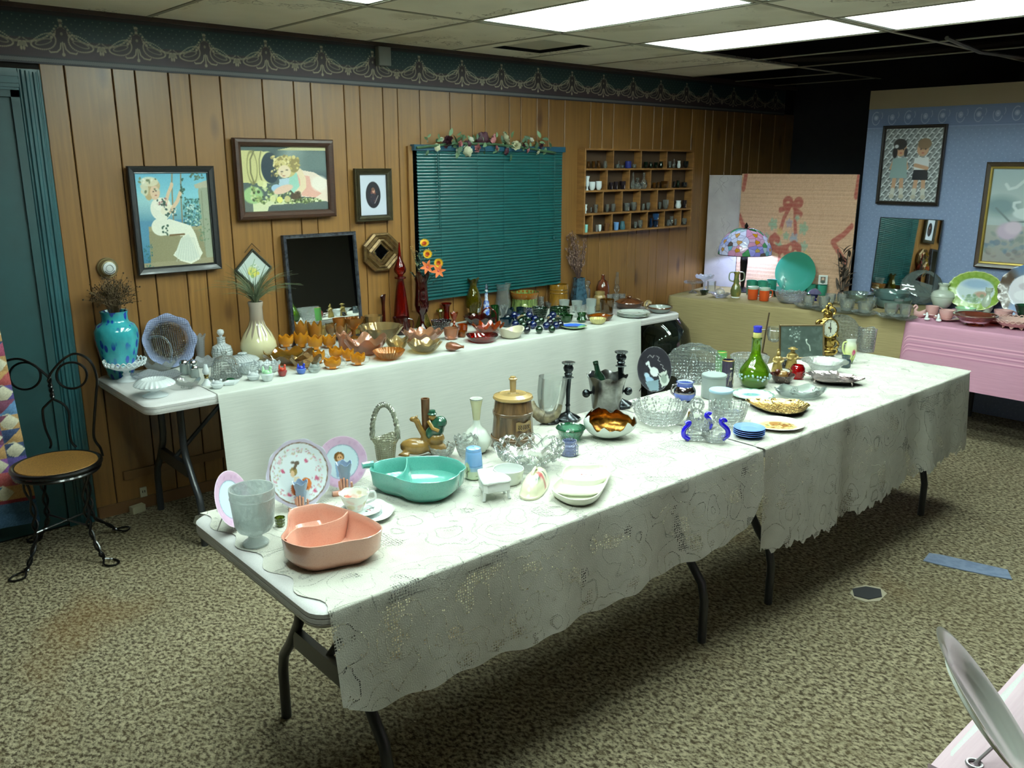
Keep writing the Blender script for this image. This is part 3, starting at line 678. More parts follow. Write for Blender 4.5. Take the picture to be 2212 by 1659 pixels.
# ================================================================== things on the panelled wall
BLK = M('black frame', '15171a', .45, coat=.2, noise=(60, '26241f', .5, .75)); WAL = M('walnut frame', '3b2318', .42, coat=.2, noise=(40, '2a170f', .4, .7, (1, 1, 6)))
OLV = M('olive gilt frame', '3a3420', .35, .3, noise=(30, '2a2415', .4, .7)); GLD = M('gilt', 'a98a4a', .3, .85); GLDD = M('dark gilt', '6e5528', .35, .7)
def lady():
    c = CV(150, 178, '8fbfc8'); c.vg('6fb6cf', '8ccbd8', 0, .25); c.vg('8ccbd8', '6f9fae', .25, .5); c.vg('4f86a8', '3f7590', .5, 1)
    c.e(.15, .35, .3, .12, 'a9cfd0', soft=.8, op=.7); c.e(.1, .6, .3, .2, '5c8ea5', soft=.9, op=.6)
    c.p([(.88, .12), (1, .10), (1, 1), (.80, 1), (.86, .14)], '9aa08a'); c.p([(.80, .13), (1, .08), (1, .16), (.82, .17)], 'b8b59d'); c.l([(.9, .2), (.88, .9)], .006, '7f876f')
    c.p([(.12, .58), (.85, .60), (.9, 1), (.10, 1)], '8d8768'); c.p([(.12, .56), (.86, .58), (.86, .62), (.12, .61)], 'a39a77'); c.p([(0, .95), (1, .93), (1, 1), (0, 1)], '9a9275')
    c.spk(170, .62, .28, .86, .58, .013, ['2f5a55', '3f6f68', '24453f', '6b9a90'], 3); c.spk(60, .64, .30, .86, .58, .010, ['b9d3cc', 'cfe0d8', '8fb5aa'], 5)
    c.spk(24, .74, .0, .95, .08, .012, ['42584a', '5b6d55'], 7); c.spk(30, .80, .5, .98, .75, .010, ['5f7a5f', '8a9a7d'], 9); c.spk(40, .03, .75, .14, 1, .009, ['2f6070', '3c6f60'], 11)
    wht = 'f0f0df'; sk = 'e2c3a4'
    c.l([(.51, .0), (.49, .14), (.46, .64)], .009, '8b7a5a'); c.l([(.63, .0), (.60, .3), (.585, .64)], .008, '8b7a5a')
    c.p([(.20, .30), (.30, .27), (.42, .32), (.44, .44), (.36, .51), (.24, .48)], wht); c.e(.30, .38, .13, .12, wht); c.e(.33, .33, .12, .07, 'f6f3e4'); c.e(.40, .39, .10, .05, 'efe9d3', -.3)
    c.e(.29, .57, .13, .095, 'f2f2e0'); c.p([(.24, .5), (.42, .49), (.60, .54), (.70, .57), (.76, .66), (.80, .80), (.84, .88), (.78, .95), (.66, .99), (.52, .95), (.42, .88), (.52, .78), (.58, .68), (.30, .66), (.20, .58)], wht)
    c.p([(.55, .70), (.66, .66), (.74, .82), (.78, .92), (.66, .97), (.50, .93), (.44, .88)], 'dfe4d6')
    for q in range(9): c.l([(.57+.02*q, .70), (.46+.042*q, .95)], .004, 'c3cdbf', .7)
    c.l([(.38, .33), (.43, .22), (.49, .13)], .022, sk); c.l([(.44, .41), (.55, .30), (.60, .21)], .024, sk); c.e(.49, .12, .022, .02, sk); c.e(.605, .205, .025, .02, sk)
    c.e(.24, .20, .08, .08, sk); c.e(.205, .13, .125, .075, 'c9b48c'); c.e(.165, .20, .055, .085, 'b9a277'); c.e(.25, .205, .062, .07, 'e6c8aa'); c.e(.19, .09, .12, .05, 'e4dfc4', op=.8); c.e(.12, .17, .05, .07, 'dcdcc4', op=.8)
    c.spk(16, .06, .05, .30, .20, .018, ['f0eddc', 'd8d3b8', '6f7a5a'], 4); c.e(.232, .195, .010, .006, '3a2a20'); c.e(.268, .188, .010, .006, '3a2a20'); c.e(.262, .235, .014, .006, 'a8564a')
    c.spk(22, .26, .27, .42, .36, .014, ['2d4a40', 'e8e0d0', '9a6a6a'], 6); c.spk(18, .36, .38, .52, .46, .014, ['2d4a40', 'efe6d6'], 8); c.spk(16, .60, .05, .66, .28, .013, ['2b4a3c'], 12); c.spk(10, .28, .55, .40, .66, .013, ['33503f'], 13)
    c.l([(.40, .665), (.60, .66)], .012, '6b5436'); return c.grain(.015, 1)
def barrel():
    c = CV(170, 124, '4a5756'); c.vg('3f4f50', '5d6b68', 0, .5); c.e(.62, .15, .16, .3, '96a5a0', soft=.9, op=.8); c.e(.9, .25, .25, .25, '5e6e6c', soft=.9); c.e(.85, .6, .3, .2, '35434a', soft=.7, op=.7)
    c.p([(0, .06), (.30, .08), (.30, .56), (.0, .55)], 'cfc98e'); c.e(.30, .32, .10, .245, 'd8d39a'); c.e(.325, .325, .105, .235, '20303a'); c.e(.12, .32, .06, .26, '8d8757', ring=.16); c.l([(.15, .07), (.105, .2), (.10, .4), (.13, .56)], .008, '6d6843'); c.l([(.23, .07), (.205, .2), (.20, .42), (.225, .56)], .006, '77724b'); c.vg('c2bf95', 'bdb98c', .0, .055)
    c.p([(0, .0), (.6, 0), (.4, .06), (0, .055)], '41514f')
    c.p([(0, .84), (.35, .82), (1, .80), (1, 1), (0, 1)], '59605a'); c.p([(.1, .83), (1, .80), (1, .86), (.3, .90), (.26, 1), (.10, 1)], 'd9dcb4')
    c.p([(.28, .92), (1, .87), (1, 1), (.26, 1)], '4b5553'); c.e(.11, .74, .11, .13, '9fbf86', soft=.2); c.spk(140, .08, .60, .66, .88, .014, ['5b6a40', 'a9b878', '7e8e58', 'c8cfa0', '3f4a30'], 2)
    c.spk(60, .5, .80, .9, .88, .012, ['54603c', '95a268', '39432c'], 6)
    c.p([(.58, .36), (.68, .36), (.84, .40), (.96, .50), (1, .52), (1, .88), (.84, .80), (.66, .78), (.60, .60)], 'ecd9c8'); c.p([(.62, .42), (.78, .46), (.80, .62), (.92, .74), (.84, .80), (.68, .77), (.60, .56)], 'dfa393', op=.85); c.e(.90, .58, .10, .12, 'f1e6d8', soft=.4)
    c.p([(.55, .42), (.63, .40), (.66, .66), (.58, .72), (.50, .60)], '9fcdbc'); c.p([(.42, .50), (.54, .48), (.52, .64), (.40, .70)], 'b7cdd8'); c.e(.38, .64, .06, .06, 'a8c4dc'); c.e(.46, .66, .12, .06, 'e6c3ae', -.3)
    c.l([(.66, .38), (.70, .50), (.70, .62), (.60, .76)], .035, 'e8d3b2'); c.e(.52, .34, .105, .135, 'c9b77c'); c.e(.49, .26, .13, .12, 'd8c88c'); c.e(.60, .28, .07, .12, '8e7f52'); c.spk(60, .34, .14, .66, .34, .016, ['e6d9a4', 'bca868', '8f7e4e', 'd3c284'], 5); c.spk(20, .33, .3, .42, .46, .013, ['d8c88c', '6f6340'], 15)
    c.e(.485, .385, .075, .10, 'e9d5b6'); c.e(.455, .385, .014, .008, '4a3a2c'); c.e(.515, .36, .014, .008, '4a3a2c'); c.e(.475, .45, .016, .008, 'a5624f'); c.e(.45, .42, .01, .02, 'd3b48e')
    for x, y, k in ((.24, .58, 'e3e2ae'), (.33, .80, 'd9d9a0'), (.41, .82, 'e6e07f'), (.50, .81, 'c8bf86'), (.20, .56, 'd8d89c')): c.e(x, y, .035, .05, k)
    c.spk(30, .55, .72, .66, .80, .02, ['4a3a2c', '3b3026'], 9, .7); return c.grain(.012, 2)
def portrait():
    c = CV(70, 96, 'c9cfdc'); c.e(.5, .5, .27, .32, '17161c'); c.e(.5, .5, .25, .30, '1d1a20'); c.e(.5, .46, .09, .09, '6a3f38'); c.e(.52, .40, .05, .055, 'b98d78'); c.e(.5, .36, .06, .04, '6b4a3a'); c.e(.5, .6, .13, .13, '2a2630'); c.l([(.55, .70), (.68, .52)], .012, 'a8a09c'); c.spk(20, .36, .42, .64, .66, .02, ['3a2a30', '2a3040', '54383a'], 3); return c
wallpic('black framed print of a lady in white seated on a flowered swing', 'picture', ((273, 359), (459, 358), (475, 581), (295, 594)), [(0, 0), (0, .022), (.004, .026), (.012, .022), (.026, .018), (.03, .012), (.034, .013), (.036, .006)], BLK, lady(), y=-.02)
wallpic('walnut framed tinted photograph of a curly haired child beside a barrel', 'picture', ((501, 297.5), (716, 302), (722.5, 467), (511, 477)), [(0, 0), (0, .018), (.006, .03), (.02, .034), (.034, .024), (.04, .018), (.044, .008)], WAL, barrel(), y=-.02)
wallpic('small olive framed oval portrait in a pale mat', 'picture', ((762, 364), (842, 363.6), (845.5, 475), (767.7, 480)), [(0, 0), (0, .02), (.005, .024), (.010, .02), (.014, .026), (.02, .02), (.03, .014), (.033, .018), (.036, .006)], OLV, portrait(), y=-.02)
MIR = M('mirror glass', 'e8ecec', .015, 1.0)
# octagonal gilt mirror
a, b = at(782, 506, y=-.02), at(860, 581, y=-.02); ctr = (a+b)/2; OW, OH = b[0]-a[0], a[2]-b[2]
t = thing('octagonal_mirror', 'small octagonal gilt framed mirror beside the tall red decanter', 'mirror', (ctr[0], -.016, ctr[2]), rot=(math.pi/2, 0, 0))
def octo(s): return [(OW/2*x-np.sign(x)*s, OH/2*y-np.sign(y)*s) for x, y in ((1, .42), (.42, 1), (-.42, 1), (-1, .42), (-1, -.42), (-.42, -1), (.42, -1), (1, -.42))]
b_ = MB(); V_ = []; pr = [(0, 0), (0, .02), (.010, .026), (.018, .018), (.026, .03), (.034, .02), (.044, .026), (.05, .012), (.056, .014), (.06, .006)]
for d, y in pr: V_ += [(x, z, y) for x, z in octo(d)]
b_.add(V_, [(k*8+i, k*8+(i+1) % 8, k*8+8+(i+1) % 8, k*8+8+i) for k in range(len(pr)-1) for i in range(8)])
add(b_, 'frame', M('antique gilt', '6a5330', .35, .55, noise=(40, '3d2c16', .4, .7)), t, smooth=False); add(MB().prism(octo(.055), .004, .008), 'glass', MIR, t, smooth=False)
# round thermostat
p = at(234, 579, y=-.02); m = mpp(p); t = thing('thermostat', 'round brass wall thermostat beside the green door', 'thermostat', (p[0], 0, p[2]), rot=(math.pi/2, 0, 0)); R = 22*m
sub(t, 'base', [(0, 0), (1, 0), (1.0, .3), (.93, .42), (.88, .4), (.82, .75), (.72, .95), (.5, 1), (0, 1)], M('brushed brass', '9c9272', .35, .8), R, .034)
sub(t, 'dial', [(0, 0), (.62, 0), (.6, .8), (.55, 1), (0, 1)], M('dial white', 'cfd2d0', .3), R, .006, .034); sub(t, 'dial_ring', [(.33, 0), (.36, 1), (.30, 1)], M('dial grey', '8c9090', .3), R, .002, .040)
add(MB().tube([(R*.5*math.cos(q), R*.5*math.sin(q), .041) for q in np.linspace(-2.7, -.5, 12)], .0016, 4), 'scale_ring', M('dial black', '1c1c1c', .5), t)
# diamond ornament with chain
dm = CV(80, 80, 'c3cfc8'); dm.e(.55, .6, .2, .16, 'd2cf70', soft=.6); dm.spk(14, .4, .5, .75, .75, .05, ['d9d264', 'c7c05a', '8fa86a'], 3); dm.spk(10, .3, .3, .6, .5, .03, ['9bb08a', 'e3e6dc'], 5); dm.l([(.3, .2), (.5, .7)], .01, '6f8f6a'); dm.l([(.7, .35), (.55, .7)], .01, '6f8f6a')
p = at(549, 581, y=-.02); m = mpp(p); S_ = 41*m*1.414
t = thing('hanging_tile', 'diamond hung flower picture with beaded edge behind the grass vase', 'picture', (p[0], -.008, p[2]))
q = empty('tilted'); bpy.data.objects.remove(q)
b, c = sheet(dm, S_, S_); add(b, 'print', PM('print 0.35', .35, .3), t, (0, -.006, 0), smooth=False, col=c, rot=(0, math.pi/4, 0))
fb = frame_mb(S_, S_, [(-.004, 0), (-.004, .008), (.003, .010), (.008, .007)])
for k in range(22):
    for sx, sz in ((k/22-.5, -.5), (k/22-.5, .5), (-.5, k/22-.5), (.5, k/22-.5)): fb.ball((sx*S_, -.01, sz*S_), .006, 6)
add(fb, 'beaded_edge', M('beaded dark', '3c4038', .4, .5), t, rot=(0, math.pi/4, 0))
nz = at(546, 526, y=-.02)[2]-p[2]; add(MB().tube([(-.045, -.006, S_*.62), (0, -.006, nz), (.045, -.006, S_*.62)], .0025, 5), 'chain', M('chain brown', '4a3722', .5, .5), t)
# big mirror leaning on the table against the wall
bl, br = at(634, 706, z=TZ), at(787, 684, z=TZ)
yb = -.066; x0, x1 = at(632, 700, y=yb)[0], at(789, 690, y=yb)[0]; ztop = at(690, 504, y=-.03)[2]
Hm = math.hypot(ztop-TZ, yb+.025); tl_ = math.atan2(-yb-.025, ztop-TZ); W = x1-x0-.01
t = thing('leaning_mirror', 'large silver framed mirror leaning on the wall behind the orange glass', 'mirror', ((x0+x1)/2-.012, yb, TZ), rot=(-tl_, 0, 0))
fr = frame_mb(W, Hm, [(0, -.018), (0, .006), (.003, .010), (.012, .006), (.018, .010), (.022, .002)]); add(fr, 'frame', M('worn silver frame', '565a64', .3, .7, noise=(50, '2a2c32', .45, .7)), t, (0, 0, Hm/2), smooth=False)
add(MB().box(-W/2+.004, W/2-.004, -.0025, .014, -Hm/2+.004, Hm/2-.004), 'glass', MIR, t, (0, 0, Hm/2), smooth=False)
# ------------------------------------------------------------------ window and blind
wx0, wx1, wz0, wz1 = 3.176, 4.441, .905, 1.86
wn = struct(empty('window_1'))
add(MB().cbox(wx0-.045, wx0-.012, -.022, 0, wz0-.06, wz1-.01, .003), 'window_casing', WOOD, wn, smooth=False); add(MB().cbox(wx1+.012, wx1+.045, -.022, 0, wz0-.06, wz1-.01, .003), 'window_casing', WOOD, wn, smooth=False)
add(MB().box(wx0-.012, wx1+.012, -.003, -.001, wz0+.002, wz1), 'window_pane', M('black pane', '050606', .1), wn, smooth=False)
bt = thing('window_blind', 'dark teal slatted blind closed over the window', 'blind', (wx0, -.03, wz0))
SLM = M('teal slat', '0f4a4b', .3, coat=.25); BW, BH = wx1-wx0, wz1-wz0
add(MB().cbox(-.02, BW+.02, -.022, .02, BH-.035, BH, .004), 'head_rail', M('teal rail', '123f52', .35, coat=.2), bt, smooth=False)
add(MB().cbox(.004, BW-.004, -.012, .006, 0, .014, .003), 'bottom_rail', SLM, bt, smooth=False)
sl = MB(); X = np.zeros((6, 2, 3))
for i in range(6):
    s = i/5-.5; X[i, 0] = (.004, -.004-.006*(1-4*s*s)+.010*s, .0118*2*s*-1); X[i, 1] = X[i, 0]+np.array([BW-.008, 0, 0])
sl.grid(X); sl.f = [q[::-1] for q in sl.f]; slm = sl.mesh('slat', SLM, True)
ns = 47
for i in range(ns): add(slm, 'slat', None, bt, (0, 0, .024+(BH-.07)*i/(ns-1)))
for u in (.14, .38, .56, .82): add(MB().tube([(BW*u, -.0135, .01), (BW*u, -.0135, BH-.03)], .0014, 4), 'ladder_cord', SLM, bt)
add(MB().tube([(BW*.12, -.024, BH-.03), (BW*.125, -.024, .45)], .004, 6), 'tilt_wand', SLM, bt); add(MB().tube([(BW*.93, -.02, BH-.03), (BW*.93, -.02, .34)], .0015, 4).ball((BW*.93, -.02, .33), .009, 8, (1, 1, 1.6)), 'pull_cord', SLM, bt)
# flower garland on the head rail
def rose(R, sd):
    g = random.Random(sd); b = MB()
    def petal(ang, tilt, L_, W_, z0):
        n = 4; X = np.zeros((n+1, 5, 3))
        for i in range(n+1):
            t = i/n; wd = W_/2*math.sin(math.pi*(.12+.72*t))
            for j in range(5):
                s_ = j/2-1; X[i, j] = (L_*t, s_*wd, L_*(.30*t*t+.22*s_*s_*t)+(-.16*L_*max(0, t-.75)*4*(1-abs(s_)*.3)))
        q = MB().grid(X); M_ = np.array(Euler((0, -tilt, ang)).to_matrix()); q.v = [v @ M_.T+np.array([0, 0, z0]) for v in q.v]; b.add(q.v[0], q.f)
    for n, tilt, L_, W_, z0 in ((6, .15, 1.0, .95, 0), (5, .65, .80, .85, .05), (4, 1.05, .62, .7, .08), (3, 1.35, .52, .5, .1)):
        a0 = g.uniform(0, 6)
        for k in range(n): petal(a0+6.283*k/n+g.uniform(-.15, .15), tilt+g.uniform(-.1, .1), L_*R, W_*R, z0*R)
    b.ball((0, 0, .32*R), .2*R, 8); return b
def leaf_mb(L, Wd, curl=.2, n=6):
    X = np.zeros((n+1, 3, 3))
    for i in range(n+1):
        t = i/n; w_ = Wd/2*math.sin(math.pi*min(1, t*.92+.06))**.8
        for j, s in enumerate((-1, 0, 1)): X[i, j] = (L*t, s*w_, -curl*L*t*t+abs(s)*w_*.35)
    return MB().grid(X)
PET = {'c': M('cream petals', 'd9d8b8', .6, trans=.2), 'm': M('maroon petals', '45182a', .6, trans=.1, noise=(60, '2e0f1c', .3, .7)), 'p': M('pink petals', 'b96f78', .6, trans=.2, noise=(50, 'cf9a98', .4, .7)), 'w': M('white petals', 'cfd0c0', .6, trans=.2)}
LEAF = M('garland leaf', '3d5a3c', .55, noise=(40, '25402c', .3, .7)); LEAF2 = M('grey green leaf', '5f7a58', .55)
p = at(1065, 318, y=-.07); ga = thing('flower_garland', 'garland of maroon, pink and cream cloth roses lying along the blind top', 'garland', (p[0], -.06, p[2]))
RM = {k: [rose(1, 10+ord(k)+i).mesh('rose', PET[k], True) for i in range(2)] for k in PET}
for i, (X_, Y_, r_, k) in enumerate(((500, 340, 50, 'c'), (655, 285, 88, 'm'), (780, 295, 48, 'p'), (885, 310, 55, 'm'), (872, 405, 78, 'c'), (1025, 350, 62, 'p'), (1105, 250, 108, 'm'), (1240, 260, 85, 'p'), (1340, 235, 88, 'c'), (1240, 350, 45, 'p'), (1400, 395, 55, 'm'), (1495, 325, 68, 'c'), (1665, 380, 45, 'p'), (1835, 330, 55, 'm'), (1790, 410, 45, 'c'), (1605, 320, 34, 'm'), (930, 250, 40, 'w'), (560, 240, 28, 'w'), (1685, 255, 38, 'w'), (770, 375, 30, 'w'), (390, 262, 20, 'w'))):
    q = at(860+X_/5.821, 260+Y_/5.821, y=-.075)-np.array([p[0], -.06, p[2]]); R = r_/5.821*mpp(at(1065, 318, y=-.06)); g = random.Random(i)
    o = add(RM[k][i % 2], 'rose', None, ga, q+np.array([0, .01, 0]), rot=(1.35+g.uniform(-.4, .3), g.uniform(-.4, .4), g.uniform(0, 6))); o.scale = (R, R, R)
lm = [leaf_mb(1, .5, .25).mesh('leaf', m_, True) for m_ in (LEAF, LEAF2)]; g = random.Random(3)
for i in range(74):
    u = g.random(); X_ = 350+1600*u; arch = 240+60*u+(70 if g.random() < .35 else -30)*g.random()
    q = at(860+X_/5.821, 260+(arch+g.uniform(-60, 90))/5.821, y=-.065)-np.array([p[0], -.06, p[2]]); s = g.uniform(.03, .055)
    o = add(lm[i % 2], 'leaf', None, ga, q+np.array([0, g.uniform(-.01, .02), 0]), rot=(g.uniform(.6, 2.4), g.uniform(0, 6.3), g.uniform(-.8, .8))); o.scale = (s, s, s)
add(MB().tube([(-.6, .0, -.01), (-.3, .0, .02), (0, 0, .02), (.3, 0, .0), (.58, 0, -.03)], .008, 6), 'stem', LEAF, ga)
# ------------------------------------------------------------------ shadow box shelf with miniatures
PINE = M('pine shelf', '8a6233', .5, noise=(6, '6b4720', .35, .7, (1, 1, 6)))
sx0 = at(1246, 412, y=0)[0]; yf = at(1262.5, 412, x=sx0)[1]
sx1 = at(1497, 400, y=yf)[0]; sz1 = at(1264, 320, y=yf)[2]; sz0 = at(1262, 507, y=yf)[2]
sh = thing('shadow_box_shelf', 'pine shadow box shelf of small compartments on the wall', 'shelf', (sx0, 0, sz0)); SWd, SHt = sx1-sx0, sz1-sz0; D_ = -yf
bt_ = .013
for x in (0, SWd-bt_): add(MB().cbox(x, x+bt_, -D_, 0, 0, SHt, .001), 'side_board', PINE, sh, smooth=False)
zs = [0]+[at(1230+X_/7.9, 300+Y_/7.9, y=yf)[2]-sz0-bt_ for X_, Y_ in ((600, 1260), (700, 870), (600, 505))]+[SHt-bt_]
for z in zs: add(MB().cbox(bt_, SWd-bt_, -D_, 0, z, z+bt_, .001), 'shelf_board', PINE, sh, smooth=False)
for r_, (xs, yy) in enumerate((((400, 735, 1050, 1335, 1625, 1905), 1400), ((580, 905, 1212, 1505, 1785), 1080), ((650, 1030, 1395, 1745), 700), ((760, 1235, 1670), 340))):
    for X_ in xs:
        x = at(1230+X_/7.9, 300+yy/7.9, y=yf)[0]-sx0; add(MB().cbox(x-.0045, x+.0045, -D_+.002, 0, zs[r_]+bt_, zs[r_+1], .001), 'divider', PINE, sh, smooth=False)
add(MB().box(bt_, SWd-bt_, -.003, 0, bt_, SHt-bt_), 'back_panel', M('shelf back', '3d2a17', .7), sh, smooth=False)
GC = G('mini clear', 'f4f8f6', .16, 'eef4f1', edge=.6, gl=1.0); GA = G('mini amber', 'b5792a', .25, edge=.5, gl=1.3); GGN = G('mini green', '2f5a35', .2, edge=.5, gl=1.3); GPU = G('mini amethyst', '5a4658', .25, edge=.5, gl=1.3); GBL = G('mini blue', '1c5f9a', .3, edge=.5, gl=1.3); GSM = G('mini smoke', '5f6a66', .2, edge=.5, gl=1.4)
MWH = M('mini white', 'dfe8ea', .25, coat=.5); MCB = M('mini cobalt', '1b2468', .25, coat=.5); MSB = M('mini sky blue', '6d9ad0', .35, coat=.3); MTL = M('mini slate teal', '2f5560', .25, coat=.5); MMT = M('mini mint', '8fd0c8', .35, coat=.4); MBR = M('mini brown', '5b3a1c', .4); MLB = G('mini light blue', '4a9ad8', .35, gl=1.4)
CUPP = open_([(.5, 0), (.6, .04), (.92, .25), (1, .6), (.98, 1)], .12, .12); TUMP = open_([(.72, 0), (.76, .03), (1, 1)], .1, .1); PITP = open_([(.6, 0), (.95, .2), (1, .4), (.75, .7), (.8, .9), (.95, 1)], .1, .1); DECP = [(0, 0), (.6, 0), (.95, .15), (1, .3), (.7, .52), (.3, .6), (.26, .74), (.4, .78), (.3, .8), (.42, .9), (.3, .98), (0, 1)]; VASP = open_([(.6, 0), (.4, .1), (.35, .2), (.9, .45), (.8, .6), (.6, .7), (1, 1)], .12, .3)
rows = ('bottom', 'second', 'third', 'top'); orde = ('first', 'second', 'third', 'fourth', 'fifth', 'sixth', 'seventh')
MINI = [ # row (0 bottom), cell, X0, Y0, X1, Y1, words, kind, profile, material, handle
 (3, 1, 285, 350, 365, 470, 'amber glass mini jug at left', 'jug', PITP, GA, 1), (3, 1, 370, 345, 445, 470, 'amber glass mini mug in the middle', 'mug', CUPP, GA, 1), (3, 1, 455, 340, 545, 470, 'amber glass mini pitcher next to the clear one', 'jug', PITP, GA, 1), (3, 1, 565, 350, 655, 475, 'clear glass mini creamer at right', 'creamer', PITP, GC, 1),
 (3, 2, 780, 400, 860, 470, 'clear glass mini bowl at left', 'bowl', CUPP, GC, 0), (3, 2, 815, 290, 870, 420, 'clear glass mini cruet with stopper', 'cruet', DECP, GC, 0), (3, 2, 870, 415, 945, 470, 'low clear glass mini cup', 'cup', CUPP, GC, 1), (3, 2, 945, 362, 1058, 485, 'cobalt blue square mini pot', 'pot', open_([(.9, 0), (1, .05), (1, 1)], .12, .2), MCB, 0), (3, 2, 1062, 420, 1150, 490, 'frosted clear mini creamer at right', 'creamer', CUPP, GC, 1),
 (3, 3, 1255, 365, 1345, 475, 'dark green glass mini mug at left', 'mug', CUPP, GGN, 1), (3, 3, 1350, 370, 1430, 475, 'dark green glass mini jug in the middle', 'jug', PITP, GGN, 1), (3, 3, 1435, 380, 1510, 480, 'dark green glass mini cup right of the middle', 'cup', CUPP, GGN, 1), (3, 3, 1515, 365, 1610, 480, 'yellow green glass mini jug at right', 'jug', PITP, GGN, 1),
 (3, 4, 1680, 355, 1750, 470, 'clear glass mini mug at left', 'mug', CUPP, GC, 1), (3, 4, 1750, 325, 1815, 480, 'clear glass mini cruet', 'cruet', DECP, GC, 1), (3, 4, 1825, 370, 1905, 495, 'white china mini jug', 'jug', PITP, MWH, 1), (3, 4, 1930, 370, 2040, 490, 'grey glass mini teapot at right', 'teapot', CUPP, GSM, 1),
 (2, 1, 260, 625, 345, 870, 'tall white milk glass mini goblet at left', 'goblet', VASP, MWH, 0), (2, 1, 330, 725, 440, 870, 'white mini cup in the middle', 'cup', CUPP, MWH, 0), (2, 1, 442, 718, 552, 870, 'white mini cup at right', 'cup', CUPP, MWH, 0),
 (2, 2, 670, 735, 745, 860, 'dark amethyst glass mini tumbler at left', 'tumbler', TUMP, GPU, 0), (2, 2, 750, 730, 830, 865, 'amethyst glass mini toothpick cup', 'cup', TUMP, GPU, 0), (2, 2, 845, 720, 965, 860, 'pale amethyst glass mini tumbler at right', 'tumbler', TUMP, GPU, 0),
 (2, 3, 1045, 560, 1120, 850, 'clear glass mini decanter at left', 'decanter', DECP, GC, 0), (2, 3, 1090, 660, 1230, 855, 'clear glass mini round decanter in front', 'decanter', DECP, GC, 0), (2, 3, 1205, 560, 1325, 840, 'clear glass mini decanter at right', 'decanter', DECP, GC, 0),
 (2, 4, 1410, 740, 1480, 840, 'amber brown glass mini boot', 'boot', CUPP, GA, 0), (2, 4, 1485, 735, 1545, 840, 'amber brown glass mini cup', 'cup', CUPP, GA, 1), (2, 4, 1555, 715, 1690, 835, 'dark amber glass mini shell dish', 'dish', CUPP, GA, 0),
 (2, 5, 1760, 720, 1810, 830, 'smoky glass mini cup at left', 'cup', CUPP, GSM, 1), (2, 5, 1810, 705, 1895, 830, 'green smoke glass mini jug', 'jug', PITP, GGN, 1), (2, 5, 1900, 735, 2020, 825, 'black glass mini teapot at right', 'teapot', CUPP, M('mini black', '14171a', .2, coat=.5), 1),
 (1, 1, 248, 1085, 305, 1240, 'white china mini vase at left', 'vase', VASP, MWH, 0), (1, 1, 350, 1135, 385, 1235, 'tiny clear mini goblet', 'goblet', VASP, GC, 0), (1, 1, 400, 1095, 495, 1240, 'clear glass mini mug at right', 'mug', TUMP, GC, 1),
 (1, 2, 595, 1085, 690, 1225, 'cut clear mini mug at left', 'mug', CUPP, GC, 1), (1, 2, 695, 1085, 795, 1225, 'cut clear mini mug at right', 'mug', CUPP, GC, 1),
 (1, 3, 915, 1080, 1035, 1220, 'ribbed clear mini tumbler at left', 'tumbler', TUMP, GC, 0), (1, 3, 1045, 1065, 1145, 1215, 'clear mini owl shaped cup at right', 'cup', CUPP, GC, 0),
 (1, 4, 1225, 1080, 1290, 1195, 'clear mini pitcher at left', 'jug', PITP, GC, 1), (1, 4, 1300, 1065, 1385, 1195, 'clear mini swan cup at right', 'cup', CUPP, GC, 1),
 (1, 5, 1510, 1065, 1570, 1190, 'clear mini mug at left', 'mug', CUPP, GC, 1), (1, 5, 1575, 1030, 1700, 1190, 'round clear mini teapot', 'teapot', CUPP, GC, 1),
 (1, 6, 1790, 1040, 1920, 1175, 'white flowered mini teapot', 'teapot', PITP, MWH, 1), (1, 6, 1925, 1025, 2000, 1160, 'dusky pink mini vase at right', 'vase', TUMP, GPU, 0),
 (0, 1, 238, 1450, 325, 1585, 'mint and black mini jug', 'jug', TUMP, MMT, 1), (0, 2, 430, 1445, 495, 1560, 'pewter mini mug at left', 'mug', TUMP, M('mini pewter', 'a9aaa6', .3, .8), 1), (0, 2, 490, 1445, 545, 1560, 'white mini cup', 'cup', CUPP, MWH, 0), (0, 2, 585, 1425, 680, 1555, 'brown striped mini tumbler', 'tumbler', TUMP, MBR, 0),
 (0, 3, 750, 1410, 845, 1545, 'sky blue matte mini pot', 'pot', TUMP, MSB, 0), (0, 3, 850, 1390, 955, 1535, 'slate teal glazed mini vase', 'vase', open_([(.8, 0), (1, .2), (1, .4), (.7, .8), (.72, 1)], .1, .2), MTL, 0),
 (0, 4, 1085, 1400, 1165, 1520, 'clear mini mug at left', 'mug', CUPP, GC, 1), (0, 4, 1160, 1380, 1255, 1520, 'clear mini basket at right', 'basket', CUPP, GC, 1),
 (0, 5, 1345, 1350, 1425, 1510, 'dark blue glass mini jug at left', 'jug', PITP, GBL, 1), (0, 5, 1420, 1395, 1515, 1505, 'deep blue glass mini cup', 'cup', TUMP, GBL, 0), (0, 5, 1405, 1295, 1535, 1400, 'light blue mini vase standing on the blue cup', 'vase', TUMP, MLB, 0),
 (0, 6, 1645, 1370, 1730, 1480, 'clear mini pitcher at left', 'jug', PITP, GC, 1), (0, 6, 1700, 1310, 1775, 1475, 'white topped clear mini goblet', 'goblet', VASP, GC, 0), (0, 6, 1780, 1360, 1835, 1475, 'clear mini mug at right', 'mug', CUPP, GC, 1), (0, 7, 1905, 1345, 2010, 1460, 'clear mini mug with spoon shaped handle', 'mug', CUPP, GC, 1)]
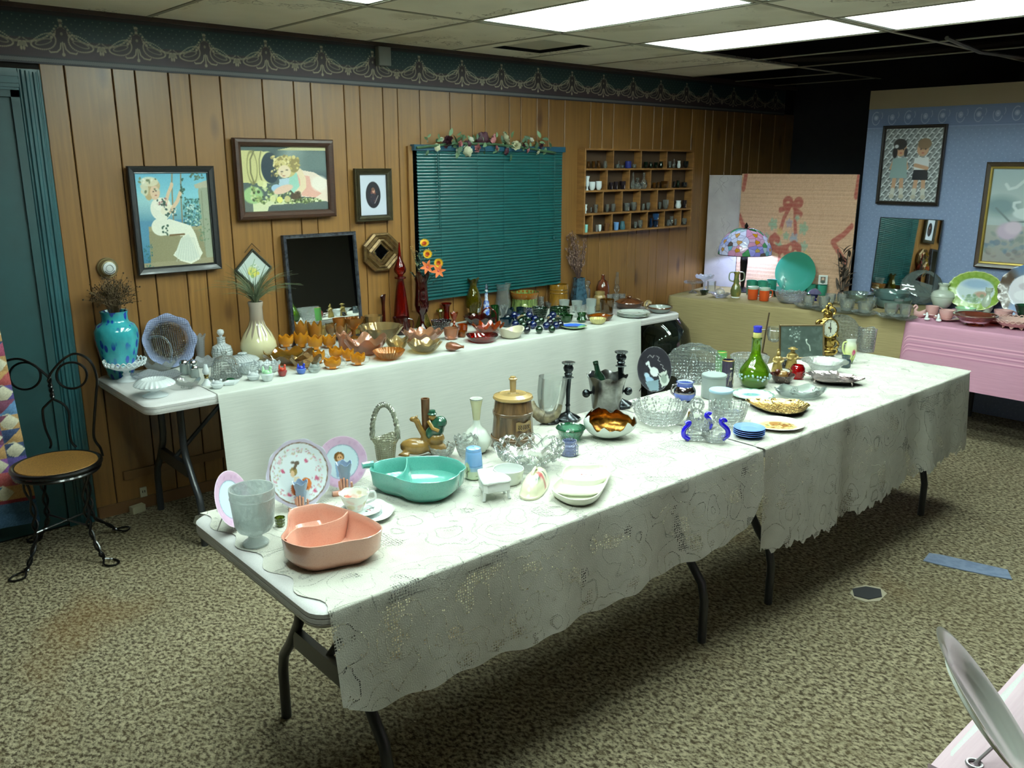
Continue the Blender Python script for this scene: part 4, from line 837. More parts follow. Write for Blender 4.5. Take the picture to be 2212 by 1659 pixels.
for r_, ce, X0_, Y0_, X1_, Y1_, wd, kd, pr, mt, hd in MINI:
    y = -D_*.62; z = sz0+zs[r_]+bt_; a = at(1230+(X0_+X1_)/2/7.9, 300+Y1_/7.9, y=y); m = mpp(a); R = (X1_-X0_)/2/7.9*m*(.8 if hd else 1); h = (Y1_-Y0_)/7.9*m*.97
    if 'standing on' in wd: z += .058; y -= .0
    o = add(MB().lathe(pr, R, h, 14, (7, .05, .1) if mt in (GC, GPU) else None), 'miniature_'+kd, mt, None, (a[0], y, z)); tag(o, wd+', %s compartment of the %s shelf row' % (orde[ce-1], rows[r_]), kd, 'miniatures in the shadow box')
    if hd: add(MB().tube(smooth_path([(R*.85, 0, h*.8), (R*1.45, 0, h*.72), (R*1.4, 0, h*.35), (R*.85, 0, h*.25)], 3), R*.1, 5), 'handle', mt, o, rz=RCAM+.9)
# ================================================================== glass and china materials
CLR = G('clear glass', 'fbfdfc', .07, 'f6fbf9', edge=.78, gl=.75)
CUT = G('cut glass', 'fbfdfc', .20, 'f6fcfa', edge=.78, gl=.9, bump=('v', 75, .9, .01, .3))
PRS = G('pressed glass', 'fbfdfc', .17, 'f6fbf9', edge=.78, gl=.75, bump=('n', 90, .5, .006))
FRO = G('frosted glass', 'f6fbf9', .5, 'eff8f5', rough=.25, edge=.9, gl=.7, bump=('n', 120, .4, .004))
OPA = G('opalescent', 'c4d2f0', .55, 'cbd9f6', edge=.8, gl=1.4, bump=('v', 95, .8, .008, .1))
OPC = G('opalescent clear', 'f8fafc', .42, 'f2f7fc', edge=.88, gl=.8, bump=('v', 85, .8, .008, .1))
MILK = M('milk glass', 'f3f8f9', .18, coat=.6, trans=.4); MHOB = M('hobnail milk glass', 'f1f7f8', .2, coat=.6, trans=.4, bump=('v', 85, 1.0, .012, .1))
CHROME = M('chrome', 'd6dadb', .12, 1.0); BRASS = M('aged brass', '6f6138', .35, .8)
SAT = G('orange satin glass', 'ffcc58', .85, 'ffba34', rough=.22, edge=.7, gl=.9); SATF = G('orange fading glass', 'f8d684', .5, 'f8b850', rough=.15, edge=.8, gl=1.0); PEA = G('peach clear glass', 'f8e2b8', .28, 'f4d09a', edge=.75, gl=1.0)
MAR = G('marigold carnival', 'f2b860', .5, 'f0a850', rough=.1, edge=.8, gl=1.7, gcol='ffe0c0', bump=('n', 25, .25, .01)); PKC = G('pink carnival', 'f2c49a', .5, 'f0bc94', rough=.1, edge=.75, gl=1.9, gcol='ffd8d8', bump=('n', 20, .3, .01)); GOC = G('gold carnival', 'f8e6b8', .32, 'f4dca8', rough=.08, edge=.75, gl=1.7, gcol='fff0d0', bump=('n', 22, .25, .01)); AMBR = G('amber ruffled glass', 'c99732', .35, 'c4922e', edge=.5, gl=1.8)
RED = G('ruby glass', 'c42410', .25, 'b01f10', edge=.35, gl=1.2); RED2 = G('deep ruby glass', '8f1414', .3, '6a0e10', edge=.3, gl=1.3); AMBE = G('amberina glass', 'd8460c', .35, 'e06a10', edge=.45, gl=1.5, bump=('n', 30, .4, .01)); RDK = G('dark amethyst ruby', '5c1022', .45, '3c0a16', edge=.4, gl=1.5, bump=('v', 90, .8, .01, .2))
AMB = G('amber glass', 'd08a24', .3, 'c8801e', edge=.45, gl=1.3); YEL = G('yellow glass', 'b8a818', .25, 'a89a18', edge=.5, gl=1.5); YPL = G('pale yellow glass', 'c9b860', .3, 'c0ae50', edge=.5); 
COB = G('cobalt glass', '1a3fa0', .3, '14348c', edge=.35, gl=1.6); GRN = G('emerald glass', '2a8a34', .3, '257c2e', edge=.4, gl=1.5); DGR = G('dark green glass', '1f5a34', .4, '1b4a2c', edge=.4, gl=1.5, bump=('v', 70, .8, .01, .2)); TEA = G('teal blue glass', '1c5a72', .4, '154a60', edge=.4, gl=1.8, bump=('n', 30, .3, .01))
LPROF = open_([(.3, 0), (.5, .05), (.9, .38), (1, .72), (.96, 1)], .07, .1)
# ================================================================== things on the wall tables, from the door to the far end
def drips(name, base, c2, c3):
    t = NT(name); b = t.n('ShaderNodeBsdfPrincipled', Roughness=.15); b.inputs['Coat Weight'].default_value = .6
    n = t.noise(16, t.coord('Object', (1, 1, .6)), 4); v = t.vor(1.0, t.coord('Object', (42, 42, 17)), 1.0); n2 = t.noise(6, t.coord(), 2)
    c = t.mix(t.ramp(n, .35, .7), L4(base), L4(c2)); c = t.mix(t.math('MULTIPLY', t.ramp(v, .44, .34), t.ramp(n2, .36, .44)), c, L4(c3)); t.set(b, 'Base Color', c); return t.surf(b)
Z0 = TT+.001
o, R, h, P = V('glazed_vase', 'tall turquoise vase with dark blue drips on the table end by the door', 'vase', (217, 667, 306, 813), open_([(.52, 0), (.6, .05), (.86, .35), (1, .6), (.98, .72), (.85, .80), (.64, .84), (.60, .87), (.60, .96), (.65, 1)], .08, .5), drips('turquoise glaze', '3aa3ab', '1f7a86', '123a94'), z=Z0, n=36)
def sprigs(n, hgt, spread, seed, r=.0012, bead=.004, sub_=4):
    g = random.Random(seed); st, bd = MB(), MB()
    for _ in range(n):
        a = g.uniform(0, 6.28); s = spread*g.random()**.6; H = hgt*g.uniform(.45, 1)*(1-.45*(s/spread)**2); e = np.array([s*math.cos(a), s*math.sin(a), H]); m_ = np.array([e[0]*.35, e[1]*.35, H*.6])
        st.tube([np.array([e[0]*.1, e[1]*.1, -.04]), m_, e], r, 3, cap=False)
        for _ in range(sub_):
            q = m_+(e-m_)*g.uniform(.2, 1)+np.array([g.gauss(0, .022), g.gauss(0, .022), g.gauss(.008, .018)]); st.tube([m_+(e-m_)*g.uniform(0, .7), q], r*.7, 3, cap=False); bd.ball(q, bead*g.uniform(.6, 1.2), 4)
    return st, bd
st, bd = sprigs(90, .16, .12, 3)
t = thing('dried_flowers', 'brown dried flower sprigs standing in the tall turquoise vase', 'dried flowers', P+np.array([0, 0, h]))
o = add(st, 'sprig_stems', M('dry stem', '4a3a20', .8), t); o['kind'] = 'stuff'; o = add(bd, 'seed_heads', M('dry seed', '3b2c18', .8), t); o['kind'] = 'stuff'
# milk glass compote with openwork rim
def lattice(R, z0, z1, n, r, flare=0, mat=MILK, par=None, name='openwork_rim'):
    b = MB()
    for s in (1, -1):
        b.tube([((R+flare*.5*(1+math.sin(s*q*n/2)))*math.cos(q), (R+flare*.5*(1+math.sin(s*q*n/2)))*math.sin(q), (z0+z1)/2+(z1-z0)/2*math.sin(s*q*n/2)) for q in np.linspace(0, 2*math.pi, n*8, endpoint=False)], r, 5, True)
    return add(b, name, mat, par)
o, R, h, P = V('lace_edge_compote', 'white milk glass pedestal compote with openwork lace rim', 'compote', (232, 772, 317, 827), [(0, 0), (.5, 0), (.48, .06), (.28, .14), (.15, .26), (.2, .34), (.13, .42), (.16, .52), (.5, .62), (.82, .76), (.9, .84), (.85, .85), (.5, .72), (0, .64)], MILK, z=Z0, rb=.5, rt=.9, ruf=(8, .05, .1))
lattice(R*.93, h*.82, h*1.06, 24, .0035, .008, MILK, o)
o, R, h, P = V('glass_basket', 'clear glass basket with tall arched handle before the opal plate', 'basket', (309, 770, 384, 803), bowlp(.4, .6, th=.06), PRS, z=Z0, n=48, ruf=(12, .18, .3, .04))
add(MB().tube(smooth_path([(-R*.62, 0, h*.8), (-R*.74, 0, h*2.0), (-R*.5, 0, h*3.0), (0, 0, h*3.3), (R*.5, 0, h*3.0), (R*.74, 0, h*2.0), (R*.62, 0, h*.8)], 5), .006, 7), 'handle', CLR, o, rz=RCAM)
def dense(p, k=3):
    out = []
    for (a, b), (c, d) in zip(p[:-1], p[1:]):
        n_ = max(1, int(math.hypot(c-a, (d-b)*.5)*9*k)); out += [(a+(c-a)*i/n_, b+(d-b)*i/n_) for i in range(n_)]
    return out+[p[-1]]
def stand_plate(name, label, px_, pyb, Rp, yaw, tilt, mat, prof=None, th=.13, rip=None, ruf=None, ell=(1, 1), cv=None, z=TZ, easel=None, n=56, group=None, cat='plate', roll=0.0):
    P = place(px_, pyb, z, Rp*mpp(at(px_, pyb, z=z))*2*math.sin(tilt)*ell[1]+(.012 if isinstance(yaw, str) else 0)); m = mpp(P); R = Rp*m
    a = {'wall': math.pi, 'board': math.pi+.172}[yaw] if isinstance(yaw, str) else math.atan2(CAM[1]-P[1], CAM[0]-P[0])+yaw
    N = Vector((math.cos(a)*math.cos(tilt), math.sin(a)*math.cos(tilt), math.sin(tilt))); X = Vector((0, 0, 1)).cross(N).normalized(); Y = N.cross(X)
    rot = Matrix((X, Y, N)).transposed().to_euler(); p = prof or platep()
    if cv is not None: p = dense(p, 4); n = 110
    b = MB().lathe(p, R, R*th, n, rip, ruf, ell)
    col = None
    if cv is not None: col = lambda Vv: cv.sample((Vv[:, 0]/(R*ell[0])+1)/2, (Vv[:, 1]/(R*ell[1])+1)/2)
    Ry = R*ell[1]
    o = add(b, name, mat, None, Vector(P)+Y*Ry+Vector((0, 0, .002))+N*.004, rot=rot, col=col); tag(o, label, cat, group)
    if easel:
        e = MB(); q = Ry
        for s in (-1, 1):
            e.tube([(s*q*.32, -q*.98, R*.16), (s*q*.32, -q*1.0, -.004), (s*q*.28, -q*.3, -.006), (s*q*.05, q*.45, -.006)], .0018, 5)
            e.tube([(s*q*.28, -q*.2, -.006), (s*q*.36, -q*.93, -q*(.3 if isinstance(yaw, str) else .7))], .0018, 5)
        add(e, 'easel', easel, o)
    return o, R
HOBP = G('opal plate glass', 'd9d9e6', .3, 'c9d4f4', edge=.55, gl=1.6, bump=('v', 100, .8, .008, .1))
def opalrim():
    # clear in the middle, milky blue towards the rim
    t = NT('opal rim plate'); d = t.n('ShaderNodeVectorMath', _operation='LENGTH'); t.set(d, 'i0', t.coord()); r = d.outputs['Value']
    f = t.ramp(r, .085, .135); nrm = t.bump(t.math('SUBTRACT', 1, t.vor(95, t.coord(), .05)), .9, .01)
    tr = t.n('ShaderNodeBsdfTransparent', Color=L4('e8e6dc')); df = t.n('ShaderNodeBsdfDiffuse', Color=L4('b9c8f2'), Normal=nrm); tl = t.n('ShaderNodeBsdfTranslucent', Color=L4('b9c8f2')); bd = t.n('ShaderNodeMixShader', i0=.35, i1=df, i2=tl)
    dots = t.ramp(t.vor(95, t.coord(), .05), .35, .15); f = t.math('MAXIMUM', f, t.math('MULTIPLY', dots, .30)); base = t.n('ShaderNodeMixShader', i0=t.math('MULTIPLY', f, .86), i1=tr, i2=bd)
    gs = t.n('ShaderNodeBsdfGlossy', Roughness=.05, Normal=nrm); return t.surf(t.n('ShaderNodeMixShader', i0=t.n('ShaderNodeFresnel', IOR=1.5, Normal=nrm), i1=base, i2=gs))
OPR = opalrim()
stand_plate('opalescent_plate', 'blue white opalescent hobnail plate standing on edge near the turquoise vase', 373, 791, 57, .35, .28, OPR, [(0, .1), (.3, .1), (.55, .25), (.98, .9), (1, 1), (.96, 1), (.55, .4), (.3, .25), (0, .25)], .25, ruf=(8, .18, .2, .03), z=Z0, easel=CLR)
V('hobnail_vase', 'slender clear hobnail vase with ruffled opal rim', 'vase', (422, 722, 448, 782), open_([(.62, 0), (.6, .05), (.72, .5), (.82, .85), (1, 1)], .1, .1), OPC, z=Z0, n=36, ruf=(6, .05, .8, .1))
o, R, h, P = V('hobnail_cruet', 'white hobnail milk glass cruet with round ball stopper', 'cruet', (459, 727, 504, 782), open_([(.6, 0), (.9, .15), (1, .38), (.85, .62), (.38, .74), (.36, .95), (.42, 1)], .05, .3), MHOB, z=Z0)
sub(o, 'stopper', [(0, 0), (.4, 0), (.4, .2), (.75, .35), (1, .6), (.8, .88), (0, 1)], MILK, R*.34, h*.36, h)
o, R, h, P = V('beige_vase', 'cream bottle vase with taupe drip glaze on its long neck', 'vase', (522, 649, 599, 778), open_([(.55, 0), (.75, .04), (1, .2), (.96, .3), (.75, .45), (.48, .58), (.38, .68), (.36, .9), (.42, .98), (.41, 1)], .06, .5), None, z=Z0, n=36)
t = NT('drip neck glaze'); b = t.n('ShaderNodeBsdfPrincipled', Roughness=.14); b.inputs['Coat Weight'].default_value = .6; sx = t.n('ShaderNodeSeparateXYZ'); t.set(sx, 'Vector', t.coord())
ang = t.math('ARCTAN2', sx.outputs[0], sx.outputs[1]); st_ = t.math('SINE', t.math('MULTIPLY', ang, 13.0)); hh = t.math('DIVIDE', sx.outputs[2], h)
dr = t.math('ADD', hh, t.math('MULTIPLY', st_, .14)); c = t.mix(t.ramp(dr, .50, .56), L4('d6cfa6'), L4('8e8070')); c = t.mix(t.ramp(hh, .7, .95), c, L4('a3978a')); t.set(b, 'Base Color', c); o.data.materials.append(t.surf(b)) if not len(o.data.materials) else None
g = random.Random(5); bl = MB()
for i in range(130):
    a = g.uniform(0, 6.28); sp = g.random()**1.5; L_ = g.uniform(.12, .22); dx_, dy_ = math.cos(a), math.sin(a); arch = .5+1.3*sp
    pts = [(R*.3*dx_*k_*.6+dx_*L_*(k_**2)*arch*.8, R*.3*dy_*k_*.6+dy_*L_*(k_**2)*arch*.55, -.04+L_*1.25*k_*(1-.5*sp*k_*k_*1.1)) for k_ in (0, .3, .55, .8, 1.0)]
    bl.tube(pts, [.0019, .0018, .0015, .001, .0004], 3, cap=False)
t = thing('grass_spray', 'wispy green artificial grass arching out of the cream bottle vase', 'artificial plant', P+np.array([0, 0, h]))
o = add(bl, 'grass_blades', M('grass green', '45543a', .6, noise=(20, '6b7256', .4, .7)), t); o['kind'] = 'stuff'
o, R, h, P = V('candy_jar', 'lidded white hobnail milk glass candy jar', 'jar', (492, 770, 560, 800), bowlp(.5, .5), MHOB, z=TZ)
sub(o, 'lid', [(1, 0), (1.03, .05), (.9, .3), (.5, .58), (.15, .7), (.12, .76), (.3, .86), (.2, .97), (0, 1)], MHOB, R, h*.85, h, ruf=(10, .02, 0))
o, R, h, P = V('ruffled_dish', 'long opalescent ruffled hobnail dish lying low at the table end', 'dish', (281, 795, 394, 823), bowlp(.45, .55, th=.04), OPC, z=Z0, n=56, ruf=(6, .28, .2, .04), ell=(1, .62), rz=RCAM)
V('ribbed_compote', 'white ribbed milk glass compote nearest the bare table end', 'compote', (294, 811, 378, 861), [(0, 0), (.62, 0), (.64, .04), (.45, .13), (.25, .22), (.24, .3), (.5, .42), (.85, .56), (1, .66), (.97, .72), (.9, .8), (.7, .93), (.6, .96), (.55, .9), (.3, .8), (0, .78)], MILK, z=Z0, n=96, rip=(24, .035, .45), rt=.65)
o, R, h, P = V('footed_dish', 'small clear glass footed dish with scalloped rim', 'dish', (379, 814, 434, 840), [(0, .2), (.3, .2), (.8, .5), (1, 1), (.95, 1), (.75, .58), (.3, .3), (0, .3)], CLR, z=Z0, n=48, ruf=(10, .1, .4, .02), rb=.4)
for k in range(3): add(MB().ball((R*.4*math.cos(2.1*k+.5), R*.4*math.sin(2.1*k+.5), h*.14), R*.16, 8), 'foot', CLR, o)
for i, (x0, y0, x1, y1, lb) in enumerate(((390, 777, 409, 812, 'left of the three'), (410, 777, 428, 813, 'middle of the three, behind'), (413, 787, 431, 818, 'nearest of the three'))):
    o, R, h, P = V('shaker', 'white glass shaker with chrome cap, '+lb, 'shaker', (x0, y0+8, x1, y1), open_([(.85, 0), (1, .1), (.95, .8), (.85, 1)], .1, .1), FRO, z=Z0, group='white glass shakers'); sub(o, 'cap', [(0, 0), (.95, 0), (1, .2), (.95, .6), (.7, .95), (0, 1)], CHROME, R, h*.35, h)
V('ruffled_bowl', 'clear ruffled glass bowl with opal edge behind the white shakers', 'bowl', (418, 770, 468, 795), bowlp(.45), OPC, z=Z0, n=48, ruf=(7, .18, .4, .05))
o, R, h, P = V('mini_oil_lamp', 'miniature white oil lamp with brass burner and milk glass shade', 'oil lamp', (436, 816, 459, 835), [(0, 0), (1, 0), (.95, .2), (.6, .5), (.35, .8), (.32, 1), (0, 1)], MILK, z=Z0, rt=.3)
sub(o, 'burner', [(0, 0), (.38, 0), (.42, .2), (.34, .35), (.46, .5), (.46, .8), (.4, 1), (0, 1)], BRASS, R, h*.55, h); sub(o, 'shade', [(.4, 0), (.62, .2), (.66, .4), (.4, .72), (.32, 1), (.28, 1), (.35, .7), (.6, .4), (.36, .02)], MILK, R, h*1.4, h*1.5)
o, R, h, P = V('covered_dish', 'clear cut glass dome lid with knob over a plate', 'dome', (455, 812, 522, 822), [(0, 0), (.8, 0), (1, .6), (1, 1), (.8, .4), (0, .3)], CUT, z=TZ, rb=.8)
sub(o, 'dome', [(.92, 0), (.93, .06), (.86, .45), (.62, .72), (.3, .80), (.14, .83), (.12, .86), (.2, .92), (.13, .98), (0, 1)], CUT, R, R*1.75, h*.6, n=36)
o, R, h, P = V('hobnail_bowl', 'white hobnail milk glass bowl beside the lidded candy jar', 'bowl', (513, 779, 564, 809), bowlp(.5), MHOB, z=TZ, n=40, ruf=(10, .12, .5, .03), group='white hobnail bowls')
V('hobnail_bowl', 'white hobnail milk glass bowl near the red bird dish', 'bowl', (558, 778, 607, 806), bowlp(.5), MHOB, z=TZ, n=40, ruf=(10, .12, .5, .03), group='white hobnail bowls')
V('crystal_egg', 'small clear crystal egg figure before the glass dome', 'ornament', (476, 800, 491, 822), [(0, 0), (.5, 0), (.6, .1), (.9, .3), (1, .5), (.75, .8), (.4, .95), (0, 1)], CUT, z=TZ, rt=.1)
def hen(label, box, mat, mat2=None, group='little covered animal dishes'):
    o, R, h, P = V('animal_dish', label, 'dish', box, [(0, 0), (.6, 0), (.75, .1), (1, .42), (1, .48), (.9, .5), (0, .5)], mat, z=TZ, rt=.3, group=group)
    b = MB().ball((0, 0, h*.55), R*.72, 10, (1, .7, .62)); b.lathe([(0, 0), (.9, 0), (.6, .5), (.25, .85), (0, 1)], R*.36, h*.5, 8, off=(R*.5, 0, h*.55)); b.lathe([(0, 0), (1, 0), (.6, .6), (0, 1)], R*.3, h*.48, 8, off=(-R*.55, 0, h*.55)); b.ball((R*.62, 0, h*.9), R*.22, 8)
    add(b, 'animal_lid', mat2 or mat, o, rz=RCAM); return o
hen('tiny white animal covered dish in front of the miniature oil lamp', (456, 818, 484, 840), MILK); hen('tiny white animal covered dish left of the green topped one', (534, 800, 562, 822), MILK); hen('tiny white animal dish with pale green lid', (564, 790, 592, 824), MILK, M('pale green glass', 'a9dcae', .2, coat=.5)); hen('tiny dark red bird covered dish', (600, 786, 621, 813), M('red slag glass', '7e1a1a', .15, coat=.6), M('red slag pale', 'b0402e', .2, coat=.5)); hen('tiny blue animal covered dish', (640, 784, 662, 808), M('blue glass', '4a6fc0', .2, coat=.5), M('deep blue glass', '2236a0', .2, coat=.5)); hen('tiny frosted clear animal covered dish', (666, 783, 694, 805), FRO)
o, R, h, P = V('pin_tray', 'small white rectangular china tray near the glass dome', 'tray', (483, 819, 517, 833), [(0, 0), (.7, 0), (1, .8), (.98, 1), (.65, .3), (0, .25)], MILK, z=TZ, n=4, ell=(1.2, .8), rz=RCAM+.78)
V('green_glass_leaf', 'small green glass leaf lying in the white china tray', 'ornament', (488, 816, 508, 824), [(0, 0), (.8, .1), (1, .5), (.6, .9), (0, 1)], G('leaf green glass', '3f8f63', .4), z=TZ+.006, ell=(1, .5), rz=RCAM)
# ------------------------------------------------------------------ amber, orange and marigold glass
V('ruffled_bowl', 'gold amber ruffled glass bowl beside the cream bottle vase', 'bowl', (571, 752, 680, 787), bowlp(.4, .5, th=.03), AMBR, n=64, ruf=(8, .30, .3, .06))
V('ruffled_bowl', 'peach clear ruffled glass bowl in front of the gold amber one', 'bowl', (628, 766, 696, 797), bowlp(.4, .55), PEA, n=48, ruf=(6, .22, .3, .05))
def tulip(label, box, mat=SAT, stem=False, hd=False, name='tulip_cup', cat='cup', grp='orange satin tulip glasses'):
    x0, y0, x1, y1 = box
    o, R, h, P = V(name, label, cat, box, [(0, 0), (.45, 0), (.42, .04), (.12, .1), (.1, .3)]+[(r, .3+z*.7) for r, z in LPROF[1:]] if stem else LPROF, mat, n=36, ruf=(6, .11 if not stem else .08, .6, .05), group=grp, rb=.42)
    if hd: add(MB().tube(smooth_path([(R*.85, 0, h*.78), (R*1.45, 0, h*.7), (R*1.4, 0, h*.3), (R*.85, 0, h*.22)], 3), R*.1, 6), 'handle', CLR, o, rz=RCAM)
    return o
for lb, bx, mt, st_, hd in (('fading orange tulip glass, left of the back pair by the leaning mirror', (634, 694, 666, 742), SATF, 0, 0), ('fading orange tulip glass, right of the back pair by the leaning mirror', (667, 696, 698, 744), SATF, 0, 0), ('pale peach footed sherbet behind the orange tulips', (700, 697, 730, 735), PEA, 1, 0), ('pale peach footed sherbet by the marigold bowls', (722, 700, 752, 738), PEA, 1, 0), ('orange satin tulip goblet at the far left on a clear stem', (603, 723, 636, 760), SAT, 1, 0), ('large orange satin tulip cup, second from the left', (636, 716, 667, 752), SAT, 0, 0), ('large orange satin tulip cup, third from the left', (665, 725, 698, 757), SAT, 0, 0), ('orange satin tulip cup, right end of its row', (697, 724, 727, 752), SAT, 0, 0), ('orange satin handled cup half hidden at left of the front group', (676, 757, 703, 785), SAT, 0, 1), ('orange satin handled cup at the back of the front group', (711, 749, 741, 776), SAT, 0, 1), ('orange satin handled cup, nearest the table edge', (700, 771, 738, 797), SAT, 0, 1), ('orange satin handled cup, right of the back of the front group', (739, 754, 766, 780), SAT, 0, 1), ('orange satin handled cup, farthest right of the group', (757, 762, 790, 789), SAT, 0, 1)):
    tulip(lb, bx, mt, st_, hd)
V('carnival_bowl', 'small marigold bowl against the leaning mirror, farthest left', 'bowl', (716, 683, 746, 702), bowlp(.45), MAR, group='marigold bowls at the back')
V('carnival_compote', 'marigold footed compote standing before the leaning mirror', 'compote', (742, 682, 788, 716), [(0, 0), (.5, 0), (.45, .06), (.14, .14), (.13, .4), (.5, .55), (.9, .8), (1, 1), (.95, 1), (.8, .8), (.4, .64), (0, .58)], MAR, n=36, rip=(18, .03, .5))
V('carnival_bowl', 'gold green bowl left of the tall red bud vase', 'bowl', (787, 678, 827, 700), bowlp(.45), GOC, rip=(14, .03, .3), n=42)
V('serving_bowl', 'large clear amber flared glass bowl behind the pink ruffled one', 'bowl', (774, 695, 872, 740), bowlp(.42, .8, th=.035), GOC, n=64, rip=(16, .025, .2))
V('ruffled_tumbler', 'peach ruffled glass tumbler vase behind the orange cups', 'vase', (727, 718, 761, 757), open_([(.6, 0), (.65, .1), (.75, .7), (1, 1)], .07, .1), PKC, n=40, ruf=(6, .1, .7, .12))
V('carnival_bowl', 'pink marigold deeply ruffled carnival glass bowl', 'bowl', (746, 724, 836, 768), bowlp(.32, .5, th=.03), PKC, n=72, ruf=(6, .24, .35, .10), rip=(36, .012, .2), group='carnival glass bowls')
V('carnival_bowl', 'golden ruffled bowl half hidden behind the ribbed marigold bowl', 'bowl', (832, 727, 884, 756), bowlp(.4, .5), GOC, n=48, ruf=(6, .16, .4, .05), group='carnival glass bowls')
V('carnival_bowl', 'marigold oval ribbed bowl nearest the table edge', 'bowl', (806, 749, 875, 778), bowlp(.42, .55, th=.04), MAR, n=96, rip=(30, .03, .15), group='carnival glass bowls')
V('carnival_bowl', 'peach fluted bowl with pleated rim, behind the pale gold bowl', 'bowl', (870, 708, 957, 742), bowlp(.35, .6, th=.03), PKC, n=96, ruf=(12, .14, .4, .05), group='carnival glass bowls')
V('carnival_bowl', 'pale gold ruffled bowl on a small foot at the table edge', 'bowl', (879, 731, 955, 763), bowlp(.3, .5, th=.03), GOC, n=64, ruf=(8, .14, .4, .05), group='carnival glass bowls')
V('glass_cup', 'peach ribbed glass cup behind the pear shaped piece', 'cup', (958, 705, 992, 734), open_([(.7, 0), (.8, .1), (1, .8), (.98, 1)], .08, .1), PKC, rip=(18, .02, .1), n=36)
P, R, h = BB(958, 728, 1002, 757, .3, .3, TZ)
o = add(MB().lathe(open_([(.2, 0), (.75, .08), (1, .3), (.85, .55), (.35, .85), (.28, .96), (.34, 1)], .08, .2), .026, .105, 24), 'pear_shaped_shaker', PKC, None, P+np.array([-.045, .015, .026]), rot=(0, math.pi/2, RCAM-.25)); tag(o, 'pink lustre pear shaped glass lying on its side at the table edge', 'shaker')
# ------------------------------------------------------------------ reds
o, R, h, P = V('decanter', 'tall red glass decanter with teardrop spire stopper', 'decanter', (848, 597, 887, 694), open_([(.98, 0), (1, .03), (.8, .4), (.55, .75), (.34, .93), (.36, .96), (.62, .97), (.62, 1), (.3, 1)], .04, .9), RED, n=36, rt=.3)
sub(o, 'stopper', [(0, 0), (.28, 0), (.3, .05), (.62, .14), (.68, .22), (.5, .36), (.26, .5), (.16, .7), (.07, 1), (0, 1)], RED, R, h*.62, h)
o, R, h, P = V('pitcher', 'dark ruby glass pitcher with rolled rim and loop handle', 'pitcher', (849, 682, 884, 724), open_([(.72, 0), (.9, .1), (1, .4), (.85, .75), (1.0, 1)], .06, .1), RED2, rt=1)
handle(o, RED2, [(R*.9, h*.92), (R*1.5, h*.8), (R*1.45, h*.35), (R*.9, h*.2)], .004)
V('bud_vase', 'thin deep red bud vase with slanted lip', 'vase', (823, 638, 836, 706), open_([(.95, 0), (.8, .08), (.6, .3), (.55, .75), (.8, .95), (1, 1)], .15, .4), RED2, ruf=(1, .04, .8))
o, R, h, P = V('swung_vase', 'tall amberina vase pinched above its foot, full of flowers', 'vase', (895, 590, 930, 714), open_([(.72, 0), (.6, .03), (.3, .09), (.22, .15), (.3, .26), (.75, .34), (.9, .45), (.8, .62), (.72, .85), (1, 1)], .08, .35), G('dark amberina', '7a0f12', .4, '5a0c10', edge=.4, gl=1.4), n=36, ruf=(5, .05, .8, .08), rb=.7)
t = thing('flower_bouquet', 'bouquet of orange yellow daisies and lilies in the amberina vase', 'flowers', P+np.array([0, 0, h*.9]))
m = mpp(P); RT = np.array([math.cos(RCAM), math.sin(RCAM), 0]); FW = np.array([-_f[0], -_f[1], 0])/np.hypot(_f[0], _f[1])
def fl_pos(px_, py_): return RT*((px_-912)*m)+np.array([0, 0, zrow(P, py_)-P[2]-h*.9])+FW*.03
def petals(n, L_, Wd, cup, mat, par, nm, q, rot, curl=.3, two=None):
    lf = leaf_mb(L_, Wd, curl).mesh('petal', mat, True); o = empty(nm, q, rot=rot); o.parent = par
    for k in range(n):
        add(lf, 'petal', None, o, rot=(0, -cup, 6.283*k/n))
    return o
OY = M('daisy yellow', 'e0b020', .6); OR_ = M('daisy russet', 'a8431a', .6); LIL = M('lily orange', 'e2743a', .55, trans=.15); LPK = M('lily pink', 'c0505a', .5)
for px_, py_, rt_ in ((922, 527, (.9, .2, RCAM)), (928, 549, (1.2, .3, RCAM)), (950, 567, (1.3, .9, RCAM))):
    q = fl_pos(px_, py_); petals(22, .036, .008, .5, OY, t, 'daisy', q, rt_, -.1); o = petals(16, .022, .007, .75, OR_, t, 'daisy_centre', q+FW*.006, rt_, -.1)
for px_, py_, rt_ in ((928, 575, (1.4, -.2, RCAM)), (951, 583, (1.5, .9, RCAM))):
    q = fl_pos(px_, py_)+FW*.02; petals(6, .044, .02, .55, LIL, t, 'lily', q, rt_, .35); add(MB().ball(q+FW*.004, .007, 8), 'lily_throat', LPK, t)
lf_ = M('dark leaf', '22382c', .5)
for px_, py_, L_ in ((905, 640, .07), (935, 615, .08), (900, 600, .06), (926, 600, .07), (912, 560, .06), (905, 575, .06)): add(leaf_mb(L_, .022, .4).mesh('leaf', lf_, True), 'leaf', None, t, fl_pos(px_, py_), rot=(.3, -1.0, px_))
stm = MB(); brr = MB(); g = random.Random(2)
for px_, py_ in ((922, 527), (928, 549), (950, 567), (928, 575), (951, 583)): q = fl_pos(px_, py_); stm.tube([(0, 0, -.1), q*.5+np.array([0, 0, -.02]), q], .002, 5)
for i in range(26):
    q = fl_pos(900+g.uniform(-8, 14), g.uniform(530, 600)); stm.tube([(0, 0, 0), q*.6, q], .0007, 3); brr.ball(q, .0028, 6)
for i in range(8): q = fl_pos(g.uniform(884, 950), g.uniform(528, 575)); stm.tube([fl_pos(905, 575), q], .0006, 3); brr.ball(q, .0024, 6)
add(stm, 'stem', lf_, t); add(brr, 'berry_sprays', M('gold berry', 'b9a068', .5), t)
V('glass_cone', 'pale yellow cone shaped glass behind the amberina vase', 'vase', (897, 672, 933, 708), open_([(1, 0), (.7, .5), (.35, 1)], .05, .1), YPL)
